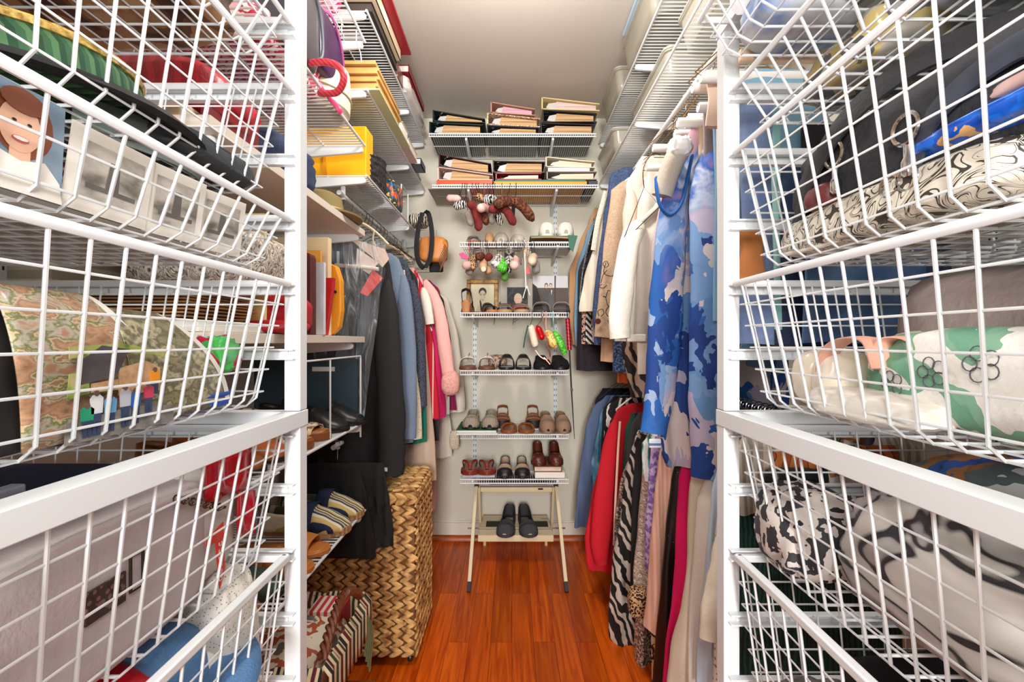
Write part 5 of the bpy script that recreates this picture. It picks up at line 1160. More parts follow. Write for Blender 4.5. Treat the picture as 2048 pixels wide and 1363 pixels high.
zl = 1.645; S2 = [
 ('pale pink shaper with a hot pink bow, leftmost under the white mules', [(930, 531, 2.1), (936, 530, 2.14), (944, 532, 2.2)], .021, pinkp, 938, None),
 ('brown leopard shaper pointing down left under the narrow shelf', [(948, 536, 2.12), (944, 524, 2.16), (950, 512, 2.2)], .02, leo2, 946, None),
 ('dark tortoise plush shaper facing the room under the tan heel', [(957, 513, 2.1), (960, 512, 2.14), (964, 512, 2.2)], .02, leo, 961, None),
 ('taupe shaper with a gold tip under the narrow shelf', [(967, 538, 2.1), (966, 528, 2.15), (968, 518, 2.2)], .02, tanp, 966, gold_tip),
 ('reddish brown shaper facing the room behind the gold tipped one', [(976, 516, 2.14), (977, 514, 2.17), (980, 512, 2.21)], .018, redp, 975, None),
 ('white shaper with dark blossoms under the narrow shelf', [(990, 530, 2.08), (994, 522, 2.13), (1001, 514, 2.19)], .024, mono, 992, None),
 ('glittery lime green shaper facing the room under the narrow shelf', [(1003, 540, 2.08), (1005, 532, 2.11), (1008, 522, 2.17)], .024, grn_gl, 1004, None),
 ('second lime green shaper hanging lower behind the first', [(1008, 562, 2.2), (1010, 550, 2.2), (1012, 538, 2.2)], .019, mat('green_matte', (96, 170, 70), rough=.6), 1010, None),
 ('white shaper with black dashes beside the lime green one', [(1016, 526, 2.1), (1018, 518, 2.15), (1020, 510, 2.2)], .018, mono, 1014, None),
 ('small zebra shaper tip low between the green and pink ones', [(1018, 544, 2.18), (1019, 536, 2.2), (1020, 528, 2.2)], .013, zeb, 1018, None),
 ('pale pink shaper facing the room, right of the lime green one', [(1028, 534, 2.08), (1029, 526, 2.13), (1030, 515, 2.19)], .022, pinkp, 1028, None),
 ('cream and gold shaper facing the room near the right end', [(1064, 526, 2.08), (1065, 518, 2.14), (1068, 512, 2.2)], .022, gold_tip, 1062, None),
 ('silver grey shaper hanging behind the cream and gold one', [(1072, 548, 2.2), (1072, 535, 2.2), (1070, 520, 2.2)], .02, mat('silver_plush', (150, 146, 144), rough=.5), 1068, None),
 ('lilac grey shaper drooping behind the leftmost ones', [(937, 550, 2.21), (940, 540, 2.21), (944, 530, 2.22)], .02, greyp, 942, None),
 ('tan shaper drooping under the gold tipped one', [(978, 548, 2.2), (976, 540, 2.2), (974, 530, 2.2)], .018, tanp, 972, None)]
for lb, pts, r, mm, hx, tp in S2: S(lb, pts, r, mm, hx, 8, zl, 2.25, tip=tp)
m = MB(); m.prism([(X(917, 2.1), Z(507, 2.1)), (X(926, 2.1), Z(504, 2.1)), (X(938, 2.1), Z(514, 2.1)), (X(935, 2.1), Z(518, 2.1)), (X(922, 2.1), Z(516, 2.1))], 2.1, 2.112, 'y')
m.tube([P(937, 515, 2.11), P(938, 500, 2.2), (X(940, 2.25), 2.244, 1.652), (X(940, 2.25), 2.256, 1.646)], .0012, 5); m.build('ribbon_bow', mat('neon_pink', (238, 40, 110), rough=.4), label='hot pink ribbon bow above the leftmost shaper', cat='bow', bev=.002)
def boww(px, py, d, s, m, lb):
    t = T('ribbon_bow', lb, 'bow', tuple(P(px, py, d))); c = P(px, py, d)
    for sg in (-1, 1): MB().prism([(c.x, c.z), (c.x + sg * s, c.z + s * .6), (c.x + sg * s, c.z - s * .6)], d - .004, d + .004, 'y').build('loop', m, t, bev=.002)
    MB().tube([c, P(px, py - 8, d + .1), (X(px, 2.25), 2.25, 1.651)], .0012, 5).build('cord', m, t)
boww(1018, 509, 2.09, .022, blk, 'small black bow on the dashed white shaper')
t = T('clip_hanger', 'white plastic clip hanger with two long pincers on the narrow shelf lip', 'hanger', tuple(P(1052, 590, 2.16)))
wpl = mat('white_plastic', (236, 232, 222), rough=.35)
m = MB(); m.line(P(1049, 500, 2.2), P(1052, 575, 2.16), .0035); m.tube([P(1052, 575, 2.16), P(1048, 588, 2.16), P(1046, 596, 2.16)], .0025, 6); m.tube([P(1054, 573, 2.16), P(1058, 585, 2.16), P(1060, 590, 2.16)], .0025, 6); m.lathe([(.006, -.003), (.006, .003)], tuple(P(1053, 574, 2.158)), 12, 'y'); m.build('pincer', wpl, t)
MB().tube([P(1049, 502, 2.2), (X(1049, 2.24), 2.243, 1.64), (X(1049, 2.24), 2.243, 1.652), (X(1049, 2.24), 2.258, 1.65)], .0018, 6).build('hook', chrome, t)
MB().lathe([(.007, -.002), (.007, .002)], tuple(P(1051, 501, 2.19)), 12, 'y').build('orange_bead', mat('orange_bead', (240, 150, 40), rough=.4), t)
m = MB(); m.box(P(1052, 534, 2.15) - Vector((0, .003, 0)), P(1060, 548, 2.15) + Vector((0, .003, 0))); m.tube([P(1056, 536, 2.15), P(1054, 510, 2.2), (X(1054, 2.24), 2.243, 1.652), (X(1054, 2.24), 2.257, 1.65)], .0012, 5); m.build('red_bow', mat('red_ribbon', (200, 24, 36), rough=.4), label='small red ribbon knot on the white clip hanger', cat='ribbon')
for i, (px, a) in enumerate(((1036, 10), (1040, 6), (1044, -4), (1047, 3))):
    m = MB(); m.tube([P(px + a * .6, 530, 2.19), P(px, 512, 2.2), P(px, 498, 2.22), (X(px, 2.24), 2.243, 1.652), (X(px, 2.24), 2.257, 1.65)], .0015, 6)
    m.build('metal_hook', chrome, label='silver metal hook in the cluster beside the white clip hanger', cat='hook', group='silver metal hooks')
# --- top narrow shelf shoes
def toe_out(label, px, py, d, zb, **k):
    """a shoe whose front edge sits near (px) at distance d, toe to the room"""
    L = k.get('L', .24); return shoe(label=label, loc=(X(px, d + L / 2), d + L / 2, zb), rz=k.pop('rz', 0), cat='shoe', **k)
z = 1.645
silver = mat('silver_leather', (188, 188, 192), rough=.3, metal=.3)
toe_out('silver strappy sandal with an orange sole, leftmost on the shelf with the white mules', 949, 480, 2.26, z, name='sandal', kind='cross', up=silver, sole=mat('orange_sole', (206, 140, 90), rough=.5), inner=mat('orange_sole', (206, 140, 90)), L=.22, Wd=.075)
t = shoe('heeled_shoe', 'tan shoe standing on its block heel beside the silver sandal', 'shoe', (X(980, 2.36), 2.36, z), PI, kind='flat', up=mat('nude_leather', (206, 160, 110), rough=.5), sole=mat('nude_leather', (206, 160, 110)), inner=mat('nude_leather', (206, 160, 110)), heel=.025, hq=.02, h=.03, L=.17, Wd=.065)
offw = mat('offwhite_leather', (204, 194, 178), rough=.5, bump=.2)
toe_out('off-white mule with a rounded toe, left of the pair on the topmost narrow shelf', 1003, 480, 2.28, z, name='mule', kind='mule', up=offw, sole=offw, inner=offw, L=.22, Wd=.08, h=.075, toe_h=.04)
toe_out('off-white woven mule lying lower beside the rounded one', 1035, 480, 2.28, z, name='mule', kind='mule', up=offw, sole=offw, inner=offw, L=.22, Wd=.08, h=.05, toe_h=.035)
t = T('file_box', 'dark green document wallet with papers on the topmost narrow shelf', 'document wallet', (X(1100, 2.3), 2.3, z))
dg = mat('bottle_green', (14, 96, 70), rough=.4)
MB().box((X(1060, 2.26), 2.262, z + .028), (X(1155, 2.26), 2.5, z + .034)).build('wallet_top', dg, t); MB().box((X(1062, 2.26), 2.262, z + .001), (X(1150, 2.26), 2.48, z + .006)).build('wallet_base', mat('sage_vinyl', (130, 146, 134), rough=.4), t)
MB().prism([(X(1062, 2.26), z + .022), (X(1100, 2.26), z + .024), (X(1152, 2.26), z + .018), (X(1150, 2.26), z + .026), (X(1100, 2.26), z + .029), (X(1062, 2.26), z + .027)], 2.26, 2.48, 'y').build('papers', mat('kraft', (188, 140, 90)), t)
MB().prism([(X(1136, 2.25), z + .034), (X(1155, 2.25), z + .03), (X(1146, 2.25), z - .05), (X(1138, 2.25), z - .03)], 2.244, 2.25, 'y').build('wallet_flap', dg, t)
slab('plastic_case', 'grey translucent document case hanging at the right end of the topmost narrow shelf', 'case', (X(1066, 2.25), 2.32, z - .022), (X(1146, 2.25), 2.5, z - .005), mat('grey_vinyl', (140, 146, 140), rough=.3))
snk = mat('white_sneaker', (222, 220, 210), rough=.6, bump=.2)
for px, lb in ((1092, 'white sneaker with a pale green tongue, left one on the green wallet'), (1128, 'white sneaker with a pale green tongue, right one on the green wallet')):
    toe_out(lb, px, 470, 2.27, z + .035, name='sneaker', kind='mule', up=snk, sole=snk, inner=mat('sage_lining', (150, 176, 160)), L=.2, Wd=.086, h=.075, toe_h=.055)
# --- portraits
z = 1.296
gold = mat('gold_frame', pat='noise', cols=[(84, 56, 14), (166, 122, 46)], scale=40, rough=.35, metal=.3)
d = 2.40
print_card('framed_portrait', 'gilt framed pencil portrait of a dark haired man', 'portrait', (X(965, d), d, z + .01), .125, .15, mat('sketch_paper', (214, 204, 172), rough=.6),
    [('drawn_hair', ell(.5, .71, .165, .16), mat('graphite_dark', (58, 54, 48))), ('drawn_face', ell(.5, .56, .14, .21), mat('graphite_skin', (206, 196, 166))), ('drawn_collar', [(.2, 0), (.8, 0), (.7, .2), (.56, .3), (.44, .3), (.3, .2)], mat('graphite_pale', (196, 186, 158))),
     ('drawn_brow', [(.38, .63), (.47, .64), (.47, .62), (.38, .61)], mat('graphite_dark', (58, 54, 48))), ('drawn_brow', [(.53, .64), (.62, .63), (.62, .61), (.53, .62)], mat('graphite_dark', (58, 54, 48))),
     ('drawn_eye', ell(.43, .58, .025, .01, 8), pk), ('drawn_eye', ell(.57, .58, .025, .01, 8), pk), ('drawn_mouth', ell(.5, .43, .06, .008, 8), mat('graphite_mid', (110, 100, 86)))], yaw=0, tilt=.08, frame=(.022, .012, gold))
d = 2.42
dkf = mat('dark_foliage_print', pat='noise', cols=[(14, 15, 18), (30, 36, 36), (70, 78, 78)], scale=40, rough=.6)
print_card('photograph', 'photograph of a blonde woman in red against dark leaves', 'photograph', (X(1033, d), d, z + .002), .17, .19, mat('grey_mount', (176, 170, 160), rough=.6),
    [('printed_scene', [(.2, .05), (.86, .05), (.86, .75), (.2, .75)], dkf), ('printed_hair', ell(.55, .42, .13, .16), mat('printed_blonde', (206, 192, 170))), ('printed_jacket', [(.3, .05), (.8, .05), (.72, .22), (.55, .3), (.38, .22)], mat('printed_red', (170, 60, 56))), ('printed_face', ell(.55, .4, .085, .11), skin), ('printed_eye', ell(.52, .42, .01, .008, 8), pk), ('printed_eye', ell(.58, .42, .01, .008, 8), pk), ('printed_lip', ell(.55, .345, .02, .007, 8), plip)], yaw=0, tilt=.08)
print_card('photograph', 'photograph of a couple in dark clothes beside bare branches', 'photograph', (X(1101, d), d, z + .002), .19, .205, mat('pale_sky_print', (206, 206, 210), rough=.4),
    [('printed_wall', [(.0, .0), (1, .0), (1, .68), (.0, .68)], mat('printed_brown', (92, 78, 72))), ('printed_steps', [(.0, .1), (.3, .1), (.12, .7), (.0, .8)], mat('printed_dark', (44, 38, 40))),
     ('printed_suit', [(.44, .02), (.62, .02), (.64, .5), (.56, .66), (.46, .6)], pk), ('printed_dress', [(.3, .02), (.43, .02), (.46, .3), (.44, .6), (.33, .6), (.3, .4)], mat('printed_charcoal', (80, 78, 80))),
     ('printed_hair', ell(.385, .74, .05, .07), mat('printed_brown_hair', (96, 66, 50))), ('printed_face', ell(.385, .72, .035, .055), skin), ('printed_hair', ell(.51, .745, .045, .06), pk), ('printed_face', ell(.51, .725, .035, .055), skin),
     ('printed_shirt', [(.52, .62), (.55, .62), (.53, .48)], pw), ('printed_branch', [(.62, 1), (.66, 1), (.64, .3), (.61, .3)], mat('printed_bark', (70, 52, 48)))], yaw=0, tilt=.08)
# --- shelf 4 sandals
bl = mat('black_leather', (30, 30, 34), rough=.4)
terr = mat('terracotta_heel', (196, 130, 84), rough=.5)
shoe('heeled_sandal', 'black strappy sandal turned to show its terracotta block heel', 'shoe', (X(936, 2.40), 2.385, z), PI, kind='sandal', up=bl, sole=terr, inner=bl, heel=.05, L=.2, Wd=.075, trim=terr)
shoe('heeled_sandal', 'black strappy sandal with terracotta sole pointing at the room', 'shoe', (X(974, 2.40), 2.385, z), .45, kind='sandal', up=bl, sole=terr, inner=terr, heel=.045, L=.22, Wd=.075, trim=terr)
taup = mat('taupe_leather', (150, 130, 112), rough=.4, bump=.2)
for i, (px, lb) in enumerate(((1009, 'taupe criss-cross sandal, left one below the gilt portrait'), (1043, 'taupe criss-cross sandal, right one below the photo of the woman'))):
    toe_out(lb, px, 610, 2.285, z, name='sandal', kind='sandal', up=taup, sole=mat('cork', (196, 160, 124), rough=.6), inner=mat('cork', (196, 160, 124)), L=.22, Wd=.085, ts=.014)
sl2 = mat('pewter_leather', (160, 156, 148), rough=.35)
for i, (px, lb) in enumerate(((1081, 'pewter banded slide sandal, left one below the couple photograph'), (1120, 'pewter banded slide sandal, rightmost on the portrait shelf'))):
    toe_out(lb, px, 610, 2.285, z, name='slide_sandal', kind='slide', up=sl2, sole=mat('dark_insole', (74, 66, 60)), inner=mat('dark_insole', (74, 66, 60)), L=.21, Wd=.092, h=.055, toe_h=.04)
# --- hanging below shelf 4
zl = 1.296; yl = 2.262
def dangler(name, label, cat, body, m, hx, extra=None, hm=chrome, y=None):
    q = [P(*p[:3]) for p in body]; rr = [p[3] for p in body]; t = T(name, label, cat, tuple(q[-1])); path = bez(q, 5); n = len(path); L_ = []
    for i in range(n):
        u = i / 5; k = min(int(u), len(rr) - 2); L_.append(rr[k] + (rr[k + 1] - rr[k]) * min(1, u - k))
    MB().tube(path, L_, 16).build('body', m, t)
    x = X(hx, yl); MB().tube(bez([q[0], (x, yl - .02, (q[0].z + zl) / 2), (x, yl - .008, zl - .01), (x, yl - .006, zl + .003), (x, yl + .005, zl + .006), (x, yl + .009, zl - .008)], 4), .0022, 6).build('hook', hm, t)
    return t
dangler('lint_roller', 'cream lint roller wrapped in film hanging under the portrait shelf', 'lint roller', [(1060, 652, 2.19, .004), (1062, 655, 2.19, .017), (1070, 688, 2.17, .018), (1071, 691, 2.17, .008)], mat('cream_roll', (232, 218, 196), rough=.35, bump=.4, bscale=40), 1064)
dangler('foil_packet', 'shiny red foil roll hanging beside the cream lint roller', 'foil roll', [(1074, 651, 2.19, .006), (1077, 658, 2.18, .017), (1084, 674, 2.17, .018), (1087, 678, 2.17, .006)], mat('red_foil', (206, 12, 24), rough=.2, metal=.3), 1083)
dangler('padded_hanger', 'yellow printed padded hanger arm under the portrait shelf', 'padded hanger', [(1092, 662, 2.18, .008), (1098, 668, 2.17, .019), (1106, 686, 2.16, .02), (1112, 694, 2.16, .01)], mat('yellow_print', pat='blotch', cols=[(240, 230, 110), (236, 226, 130), (232, 140, 90), (240, 234, 150)], scale=40, rough=.5), 1086, hm=mat('pink_metal', (226, 150, 130), rough=.3, metal=.7))
dangler('padded_hanger', 'lime green glittery padded hanger arm, rightmost of the hanging ones', 'padded hanger', [(1108, 662, 2.2, .008), (1114, 672, 2.19, .016), (1124, 692, 2.19, .018), (1130, 708, 2.19, .012)], grn_gl, 1106, hm=mat('aqua_metal', (150, 214, 206), rough=.3, metal=.5))
m = MB(); m.tube(bez([P(1071, 700, 2.2), P(1080, 712, 2.2), P(1092, 718, 2.2), P(1100, 712, 2.2), P(1098, 700, 2.18), P(1092, 680, 2.18)], 5), .004, 8); m.tube([P(1088, 714, 2.2), P(1100, 728, 2.2)], .004, 8)
m.tube([P(1092, 680, 2.18), P(1092, 650, 2.22), (X(1092, yl), yl - .006, zl + .003), (X(1092, yl), yl + .008, zl)], .0016, 6); m.build('loop_hanger', mat('pink_metal', (226, 150, 130), rough=.3, metal=.7), label='pink metal hanger loop below the yellow padded arm', cat='hanger')
t = T('lanyard', 'teal ribbon strap looped over the portrait shelf lip', 'strap', tuple(P(1055, 703, 2.24)))
teal = fab('teal_ribbon', (20, 140, 120)); MB().tube([(X(1058, yl), yl + .01, zl + .004), (X(1058, yl), yl - .007, zl + .004), P(1058, 640, 2.25), P(1059, 702, 2.24)], .006, 8, ry=.0015, up=(1, 0, 0)).build('ribbon', teal, t)
MB().tube([P(1056, 650, 2.235), P(1050, 675, 2.235), P(1047, 695, 2.235)], .004, 8, ry=.0015, up=(1, 0, 0)).build('ribbon_tail', mat('teal_dark', (16, 84, 76)), t)
t = T('golf_club', 'slim dark cane with a red wrapped handle hanging at the end of the portrait shelf', 'cane', tuple(P(1149, 878, 2.2)))
MB().tube([P(1135, 637, 2.25), P(1139, 700, 2.24)], .0115, 12).build('wrapped_handle', mat('red_wrap', pat='stripes', cols=[(190, 20, 36), (120, 10, 24)], scale=18, rough=.3, rot=(0, PI / 2.3, 0)), t)
MB().tube([P(1139, 700, 2.24), P(1143, 780, 2.22), P(1146, 830, 2.21), P(1149, 878, 2.2)], [.0045, .004, .0028, .0014], 8).build('shaft', black_rub, t)
MB().tube([P(1143, 776, 2.22), P(1143.4, 782, 2.22)], .0065, 8).build('shaft_ring', chrome, t)
MB().tube([P(1135, 638, 2.25), (X(1134, yl), yl - .008, zl), (X(1134, yl), yl + .006, zl + .006)], .002, 6).build('loop', black_rub, t)
for px, lb in ((990, 'thin dark wire hook under the portrait shelf, left one'), (1028, 'forked dark wire hook under the middle of the portrait shelf')):
    m = MB(); x = X(px, 2.35); m.tube([(x, 2.35, zl - .002), (x - .003, 2.35, zl - .045), (x - .006, 2.345, zl - .06)], .0015, 5)
    if px > 1000: m.tube([(x, 2.35, zl - .035), (x + .02, 2.35, zl - .02)], .0013, 5); m.tube([(x, 2.35, zl - .05), (x + .022, 2.35, zl - .03)], .0013, 5)
    m.build('wire_hook', dark_wire, label=lb, cat='hook')
# --- shelf 5
z = 1.005
wl = mat('white_leather', (224, 216, 206), rough=.4); brs = mat('brown_sole', (120, 70, 46), rough=.5)
for px, lb in ((938, 'white slide sandal with a tan centre strap, left one'), (975, 'white slide sandal with a tan centre strap, right one')):
    s_ = toe_out(lb, px, 730, 2.275, z, name='slide_sandal', kind='slide', up=wl, sole=brs, inner=brs, L=.21, Wd=.09, h=.065, toe_h=.045)
    MB().tube([(0, .025, .078), (0, .0, .072), (0, -.035, .058), (0, -.052, .05)], .005, 8, ry=.0025).build('centre_strap', mat('tan_strap', (176, 104, 50)), s_, local=True)
crumple('mule', 'brown floral fabric shoe behind the white slides', 'shoe', (X(995, 2.45), 2.46, z), (.1, .12, .07), mat('brown_tapestry', pat='blotch', cols=[(96, 60, 46), (150, 110, 90), (190, 170, 150), (120, 60, 50)], scale=60, rough=.8), 5, .06, 2, .6)
for px, lb in ((1014, 'black slide with a sheer grey band, left one'), (1046, 'black slide with a sheer grey band, right one')):
    toe_out(lb, px, 730, 2.275, z, name='slide_sandal', kind='slide', up=bl, sole=bl, inner=mat('sheer_grey', (120, 120, 124), rough=.5), L=.21, Wd=.082, h=.075, toe_h=.04)
for px, lb, sd in ((1083, 'black suede bootie lying down on the middle narrow shelf, left one', 3), (1118, 'black suede bootie lying down at the right end of the middle narrow shelf', 4)):
    toe_out(lb, px, 730, 2.275, z, name='slipper', kind='clog', up=mat('black_suede', (20, 20, 22), rough=.9), sole=bl, inner=bl, L=.22, Wd=.092, h=.06, hq=.06, toe_h=.04)
# --- shelf 6
z = .683
book('white topped green book under the patterned loafers', (X(911, 2.24), 2.262, z), (X(994, 2.24), 2.5, z + .02), mat('green_cover', (44, 92, 52)), spine='y')
slab('shoe_box_lid', 'white shoe box lid under the green book', 'box lid', (X(912, 2.24), 2.235, z - .0005), (X(996, 2.24), 2.262, z + .008), white_coat)
hb = mat('herringbone_print', pat='zebra', cols=[(40, 36, 34), (206, 190, 166, .5)], scale=90, dist=2.5, rough=.7)
for px, lb in ((944, 'herringbone fabric loafer with black heel lining, left one'), (981, 'herringbone fabric loafer with black heel lining, right one')):
    toe_out(lb, px, 850, 2.265, z + .021, name='loafer', kind='flat', up=hb, sole=sol_b, inner=sol_b, L=.22, Wd=.09, h=.06, hq=.062, toe_h=.04)
sd = mat('bronze_leather', (150, 92, 50), rough=.3, metal=.15)
for px, lb in ((1018, 'bronze criss-cross sandal, left one of the pair on the patterned loafer shelf'), (1052, 'bronze criss-cross sandal, right one of the pair on the patterned loafer shelf')):
    toe_out(lb, px, 860, 2.265, z, name='sandal', kind='cross', up=sd, sole=leather_brown, inner=leather_brown, L=.22, Wd=.085)
for px, lb in ((1005, 'dark brown buckled sandal behind the bronze pair, left one'), (1066, 'dark brown buckled sandal behind the bronze pair, right one')):
    shoe('sandal', lb, 'shoe', (X(px, 2.5), 2.50, z + .0), 0, kind='sandal', up=leather_brown, sole=sol_b, inner=brs, L=.17, Wd=.085, ts=.04)
tp = mat('taupe_suede', (150, 120, 96), rough=.85, bump=.2)
for px, lb in ((1093, 'taupe suede bootie with a smooth toe, left one'), (1124, 'taupe suede bootie with a smooth toe, right one')):
    toe_out(lb, px, 860, 2.262, z, name='loafer', kind='clog', up=tp, sole=tp, inner=mat('dark_insole', (74, 66, 60)), L=.24, Wd=.085, h=.08, hq=.07, toe_h=.04, pointy=.3)
# --- shelf 7
z = .457
rb = mat('red_brown_leather', (128, 50, 34), rough=.3)
slab('magazine', 'flat grey magazine under the red brown flip-flops', 'magazine', (X(924, 2.28), 2.28, z), (X(990, 2.28), 2.5, z + .012), mat('grey_gloss', (176, 180, 190)))
for px, lb in ((940, 'red brown leather flip-flop, left one'), (973, 'red brown leather flip-flop, right one')):
    toe_out(lb, px, 950, 2.275, z + .013, name='flip_flop', kind='flipflop', up=rb, sole=rb, inner=rb, L=.22, Wd=.095, ts=.02, rz=.1)
ng = mat('nude_leather_light', (206, 178, 150), rough=.4)
for px, lb in ((1010, 'nude ballet flat with a black cap toe, left one'), (1044, 'nude ballet flat with a black cap toe, right one')):
    toe_out(lb, px, 955, 2.262, z, name='ballet_flat', kind='flat', up=ng, sole=sol_b, inner=mat('grey_insole', (120, 118, 112)), L=.25, Wd=.08, h=.05, hq=.045, trim=bl, toe=bl, toe_h=.03)
book('cream edged book lying under the brown pumps', (X(1068, 2.27), 2.28, z + .03), (X(1124, 2.27), 2.48, z + .058), mat('brown_cover', (110, 66, 44)), pg=mat('cream_pages', pat='noise'), spine='y')
slab('white_box', 'low white card box under the cream edged book', 'box', (X(1070, 2.27), 2.275, z), (X(1130, 2.27), 2.48, z + .029), paper)
bp = mat('dark_brown_leather', (92, 42, 28), rough=.35)
for px, lb in ((1076, 'dark brown pointed pump, left one standing on the book'), (1110, 'dark brown pointed pump, right one standing on the book')):
    toe_out(lb, px, 930, 2.27, z + .059, name='pump', kind='flat', up=bp, sole=bp, inner=mat('grey_insole', (120, 118, 112)), L=.2, Wd=.08, h=.05, hq=.07, toe_h=.03, pointy=.4, heel=.012)
# --- folding stand
t = T('folding_stand', 'small cream metal folding stand with a tray, under the narrow shoe shelves', 'folding stand', (.02, 2.35, 0))
cm = mat('cream_enamel', (226, 210, 172), rough=.35); rubm = mat('tip_rubber', (54, 50, 48), rough=.7)
xs0, xs1 = X(954, 2.42), X(1111, 2.42)
for s, xa_, xb_ in ((-1, xs0, X(937, 2.05)), (1, xs1, X(1134, 2.05))):
    a, b_ = Vector((xa_, 2.40, .385)), Vector((xb_, 2.055, .0)); dr = (b_ - a).normalized()
    l = MB(); l.tube([a, b_ - dr * .03], .0115, 4, ry=.011).build('front_leg', cm, t)
    MB().tube([b_ - dr * .045, b_], .0125, 4, ry=.0125).build('rubber_tip', rubm, l)if False else None
    MB().tube([b_ - dr * .045, b_ + Vector((0, 0, .004))], .013, 4, ry=.0125).build('rubber_tip', rubm, t)
    MB().tube([(xa_ - s * .012, 2.405, .37), (xa_ - s * .012, 2.55, .02)], .009, 4).build('rear_leg', cm, t)
    MB().box((xa_ - .012, 2.385, .375), (xa_ + .012, 2.41, .392)).build('corner_cap', black_rub, t, bev=.002)
    MB().lathe([(.005, -.004), (.005, .004)], (xa_ + s * .01, 2.43, .30), 10, 'x').build('rivet', dark_wire, t)
m = MB(); m.box((xs0 + .02, 2.40, .345), (xs1 - .02, 2.415, .37)); m.build('crossbar', cm, t, bev=.002)
m = MB(); m.box((xs0 + .01, 2.40, .378), (xs1 - .01, 2.58, .386)); m.build('top_plate', mat('glass_grey', (150, 156, 156), rough=.2), t)
m = MB(); m.box((X(979, 2.4), 2.392, .386), (X(1094, 2.4), 2.50, .402)); m.build('black_pad', mat('black_green', (18, 34, 32), rough=.5), t, bev=.002)
m = MB(); m.box((X(1076, 2.4), 2.399, .357), (X(1086, 2.4), 2.400, .366)); m.build('maker_plate', black_rub, t)
x0, x1 = X(956, 2.3), X(1107, 2.3)
m = MB(); m.prism([(x0, 2.295), (x1, 2.295), (x1 - .01, 2.56), (x0 + .01, 2.56)], .145, .160, 'z'); m.build('tray', cm, t, bev=.003)
MB().box((x0, 2.292, .128), (x1, 2.30, .160)).build('tray_front', cm, t, bev=.002)
MB().line((xs0 - .045, 2.36, .17), (xs1 + .045, 2.36, .17), .004).build('tray_axle', chrome, t)
for a, b_ in ((972, 1003), (1062, 1096)): MB().box((X(a, 2.42), 2.40, .160), (X(b_, 2.42), 2.47, .163)).build('grip_pad', black_rub, t, bev=.001)
for x in (x0 + .02, x1 - .02):
    MB().box((x - .008, 2.32, .0), (x + .008, 2.335, .146)).build('tray_foot', cm, t) if False else None
    MB().box((x - .007, 2.53, .0), (x + .007, 2.545, .146)).build('tray_foot', cm, t)
m = MB(); x = X(1082, 2.5)
for k in range(7): m.box((x + k * .006, 2.505, .1602), (x + k * .006 + .0042, 2.512, .1606))
m.build('brand_lettering', dark_wire, t)
gsu = mat('charcoal_suede', (62, 62, 66), rough=.9, bump=.3)
for px, lb, r_ in ((1015, 'charcoal suede clog with pale lining, left one on the folding stand', -.12), (1053, 'charcoal suede clog with pale lining, right one on the folding stand', .12)):
    shoe('clog', lb, 'shoe', (X(px, 2.38), 2.375, .164), r_, kind='clog', up=gsu, sole=gsu, inner=mat('sheepskin', pat='noise', cols=[(206, 176, 146), (236, 216, 190)], scale=60, rough=.9), L=.25, Wd=.095, h=.055, hq=.075, toe_h=.04, trim=bl)
# ================================================================ right side contents
# bins on the shelves
cl = clearmat('clear_bin_plastic', (196, 190, 172), .45, .2)
cl2 = clearmat('clear_bin_lid', (214, 210, 196), .55, .2)
for lb, a in (('clear plastic storage bin at the far end of the topmost right shelf', (.475, .80, 2.06, 2.40, 2.292, 2.41)), ('clear plastic storage bin halfway along the topmost right shelf', (.475, .82, 1.55, 1.95, 2.292, 2.42)),
              ('clear plastic storage bin on the topmost right shelf nearest the doorway', (.475, .82, 1.05, 1.48, 2.292, 2.42)),
              ('clear plastic storage bin at the far end of the lower right shelf', (.475, .80, 2.12, 2.50, 2.057, 2.16)), ('clear plastic storage bin in the middle of the lower right shelf', (.53, .86, 1.55, 2.02, 2.057, 2.17)),
              ('clear plastic storage bin on the lower right shelf above the white hangers', (.53, .86, 1.02, 1.45, 2.057, 2.17))):
    bin_(lb, *a, cl, cl2)
crumple('shoe_bundle', 'pale pink shoes seen inside the far bin on the lower right shelf', 'shoes', (.64, 2.3, 2.063), (.26, .28, .06), fab('blush_cloth', (216, 176, 160)), 3, .1, 3)
crumple('cloth_bundle', 'dark cloth seen inside the middle bin on the lower right shelf', 'cloth', (.69, 1.78, 2.063), (.26, .36, .07), fab('dark_taupe', (84, 78, 74)), 4, .1, 3)
crumple('cloth_bundle', 'dark grey cloth inside the halfway bin on the topmost right shelf', 'cloth', (.64, 1.75, 2.298), (.26, .3, .08), fab('dark_taupe', (84, 78, 74)), 5, .1, 3)
slab('file_folder', 'pale blue folder lying over the halfway bin under the ceiling', 'folder', (.462, 1.25, 2.422), (.75, 1.88, 2.432), mat('pale_blue_card', (176, 204, 222), rough=.4))
# --- upper rod garments (near is drawn over far)
g2 = lambda nm, lb, cat, d, prof, m, **k: garment(nm, lb, cat, d, prof, m, 'UR', **k)
g2('jacket', 'tan jacket furthest on the upper right rod by the back shelves', 'jacket', 2.45, [(415, 1190), (435, 1180), (490, 1158), (543, 1139), (622, 1137), (690, 1146)], fab('tan_cloth', (190, 146, 104)), th=.03)
g2('shirt', 'light blue shirt beside the tan jacket on the upper right rod', 'shirt', 2.40, [(420, 1196), (470, 1172), (543, 1152), (640, 1147), (692, 1150)], fab('sky_blue', (116, 156, 186)), th=.03)
def beaded(base):
    MB().tube(bez([P(1196, 426, 2.30), P(1180, 480, 2.29), P(1166, 543, 2.29), P(1160, 600, 2.29)], 6), .008, 8, ry=.003).build('beaded_edge', mat('black_beads', pat='dots', cols=[(200, 190, 180), (24, 24, 26, .2)], scale=140, rough=.3), base)
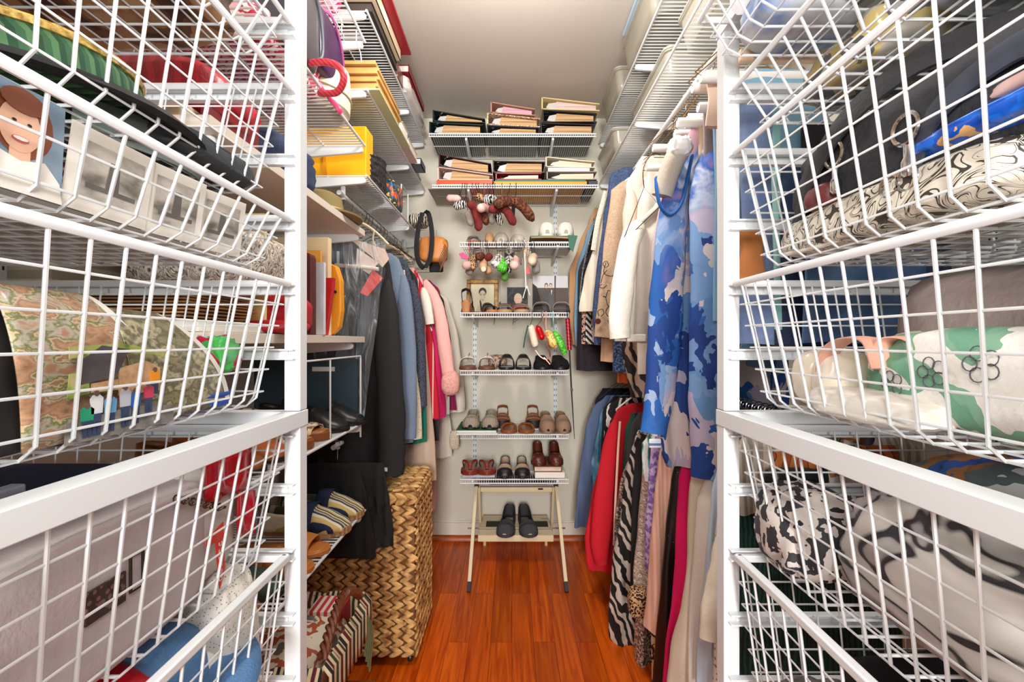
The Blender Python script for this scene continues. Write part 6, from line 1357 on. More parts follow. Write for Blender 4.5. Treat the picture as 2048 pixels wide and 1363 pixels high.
g2('jacket', 'black jacket with a beaded edge on the upper right rod', 'jacket', 2.32, [(420, 1206), (480, 1180), (545, 1156), (600, 1156), (735, 1152), (740, 1152)], fab('dark_aubergine', (36, 28, 36)), th=.04, extra=beaded)
g2('blouse', 'pink and black leopard print blouse hem under the beaded jacket', 'blouse', 2.28, [(430, 1210), (560, 1170), (620, 1164), (687, 1163)], mat('pink_leopard', pat='blotch', cols=[(226, 170, 150), (30, 26, 30), (230, 180, 160), (36, 28, 30)], scale=34, rough=.8), th=.03)
g2('blouse', 'black and white herringbone blouse hem on the upper right rod', 'blouse', 2.255, [(430, 1212), (560, 1180), (620, 1172), (687, 1170)], mat('chevron', pat='stripes', cols=[(26, 26, 28), (220, 212, 204)], scale=14, rough=.8, rot=(0, .8, 0)), th=.03)
croch = mat('cream_crochet', pat='dots', cols=[(150, 140, 122), (232, 224, 206, .26)], scale=170, rough=.85, bump=.4)
g2('cardigan', 'cream crochet cardigan on the upper right rod', 'cardigan', 2.2, [(375, 1216), (400, 1208), (476, 1191), (560, 1168), (618, 1157), (624, 1158)], fab('cream_cotton', (232, 222, 202)), th=.045, hang='wooden_hanger',
   extra=lambda b: MB().tube(bez([P(1212, 382, 2.165), P(1196, 440, 2.165), P(1186, 500, 2.165)], 6), .012, 8, ry=.003).build('crochet_edge', croch, b))
g2('dress', 'pale lilac top between the herringbone blouse and the beige cardigan', 'top', 2.17, [(440, 1220), (560, 1190), (680, 1184)], fab('pale_lilac', (196, 178, 200)), th=.03)
dn = fab('navy_heather', (54, 74, 112), pat='noise', cols=[(40, 56, 92), (76, 98, 136)], scale=140)
g2('cardigan', 'navy heather cardigan with a thick collar on the upper right rod', 'cardigan', 2.06, [(336, 1245), (350, 1218), (417, 1212), (564, 1190), (667, 1187), (690, 1187)], dn, th=.05, hang='wooden_hanger',
   sleeves=([[(1228, 380, 2.05, .03), (1216, 480, 2.04, .032), (1200, 620, 2.04, .034), (1206, 684, 2.04, .03)]],))
bg = fab('beige_wool_blend', (198, 168, 140), pat='noise', cols=[(186, 156, 128), (212, 184, 156)], scale=150)
def embroider(base):
    mm = mat('dark_embroidery', (52, 34, 34), rough=.8); d = 1.925
    m = MB(); T2 = lambda pts, r=.0016: m.tube(bez([P(a, b_, d) for a, b_ in pts], 6), r, 5)
    T2([(1212, 525), (1208, 545), (1222, 552), (1236, 545), (1240, 560)]); T2([(1210, 535), (1206, 527), (1213, 522), (1217, 530), (1211, 535)]); T2([(1202, 566), (1206, 550), (1214, 540)])
    T2([(1216, 580), (1226, 584), (1234, 600), (1218, 612), (1212, 595), (1216, 580)]); T2([(1236, 640), (1222, 636), (1212, 626), (1216, 614), (1228, 610), (1240, 618)])
    T2([(1198, 632), (1196, 622), (1204, 618), (1208, 626), (1202, 632)]); T2([(1228, 575), (1236, 590), (1238, 606)]); T2([(1215, 640), (1224, 652), (1234, 650)])
    T2([(1204, 568), (1198, 572), (1206, 576), (1214, 570)]); T2([(1206, 592), (1212, 594)], .0022)
    m.build('embroidery', mm, base)
    for q in ((1196, 642), (1231, 552)): MB().lathe([(.001, -.002), (.012, -.001), (.013, .002)], tuple(P(q[0], q[1], d)), 9, 'y').build('embroidered_flower', mat('maroon_thread', (84, 34, 36), rough=.9), base)
g2('cardigan', 'beige cardigan embroidered with dark scrolling flowers', 'cardigan', 1.97, [(362, 1245), (380, 1222), (505, 1206), (600, 1196), (640, 1191), (674, 1188)], bg, th=.05, amp=.005, extra=embroider, hang='white_hanger')
g2('trousers', 'beige trousers showing below the embroidered cardigan', 'trousers', 2.02, [(500, 1230), (640, 1204), (722, 1200)], fab('beige_cotton', (204, 168, 136)), th=.03)
g2('sweater', 'blue flecked sweater with its hem below the beige cardigan', 'sweater', 1.93, [(420, 1250), (600, 1232), (745, 1224)], mat('blue_fleck', pat='cells', cols=[(36, 54, 86), (90, 112, 146), (30, 44, 72)], scale=160, rough=.9), th=.04)
g2('sweater', 'rust orange sweater hem below the blue flecked one', 'sweater', 1.95, [(450, 1256), (650, 1236), (766, 1233)], fab('rust_orange', (206, 96, 34)), th=.03)
zbr = mat('zebra_taupe', pat='zebra', cols=[(38, 32, 30), (176, 150, 132, .5)], scale=9, dist=9, rough=.8, rot=(0, .3, 0))
g2('dress', 'taupe and black zebra striped dress on the upper right rod', 'dress', 1.86, [(385, 1262), (450, 1246), (600, 1244), (700, 1244), (760, 1254), (795, 1260)], zbr, th=.04)
pp = fab('blush_linen', (236, 208, 192))
g2('blouse', 'pale blush blouse hanging open on the upper right rod', 'blouse', 1.76, [(312, 1284), (330, 1272), (372, 1250), (458, 1256), (560, 1262), (640, 1266)], pp, th=.05, hang='tube_hanger', hl='wire hanger with a white card tube inside the pale blush blouse',
   sleeves=([[(1262, 380, 1.74, .03), (1262, 470, 1.73, .034), (1262, 560, 1.73, .032)]],))
g2('blouse', 'ivory white blouse between the blush one and the white denim jacket', 'blouse', 1.68, [(330, 1300), (400, 1276), (500, 1270), (740, 1276), (747, 1276)], fab('ivory_white', (238, 230, 218)), th=.04)
wd = fab('white_denim', (240, 234, 222), bump=.35)
def wj(base):
    m = MB()
    m.box(P(1254, 668, 1.50) - Vector((0, .004, 0)), P(1292, 683, 1.50) + Vector((0, .004, 0))); m.build('hem_band', wd, base, bev=.003)
    m = MB(); m.tube(bez([P(1264, 476, 1.52), P(1253, 560, 1.51), P(1250, 640, 1.51), P(1250, 676, 1.51)], 5), .0025, 6); m.tube(bez([P(1280, 456, 1.51), P(1275, 560, 1.5), P(1270, 664, 1.5)], 5), .0025, 6); m.build('seam', mat('stitched_seam', (214, 204, 188)), base)
    MB().tube(bez([P(1252, 476, 1.56), P(1264, 452, 1.55), P(1286, 440, 1.54), P(1310, 420, 1.54), P(1318, 408, 1.55)], 5), .012, 10).build('collar', wd, base)
g2('jacket', 'white denim jacket on a dark wire hanger beside the painted blouse', 'jacket', 1.56, [(425, 1310), (446, 1284), (476, 1256), (564, 1238), (646, 1228), (684, 1230)], wd, th=.07, folds=9, amp=.012, extra=wj, hang='wire_hanger',
   sleeves=([[(1284, 446, 1.54, .03), (1262, 480, 1.51, .034), (1246, 570, 1.49, .036), (1238, 640, 1.49, .036), (1240, 676, 1.49, .034)]],))
g2('shirt', 'grey lavender shirt hanging behind the painted blouse', 'shirt', 1.45, [(250, 1400), (280, 1392), (360, 1330), (500, 1300), (640, 1300)], fab('grey_lavender', (206, 192, 200)), th=.03)
# painted blouse
pnt = bpy.data.materials.new('painted_blue_print'); pnt.use_nodes = True; N = pnt.node_tree.nodes; L = pnt.node_tree.links; b = N['Principled BSDF']; b.inputs['Roughness'].default_value = .75
tc = N.new('ShaderNodeTexCoord'); n1 = N.new('ShaderNodeTexNoise'); n1.inputs['Scale'].default_value = 7; n1.inputs['Detail'].default_value = 3.5; n1.inputs['Distortion'].default_value = 1.1; n1.inputs['Roughness'].default_value = .55
mp = N.new('ShaderNodeMapping'); mp.inputs['Scale'].default_value = (1.3, .6, .85); L.new(tc.outputs['Object'], mp.inputs['Vector']); L.new(mp.outputs['Vector'], n1.inputs['Vector'])
sx = N.new('ShaderNodeSeparateXYZ'); L.new(tc.outputs['Object'], sx.inputs[0])
vo = N.new('ShaderNodeTexVoronoi'); vo.inputs['Scale'].default_value = 15; vx = N.new('ShaderNodeMix'); vx.data_type = 'VECTOR'; vx.inputs[0].default_value = .22; L.new(mp.outputs['Vector'], vx.inputs[4]); L.new(n1.outputs['Color'], vx.inputs[5]); L.new(vx.outputs[1], vo.inputs['Vector']); vs_ = N.new('ShaderNodeSeparateColor'); L.new(vo.outputs['Color'], vs_.inputs[0])
r1 = N.new('ShaderNodeValToRGB'); r1.color_ramp.interpolation = 'CONSTANT'
cs = [(0, (24, 60, 136)), (.30, (36, 98, 180)), (.42, (26, 70, 148)), (.50, (104, 150, 204)), (.60, (160, 184, 218)), (.70, (44, 104, 184)), (.78, (190, 182, 206)), (.86, (120, 160, 210)), (.93, (222, 210, 206))]
e = r1.color_ramp.elements
while len(e) < len(cs): e.new(.5)
for i, (p, c) in enumerate(cs): e[i].position = p; e[i].color = lin(c)
L.new(vs_.outputs[0], r1.inputs['Fac'])
n2 = N.new('ShaderNodeTexNoise'); n2.inputs['Scale'].default_value = 5; n2.inputs['Detail'].default_value = 4; n2.inputs['Distortion'].default_value = .8; L.new(mp.outputs['Vector'], n2.inputs['Vector'])
r2 = N.new('ShaderNodeValToRGB'); cs = [(.3, (176, 126, 140)), (.40, (196, 156, 168)), (.46, (70, 130, 200)), (.52, (200, 206, 226)), (.58, (40, 100, 184)), (.66, (160, 130, 180))]
e = r2.color_ramp.elements
while len(e) < len(cs): e.new(.5)
for i, (p, c) in enumerate(cs): e[i].position = p; e[i].color = lin(c)
L.new(n2.outputs['Fac'], r2.inputs['Fac'])
ad = N.new('ShaderNodeMath'); ad.operation = 'MULTIPLY_ADD'; L.new(n2.outputs['Fac'], ad.inputs[0]); ad.inputs[1].default_value = .9; L.new(sx.outputs['Z'], ad.inputs[2])
mr = N.new('ShaderNodeMapRange'); mr.inputs[1].default_value = 1.02; mr.inputs[2].default_value = 1.25; L.new(ad.outputs[0], mr.inputs[0])
mx = N.new('ShaderNodeMix'); mx.data_type = 'RGBA'; L.new(mr.outputs[0], mx.inputs[0]); L.new(r1.outputs['Color'], mx.inputs[6]); L.new(r2.outputs['Color'], mx.inputs[7])
L.new(mx.outputs[2], b.inputs['Base Color'])
def blouse_extra(base):
    db = mat('royal_trim', (24, 96, 176), rough=.6)
    d = 1.22
    MB().tube(bez([P(1312, 356, 1.22), P(1314, 385, 1.20), P(1322, 414, 1.19), P(1338, 430, 1.185), P(1354, 420, 1.185), P(1366, 396, 1.19), P(1376, 350, 1.20), P(1384, 312, 1.22)], 6), .009, 8, ry=.004, up=(0, -1, 0)).build('neck_band', db, base)
    MB().box(P(1298, 877, 1.22) - Vector((0, .004, 0)), P(1322, 895, 1.22) + Vector((0, .004, 0))).build('cuff_band', mat('striped_cuff', pat='stripes', cols=[(240, 240, 244), (90, 120, 180, .7)], scale=14, rot=(0, PI / 2, 0)), base, bev=.003)
g2('blouse', 'large blouse in a painterly blue and lilac print, front of the upper right rod', 'blouse', 1.27,
   [(240, 1404, 1470), (250, 1385, 1500), (290, 1364, 1530), (360, 1340, 1560), (426, 1318, 1570), (593, 1304, 1570), (747, 1296, 1570), (900, 1316, 1560), (925, 1326, 1560)], pnt, th=.07, folds=7, amp=.016, seed=3.3,
   sleeves=([[(1362, 330, 1.24, .03), (1346, 450, 1.22, .04), (1332, 600, 1.21, .044), (1322, 740, 1.20, .042), (1308, 866, 1.19, .034)]], [[(1420, 300, 1.17, .05), (1428, 480, 1.14, .058), (1424, 660, 1.13, .055), (1420, 820, 1.13, .055), (1424, 952, 1.13, .048)]]), extra=blouse_extra, hang='tube_hanger', hl='wire hanger with a white card tube inside the painterly blue blouse')
crumple('pillow_tube', 'rolled greige cloth tube lying inside the neckline of the painterly blouse', 'roll', (0, 0, 0), (.01, .01, .01), pp); bpy.data.objects.remove(bpy.data.objects['pillow_tube'])
MB().tube(bez([P(1324, 392, 1.22), P(1336, 352, 1.21), P(1350, 318, 1.20), P(1368, 288, 1.20)], 5), [.028] * 16, 14).build('rolled_cloth', fab('greige_cloth', (198, 188, 174)), label='rolled greige cloth hanging in the neckline of the painterly blouse', cat='cloth')
crumple('scarf', 'white crumpled scarf hung over the greige roll', 'scarf', (X(1356, 1.2), 1.19, Z(318, 1.2)), (.05, .05, .05), fab('white_chiffon', (240, 236, 234)), 3, .2, 3)
# trouser hangers with white tubes, in the gap above the blouse
for i, (px, py, d) in enumerate(((1420, 155, .98), (1402, 176, 1.06), (1412, 215, 1.12), (1370, 245, 1.2), (1385, 248, 1.27), (1362, 268, 1.33), (1318, 296, 1.45), (1304, 335, 1.55))):
    z = Z(py, d); x0 = X(px, d) - .02
    t = T('trouser_hanger', '-', 'hanger', (x0, d, z))
    MB().lathe([(.011, 0), (.0125, .003), (.0125, .30), (.011, .303)], (x0, d, z), 14, 'x').build('card_tube', mat('white_card_tube', (243, 240, 235)), t)
    rx, rz_ = ROD['UR']; rx2 = rx
    MB().tube([(x0 + .01, d, z), (x0 - .012, d, z + .012), (rx, d, rz_ - .05), (x0 + .31, d, z + .012), (x0 + .295, d, z)], .0016, 6).build('wire', mat('brass_wire', (150, 112, 60), rough=.3, metal=.9), t)
    MB().tube([(rx, d, rz_ - .05), (rx, d, rz_ - .03), (rx + .012, d, rz_ - .01), (rx + .011, d, rz_ + .006), (rx, d, rz_ + .0125), (rx - .012, d, rz_ + .004)], .0016, 6).build('hook', chrome, t)
    nm_, c_ = (('powder blue', (130, 176, 204)), ('peach', (232, 200, 176)), ('grey brown', (150, 134, 128)), ('beige', (214, 190, 160)), ('dark grey', (84, 80, 80)), ('tan', (196, 160, 124)), ('cream', (230, 214, 190)), ('charcoal', (54, 52, 54)))[i]
    garment_mesh(d, [(z + .014, x0 + .06, x0 + .27), (z - .02, x0 + .055, x0 + .275), (z - .40, x0 + .06, x0 + .27)], .03, 4, .004, 0, i).build('trousers', fab(nm_.replace(' ', '_') + '_slacks', c_), label=nm_ + ' trousers folded over a white card tube under the lower right shelf', cat='trousers', auto=70)
    t['label'] = ('wire trouser hanger with a white card tube, ' + ('nearest the doorway', 'second from the doorway', 'third from the doorway, holding blue trousers', 'fourth from the doorway', 'fifth from the doorway', 'sixth from the doorway', 'second from the far end of the row', 'furthest from the doorway')[i])
def slack(lb, px0, px1, pyt, pyb, d, m, th=.018, nm='trousers', seed=1, cat='trousers'):
    a, b_ = X(px0, d), X(px1, d); z0, z1 = Z(pyb, d), Z(pyt, d); s = (b_ - a) * .0
    return garment_mesh(d, [(z1, a, b_), (z1 - .02, a, b_), ((z0 + z1) / 2, a + .006, b_ - .004), (z0, a, b_)], th, 5, .006, 0, seed, hem=.003).build(nm, m, loc=((a + b_) / 2, d, z0), label=lb, cat=cat, auto=70)
slack('light blue trousers over a card tube behind the right frame post', 1424, 1600, 178, 640, 1.08, fab('powder_blue', (120, 170, 200)), seed=2)
slack('grey brown trousers hanging beside the powder blue pair', 1405, 1560, 216, 640, 1.16, fab('mushroom', (160, 144, 140)), seed=5)
slack('peach scarf folded over the nearest card tube', 1412, 1560, 140, 250, 1.0, fab('peach_cloth', (236, 206, 184)), nm='scarf', seed=3, cat='scarf')
t = T('wire_hanger', 'dark wire hanger whose triangle shows against the blush blouse', 'hanger', tuple(P(1288, 300, 1.5)))
MB().tube([P(1244, 486, 1.5), P(1288, 374, 1.5), P(1320, 412, 1.5), P(1244, 486, 1.5)], .0016, 6).build('wire_triangle', dark_wire, t)
MB().tube(bez([P(1288, 374, 1.5), P(1286, 345, 1.5), P(1292, 322, 1.5), P(1302, 310, 1.5)], 5), .0016, 6).build('hook', dark_wire, t)
# denim behind the right tower
jd = lambda n, c: fab(n, c, bscale=260, bump=.5)
slack('mid blue jeans folded over a hanger directly behind the right frame post', 1478, 1545, 190, 690, .80, mat('blue_jeans_wash', pat='noise', cols=[(96, 118, 166), (140, 160, 198)], scale=9, rough=.85, bump=.5, bscale=260, stretch=(2, 1, .6)), seed=8, nm='jeans', cat='jeans')
slack('rust orange cloth folded over the mid blue jeans behind the right frame post', 1478, 1528, 440, 562, .775, fab('rust_twill', (196, 124, 66)), seed=4)
slack('indigo jeans hanging behind the basket with the black handbag', 1500, 1900, 300, 688, .90, jd('indigo_denim', (54, 70, 100)), seed=6, nm='jeans', cat='jeans')
slack('washed blue jeans nearest the right tower', 1600, 1860, 300, 686, .84, mat('washed_denim', pat='noise', cols=[(52, 84, 128), (110, 146, 188)], scale=12, rough=.85, bump=.5, bscale=260), seed=9, nm='jeans', cat='jeans')
slack('mint green trousers strip between the jeans', 1545, 1562, 240, 660, .81, fab('mint', (140, 190, 184)), seed=1)
slack('black trousers hanging behind the indigo jeans', 1600, 1990, 250, 700, .96, fab('black_twill', (26, 28, 34)), seed=3)
slack('pale blue jeans hanging furthest behind the right tower', 1480, 1700, 480, 700, 1.02, jd('stonewash', (96, 140, 172)), seed=11, nm='jeans', cat='jeans')
# --- lower rod garments
g3 = lambda nm, lb, cat, d, prof, m, **k: garment(nm, lb, cat, d, prof, m, 'LR', **k)
g3('sweater', 'navy collared sweater furthest on the lower right rod', 'sweater', 2.42, [(776, 1206), (800, 1190), (900, 1184), (1000, 1180)], fab('navy_knit', (20, 26, 46)), hang='wire_hanger')
g3('tunic', 'long slate blue tunic near the back wall on the lower right rod', 'tunic', 2.36, [(790, 1212), (814, 1186), (855, 1171), (940, 1160), (1000, 1153), (1052, 1148)], fab('slate_blue', (92, 112, 148)), th=.04)
g3('blouse', 'light blue ruffled blouse beside the slate blue tunic', 'blouse', 2.28, [(790, 1222), (830, 1200), (900, 1188), (950, 1180), (980, 1184)], mat('aqua_ruffle', pat='noise', cols=[(70, 130, 170), (120, 180, 210)], scale=20, rough=.7), amp=.02, folds=12)
g3('jacket', 'black jacket on the lower right rod behind the white print blouse', 'jacket', 2.2, [(792, 1228), (820, 1206), (900, 1200), (1020, 1196), (1060, 1194)], bc, th=.05)
g3('blouse', 'black blouse with white brush strokes beside the red sweater', 'blouse', 2.1, [(795, 1236), (812, 1214), (860, 1208), (930, 1202), (1010, 1194)], mat('brush_print', pat='zebra', cols=[(20, 20, 22), (232, 228, 222, .72)], scale=8, dist=9, rough=.8), th=.04)
red = fab('cherry_red', (198, 12, 34), bump=.15)
def redx(b):
    MB().tube(bez([P(1240, 842, 1.86), P(1236, 900, 1.86), P(1231, 1000, 1.86), P(1228, 1090, 1.86)], 5), .005, 8, ry=.002).build('pale_piping', fab('nude_trim', (236, 190, 166)), b)
g3('sweater', 'bright cherry red sweater with a pale seam on the lower right rod', 'sweater', 1.98, [(806, 1262), (817, 1232), (840, 1223), (907, 1206), (1000, 1182), (1071, 1168), (1123, 1171), (1138, 1178)], red, th=.07, folds=4, amp=.014, extra=redx, hang='white_hanger',
   sleeves=([[(1232, 838, 1.93, .03), (1218, 920, 1.92, .036), (1206, 1010, 1.91, .042), (1200, 1090, 1.91, .042), (1204, 1126, 1.91, .03)]],))
g3('blouse', 'dark green blouse strip beside the red sweater', 'blouse', 1.9, [(826, 1262), (860, 1250), (960, 1246), (1040, 1240)], fab('forest', (30, 76, 60)))
g3('jacket', 'charcoal grey jacket behind the sequin lace dress', 'jacket', 1.88, [(824, 1276), (850, 1260), (900, 1252), (1000, 1246)], fab('charcoal', (66, 66, 66)))
lc = mat('sequin_lace', pat='cells', cols=[(110, 100, 90), (170, 156, 140), (226, 214, 196), (90, 82, 76)], scale=190, rough=.4, metal=.3)
g3('dress', 'silver grey sequin lace dress beside the zebra dress', 'dress', 1.82, [(860, 1276), (880, 1268), (968, 1240), (1060, 1228), (1132, 1222), (1200, 1218)], lc, th=.04)
zb2 = mat('zebra_dress_print', pat='zebra', cols=[(18, 17, 18), (196, 184, 172, .52)], scale=9, dist=10, rough=.8, rot=(0, .5, 0), detail=2)
g3('dress', 'long black and taupe zebra print dress reaching the floor', 'dress', 1.72, [(868, 1276), (900, 1262), (950, 1252), (1000, 1246), (1120, 1226), (1223, 1218), (1280, 1220), (1303, 1232)], zb2, th=.06, folds=9, amp=.014, hem=.012)
g3('dress', 'plain black dress next to the zebra print one', 'dress', 1.655, [(870, 1284), (900, 1272), (1000, 1264), (1100, 1262), (1180, 1260)], bc, th=.05)
g3('skirt', 'grey sequinned skirt hanging low under the paisley top', 'skirt', 1.62, [(1000, 1290), (1200, 1272), (1290, 1267), (1322, 1270)], lc, th=.05, hang=None)
pais = mat('paisley_print', pat='magic', cols=[(214, 202, 190), (176, 110, 60), (150, 140, 136), (232, 222, 212), (110, 60, 36), (206, 190, 176)], scale=16, dist=3.5, rough=.7)
g3('blouse', 'beige and rust paisley blouse with a leopard hem', 'blouse', 1.57, [(862, 1300), (880, 1288), (950, 1284), (1060, 1276), (1150, 1266), (1200, 1268), (1232, 1276)], pais, th=.06, folds=8, amp=.014,
   extra=lambda b: crumple('leopard_hem', None, None, (X(1283, 1.5), 1.535, Z(1234, 1.53)), (.07, .06, .10), leo2, 3, .05, 2, .6, parent=b))
g3('shirt', 'turquoise and white collared shirt top peeking under the painterly blouse', 'shirt', 1.5, [(868, 1300), (890, 1282), (940, 1284), (960, 1290)], mat('aqua_stripe', pat='zebra', cols=[(236, 240, 236), (90, 196, 176, .6), (60, 64, 70, .86)], scale=10, dist=4, rough=.7), th=.05)
g3('sweater', 'purple lace knit sweater on the lower right rod', 'sweater', 1.49, [(872, 1310), (900, 1300), (960, 1296), (1060, 1290), (1130, 1289), (1140, 1292)], mat('purple_lace', pat='cells', cols=[(150, 120, 196), (196, 172, 226), (130, 100, 180), (210, 190, 232)], scale=110, rough=.8, bump=.5), th=.05)
g3('trousers', 'printed pastel trousers hanging below the peach tunic', 'trousers', 1.46, [(1100, 1310), (1250, 1301), (1380, 1302), (1420, 1303)], mat('pastel_print', pat='blotch', cols=[(236, 190, 190), (40, 36, 40), (228, 200, 140), (226, 220, 226), (170, 150, 190)], scale=16, rough=.8), th=.04, hang=None)
peach = fab('peach_rib', (240, 188, 164), pat='stripes', cols=[(232, 178, 154), (246, 200, 178)], scale=26)
g3('tunic', 'long ribbed peach tunic on the lower right rod', 'tunic', 1.41, [(880, 1326), (920, 1318), (1000, 1308), (1100, 1299), (1200, 1295), (1257, 1290)], peach, th=.06, folds=8, amp=.014, hang='wooden_hanger')
g3('dress', 'long black dress sprinkled with sequins on the lower right rod', 'dress', 1.34, [(900, 1356), (960, 1342), (1060, 1330), (1162, 1320), (1280, 1312), (1400, 1306)], mat('black_sequin', pat='dots', cols=[(250, 250, 250), (22, 21, 23, .04)], scale=60, rough=.35), th=.06)
g3('dress', 'hot pink dress hanging to the floor on the lower right rod', 'dress', 1.26, [(905, 1368), (960, 1358), (1101, 1351), (1200, 1344), (1300, 1330), (1380, 1322)], fab('hot_pink_cloth', (222, 8, 96)), th=.05, hang='wooden_hanger')
g3('dress', 'ivory long dress beside the hot pink one', 'dress', 1.19, [(930, 1392), (980, 1382), (1100, 1376), (1200, 1360), (1313, 1344), (1400, 1336)], fab('ivory_silk', (226, 216, 194)), th=.06, folds=8, amp=.014)
g3('cardigan', 'white knitted cardigan on the lower right rod', 'cardigan', 1.13, [(935, 1412), (1000, 1396), (1100, 1390), (1240, 1380), (1380, 1374)], fab('soft_white', (226, 222, 210)), th=.06, folds=8, amp=.014)
g3('blouse', 'pale blue pleated blouse on the lower right rod', 'blouse', 1.075, [(940, 1436), (990, 1424), (1100, 1410), (1240, 1400), (1380, 1396)], fab('pale_blue_cotton', (186, 206, 224)), th=.05, folds=14, amp=.012)
netk = mat('open_net_knit', pat='dots', cols=[(120, 116, 104), (226, 218, 200, .3)], scale=95, rough=.9, bump=.5)
g3('sweater', 'cream open net knit sweater close to the right tower', 'sweater', 1.02, [(940, 1450), (1010, 1436), (1100, 1428), (1230, 1424), (1380, 1420)], netk, th=.05)
g3('sweater', 'cream cable sweater with its cuff hanging in front of the net knit one', 'sweater', .965, [(960, 1474), (1010, 1462), (1200, 1456), (1290, 1452)], fab('cream_cable', (232, 222, 200)), th=.05,
   sleeves=([[(1452, 1040, .95, .02), (1444, 1140, .945, .026), (1430, 1220, .94, .028), (1422, 1276, .94, .024)]],))
g3('coat', 'dark green coat just behind the right frame post on the lower rod', 'coat', .90, [(980, 1480), (1040, 1458), (1200, 1448), (1380, 1446)], fab('deep_teal_knit', pat='zebra', c=(10, 50, 46), cols=[(12, 44, 42), (22, 74, 66)], scale=40, dist=3), th=.05)
g3('blouse', 'off-white pleated blouse behind the lower right tower', 'blouse', .86, [(862, 1500), (900, 1470), (960, 1462), (1020, 1462)], fab('pleated_ivory', (206, 198, 180), pat='stripes', cols=[(214, 206, 190), (170, 160, 144)], scale=20), th=.04)
g3('blouse', 'orange and rust swirl printed blouse behind the lower right baskets', 'blouse', .83, [(890, 1560), (905, 1548), (1000, 1548), (1060, 1548)], mat('rust_swirl', pat='zebra', cols=[(176, 84, 30), (60, 30, 20, .5), (206, 120, 50, .62)], scale=10, dist=6, rough=.7), th=.03)
g3('blouse', 'royal blue and brown flowered blouse furthest right behind the tower', 'blouse', .80, [(900, 1680), (920, 1660), (1060, 1650), (1140, 1650)], mat('blue_brown_floral', pat='blotch', cols=[(40, 70, 150), (40, 34, 34), (150, 104, 60), (190, 186, 186), (44, 80, 170)], scale=14, rough=.8), th=.03)
# hanger hooks crowding the near end of the chrome rod
for i in range(16):
    d = .80 + i * .027; x, z = ROD['LR']
    m = MB(); m.tube([(x + .016 * math.cos(a), d, z + .001 + .016 * math.sin(a)) for a in [PI * 1.1 * (1 - k / 9) - .05 for k in range(10)]] + [(x + .01, d, z - .03), (x, d, z - .05)], .0014, 6)
    m.build('hanger_hook', chrome, label='chrome hanger hook crowded at the near end of the lower right rod', cat='hanger hook', group='chrome hooks at the near end of the lower rod', loc=(x, d, z))
# --- right tower baskets
tk = mat('black_webbing', (44, 44, 48), rough=.8, bump=.4, bscale=200)
crumple('cloth_bundle', 'blue and white cloth in the topmost right basket beside the post', 'cloth', (.40, .62, 1.568), (.14, .10, .07), mat('blue_white_cloth', pat='noise', cols=[(60, 120, 190), (196, 200, 206), (206, 206, 208)], scale=14, rough=.8), 3, .12, 2)
MB().tube(bez([(.33, .64, 1.64), (.36, .655, 1.652), (.42, .66, 1.655), (.47, .655, 1.65)], 5), .022, 14).build('film_roll', mat('white_film', (236, 236, 238), rough=.2), label='white rolled plastic film on top of the topmost right basket', cat='roll')
slab('wooden_bar', 'pale wooden bar lying across the topmost right basket', 'bar', (.34, .668, 1.566), (.78, .678, 1.585), mat('peach_wood', (232, 204, 172)))
crumple('cloth_bundle', 'grey striped shirt bundle in the topmost right basket', 'cloth', (.60, .45, 1.568), (.36, .30, .09), mat('grey_ticking', pat='stripes', cols=[(176, 172, 166), (214, 210, 204), (120, 118, 116)], scale=10, rough=.8), 5, .1, 2, .45)
crumple('plastic_packet', 'yellow and black printed clear packet in the shallow right basket', 'packet', (.52, .56, 1.468), (.24, .16, .06), mat('yellow_print_film', pat='blotch', cols=[(196, 192, 184), (176, 170, 160), (190, 170, 110), (90, 90, 94), (186, 182, 176)], scale=16, rough=.2), 2, .12, 3, .45)
crumple('plastic_packet', 'clear packet of grey stockings in the shallow right basket, nearer the doorway', 'packet', (.55, .38, 1.468), (.28, .15, .06), mat('grey_film', pat='noise', cols=[(96, 98, 104), (190, 192, 196)], scale=10, rough=.2), 6, .12, 3, .45)
# black handbag with rings
t = T('handbag', 'large black canvas handbag with silver rings in the right basket', 'handbag', (.52, .47, 1.27))
cv = mat('charcoal_canvas', (50, 51, 56), rough=.85, bump=.4, bscale=180)
crumple('bag_body', None, None, (.50, .47, 1.30), (.24, .36, .11), cv, 4, .06, 2, .45, parent=t)
MB().tube(bez([(.39, .62, 1.30), (.375, .56, 1.36), (.375, .50, 1.40), (.40, .44, 1.425), (.42, .37, 1.41), (.41, .32, 1.37)], 6), .017, 8, ry=.004).build('strap', tk, t)
MB().tube(bez([(.385, .44, 1.30), (.375, .40, 1.35), (.378, .34, 1.37), (.385, .30, 1.36)], 6), .013, 8, ry=.004).build('strap', mat('navy_grey_webbing', (58, 64, 78), rough=.8), t)
for y, z in ((.52, 1.365), (.425, 1.35)):
    MB().tube([(.372, y + .014 * math.cos(a * PI / 9), z + .014 * math.sin(a * PI / 9)) for a in range(18)], .0024, 8, closed=True).build('ring', chrome, t)
    MB().lathe([(.003, 0), (.006, .003), (.006, .014), (.004, .018), (.004, .03)], (.374, y, z - .045), 10).build('clasp', chrome, t)
t = T('handbag', 'ivory handbag with black drawn flowers at the bottom of the same right basket', 'handbag', (.45, .47, 1.264))
crumple('bag_body', None, None, (.452, .50, 1.264), (.15, .32, .055), mat('ivory_drawn_floral', pat='magic', cols=[(226, 218, 200), (230, 222, 206), (222, 214, 196), (66, 60, 54), (228, 220, 204), (226, 218, 200), (224, 216, 200)], scale=13, dist=3.5, rough=.45), 9, .05, 1.8, .4, parent=t)
MB().tube(bez([(.40, .655, 1.275), (.385, .64, 1.272), (.383, .60, 1.27), (.384, .55, 1.268), (.386, .53, 1.27)], 5), .003, 8).build('piping', mat('ivory_piping', (232, 226, 212)), t)
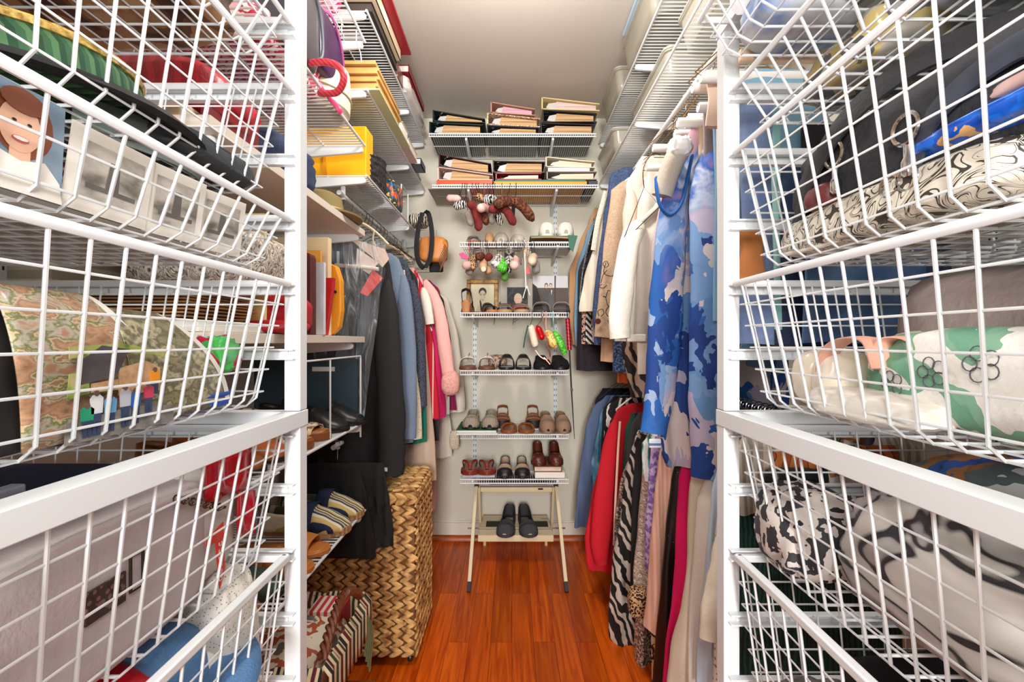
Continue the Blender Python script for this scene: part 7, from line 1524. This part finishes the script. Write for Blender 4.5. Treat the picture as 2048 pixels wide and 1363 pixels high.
for y in (.43, .45): MB().tube([(.378, y + .011 * math.cos(a * PI / 8), 1.305 + .011 * math.sin(a * PI / 8)) for a in range(16)], .0022, 8, closed=True).build('ring', chrome, t)
crumple('scarf', 'bright blue satin scarf with gold figures in the right basket', 'scarf', (.41, .36, 1.318), (.08, .14, .02), mat('blue_satin_print', pat='blotch', cols=[(14, 90, 200), (20, 110, 220), (10, 80, 190), (226, 180, 120), (16, 96, 206)], scale=30, rough=.3), 7, .08, 3, .5)
crumple('pouch', 'maroon wallet under the black handbag strap', 'pouch', (.40, .555, 1.312), (.06, .05, .03), mat('maroon_leather', (110, 48, 48), rough=.4), 2, .05, 2, .5)
crumple('glove', 'pale pink fabric flap lying over the blue satin scarf', 'cloth', (.40, .33, 1.340), (.04, .08, .014), mat('blush_satin', (236, 196, 184), rough=.4), 4, .05, 2)
# green floral cloth basket
gf = mat('green_flower_cloth', pat='blotch', cols=[(232, 228, 220), (238, 234, 228), (130, 178, 150), (112, 166, 138), (236, 232, 226), (228, 226, 190)], scale=7.5, rough=.8, dist=.5, bump=.2)
crumple('blouse', 'white blouse with large green shapes and outlined flowers in the right basket', 'blouse', (.490, .40, 1.062), (.175, .29, .10), gf, 3, .09, 2, .5, ridge=.02)
gfo = [o for o in C.objects if o.get('label', '').startswith('white blouse with large green')][0]; mw = W[gfo.name]; gv = [mw @ v.co for v in gfo.data.vertices]
def skin_x(y, z): return min((v for v in gv if v.x < .5), key=lambda v: (v.y - y) ** 2 + (v.z - z) ** 2).x
for (y, z, r) in ((.385, 1.13, .013), (.43, 1.12, .012), (.475, 1.105, .011)):
    m = MB()
    for k in range(5):
        a = 2 * PI * k / 5; cy, cz = y + r * .75 * math.cos(a), z + r * .75 * math.sin(a); m.tube([(skin_x(y, z) - .003, cy + r * .5 * math.cos(b_ * PI / 6), cz + r * .5 * math.sin(b_ * PI / 6)) for b_ in range(12)], .0006, 4, closed=True)
    m.build('outlined_flower', mat('charcoal_line', (90, 92, 98)), gfo)
crumple('blouse', 'grey brown sheer blouse piled behind the green flowered one', 'blouse', (.62, .40, 1.062), (.32, .34, .17), fab('taupe_sheer', (150, 136, 132)), 8, .12, 2.2, .5, ridge=.03)
crumple('ribbon', 'pink grosgrain ribbon loop standing in the right basket', 'ribbon', (0, 0, 0), (.01, .01, .01), pp); bpy.data.objects.remove(bpy.data.objects['ribbon'])
m = MB(); m.tube(bez([(.40, .575, 1.10), (.395, .56, 1.135), (.395, .53, 1.152), (.40, .50, 1.15), (.40, .485, 1.12)], 6), .014, 8, ry=.002, up=(1, 0, 0)); m.tube(bez([(.41, .50, 1.12), (.41, .49, 1.15), (.42, .465, 1.15), (.42, .455, 1.12)], 6), .014, 8, ry=.002, up=(1, 0, 0))
m.build('ribbon_belt', mat('pink_grosgrain', (226, 170, 150), rough=.6), label='pink ribbon belt coiled in the right basket with the green flowers', cat='belt')
for y, lb in ((.61, 'cream pointed shoe upended at the far end of the right basket'), (.57, 'second cream shoe upended beside its mate in the right basket')):
    crumple('shoe', lb, 'shoe', (.42, y, 1.062), (.07, .045, .075), mat('cream_patent', (236, 224, 206), rough=.25), int(y * 100), .06, 2, .75)
crumple('belt', 'white leather belt coiled low in the right basket', 'belt', (.40, .50, 1.060), (.06, .16, .035), mat('white_vinyl', (232, 226, 216), rough=.35), 5, .1, 3)
# silk scarf basket
sk = mat('grey_black_silk', pat='noise', cols=[(222, 216, 210, .0), (200, 194, 188, .36), (44, 42, 46, .43), (58, 54, 58, .52), (166, 162, 162, .58), (226, 220, 214, 1.)], scale=8, dist=1.8, rough=.4, detail=2, stretch=(1, .6, 1.2))
crumple('silk_scarf', 'large grey, white and black silk scarf bundled in the right basket', 'scarf', (.492, .42, .826), (.185, .33, .15), sk, 5, .12, 1.8, .55, ridge=.035, nu=72, nv=40)
crumple('scarf', 'black and white speckled scarf at the far end of the right basket', 'scarf', (.41, .62, .835), (.11, .11, .11), mat('speckle', pat='blotch', cols=[(30, 30, 34), (214, 206, 200), (50, 50, 54), (206, 200, 196)], scale=26, rough=.7), 6, .12, 3)
crumple('scarf', 'blue and ochre flowered scarf behind the silk scarf', 'scarf', (.64, .52, .826), (.28, .22, .18), mat('blue_ochre_floral', pat='blotch', cols=[(46, 56, 60), (40, 80, 160), (150, 100, 50), (90, 100, 100), (206, 206, 206)], scale=16, rough=.7), 7, .1, 2)
crumple('scarf', 'plain pale grey chiffon scarf in the near end of the same basket', 'scarf', (.62, .36, .826), (.26, .16, .15), fab('pale_grey_chiffon', (190, 184, 180)), 9, .12, 2)
# lowest right basket
crumple('fur_collar', 'reddish brown fur collar in the lowest right basket', 'fur', (.48, .44, .545), (.18, .2, .20), mat('brown_fur', pat='noise', cols=[(60, 30, 22), (150, 96, 70)], scale=90, rough=1, bump=1, bscale=200), 3, .1, 3)
crumple('sweater', 'black knitted sweater in the lowest right basket', 'sweater', (.60, .52, .545), (.34, .28, .17), fab('black_knit', (24, 26, 28)), 4, .1, 2)
crumple('slipper', 'small folk patterned slipper at the front of the lowest right basket', 'slipper', (.41, .50, .62), (.08, .12, .09), mat('folk_print', pat='blotch', cols=[(30, 30, 32), (190, 60, 50), (220, 190, 150), (40, 36, 36)], scale=30, rough=.7), 6, .08, 2)
crumple('sock_bundle', 'grey fluffy sock bundle at the far end of the lowest right basket', 'socks', (.43, .62, .545), (.12, .1, .12), mat('grey_fluff', pat='noise', cols=[(120, 116, 110), (170, 166, 160)], scale=60, rough=1, bump=.8), 8, .1, 3)
slab('document_case', 'black case with a thin gold line and pink edge behind the lowest right basket', 'case', (.46, .80, .74), (.74, .835, .92), mat('black_green_case', (22, 34, 34), rough=.4), bev=.015)
# --- added fixture for the overhead fill light, outside the view
t = T('fill_lamp', 'white fixture on a short stem for the added overhead fill light, out of view', 'lamp', (0, 1.2, 2.3))
MB().lathe([(.07, 0), (.075, -.012), (.012, -.02), (.012, -.12), (.001, -.12)], (0, 1.2, ZC - .001), 28).build('fill_lamp_base', white_coat, t)
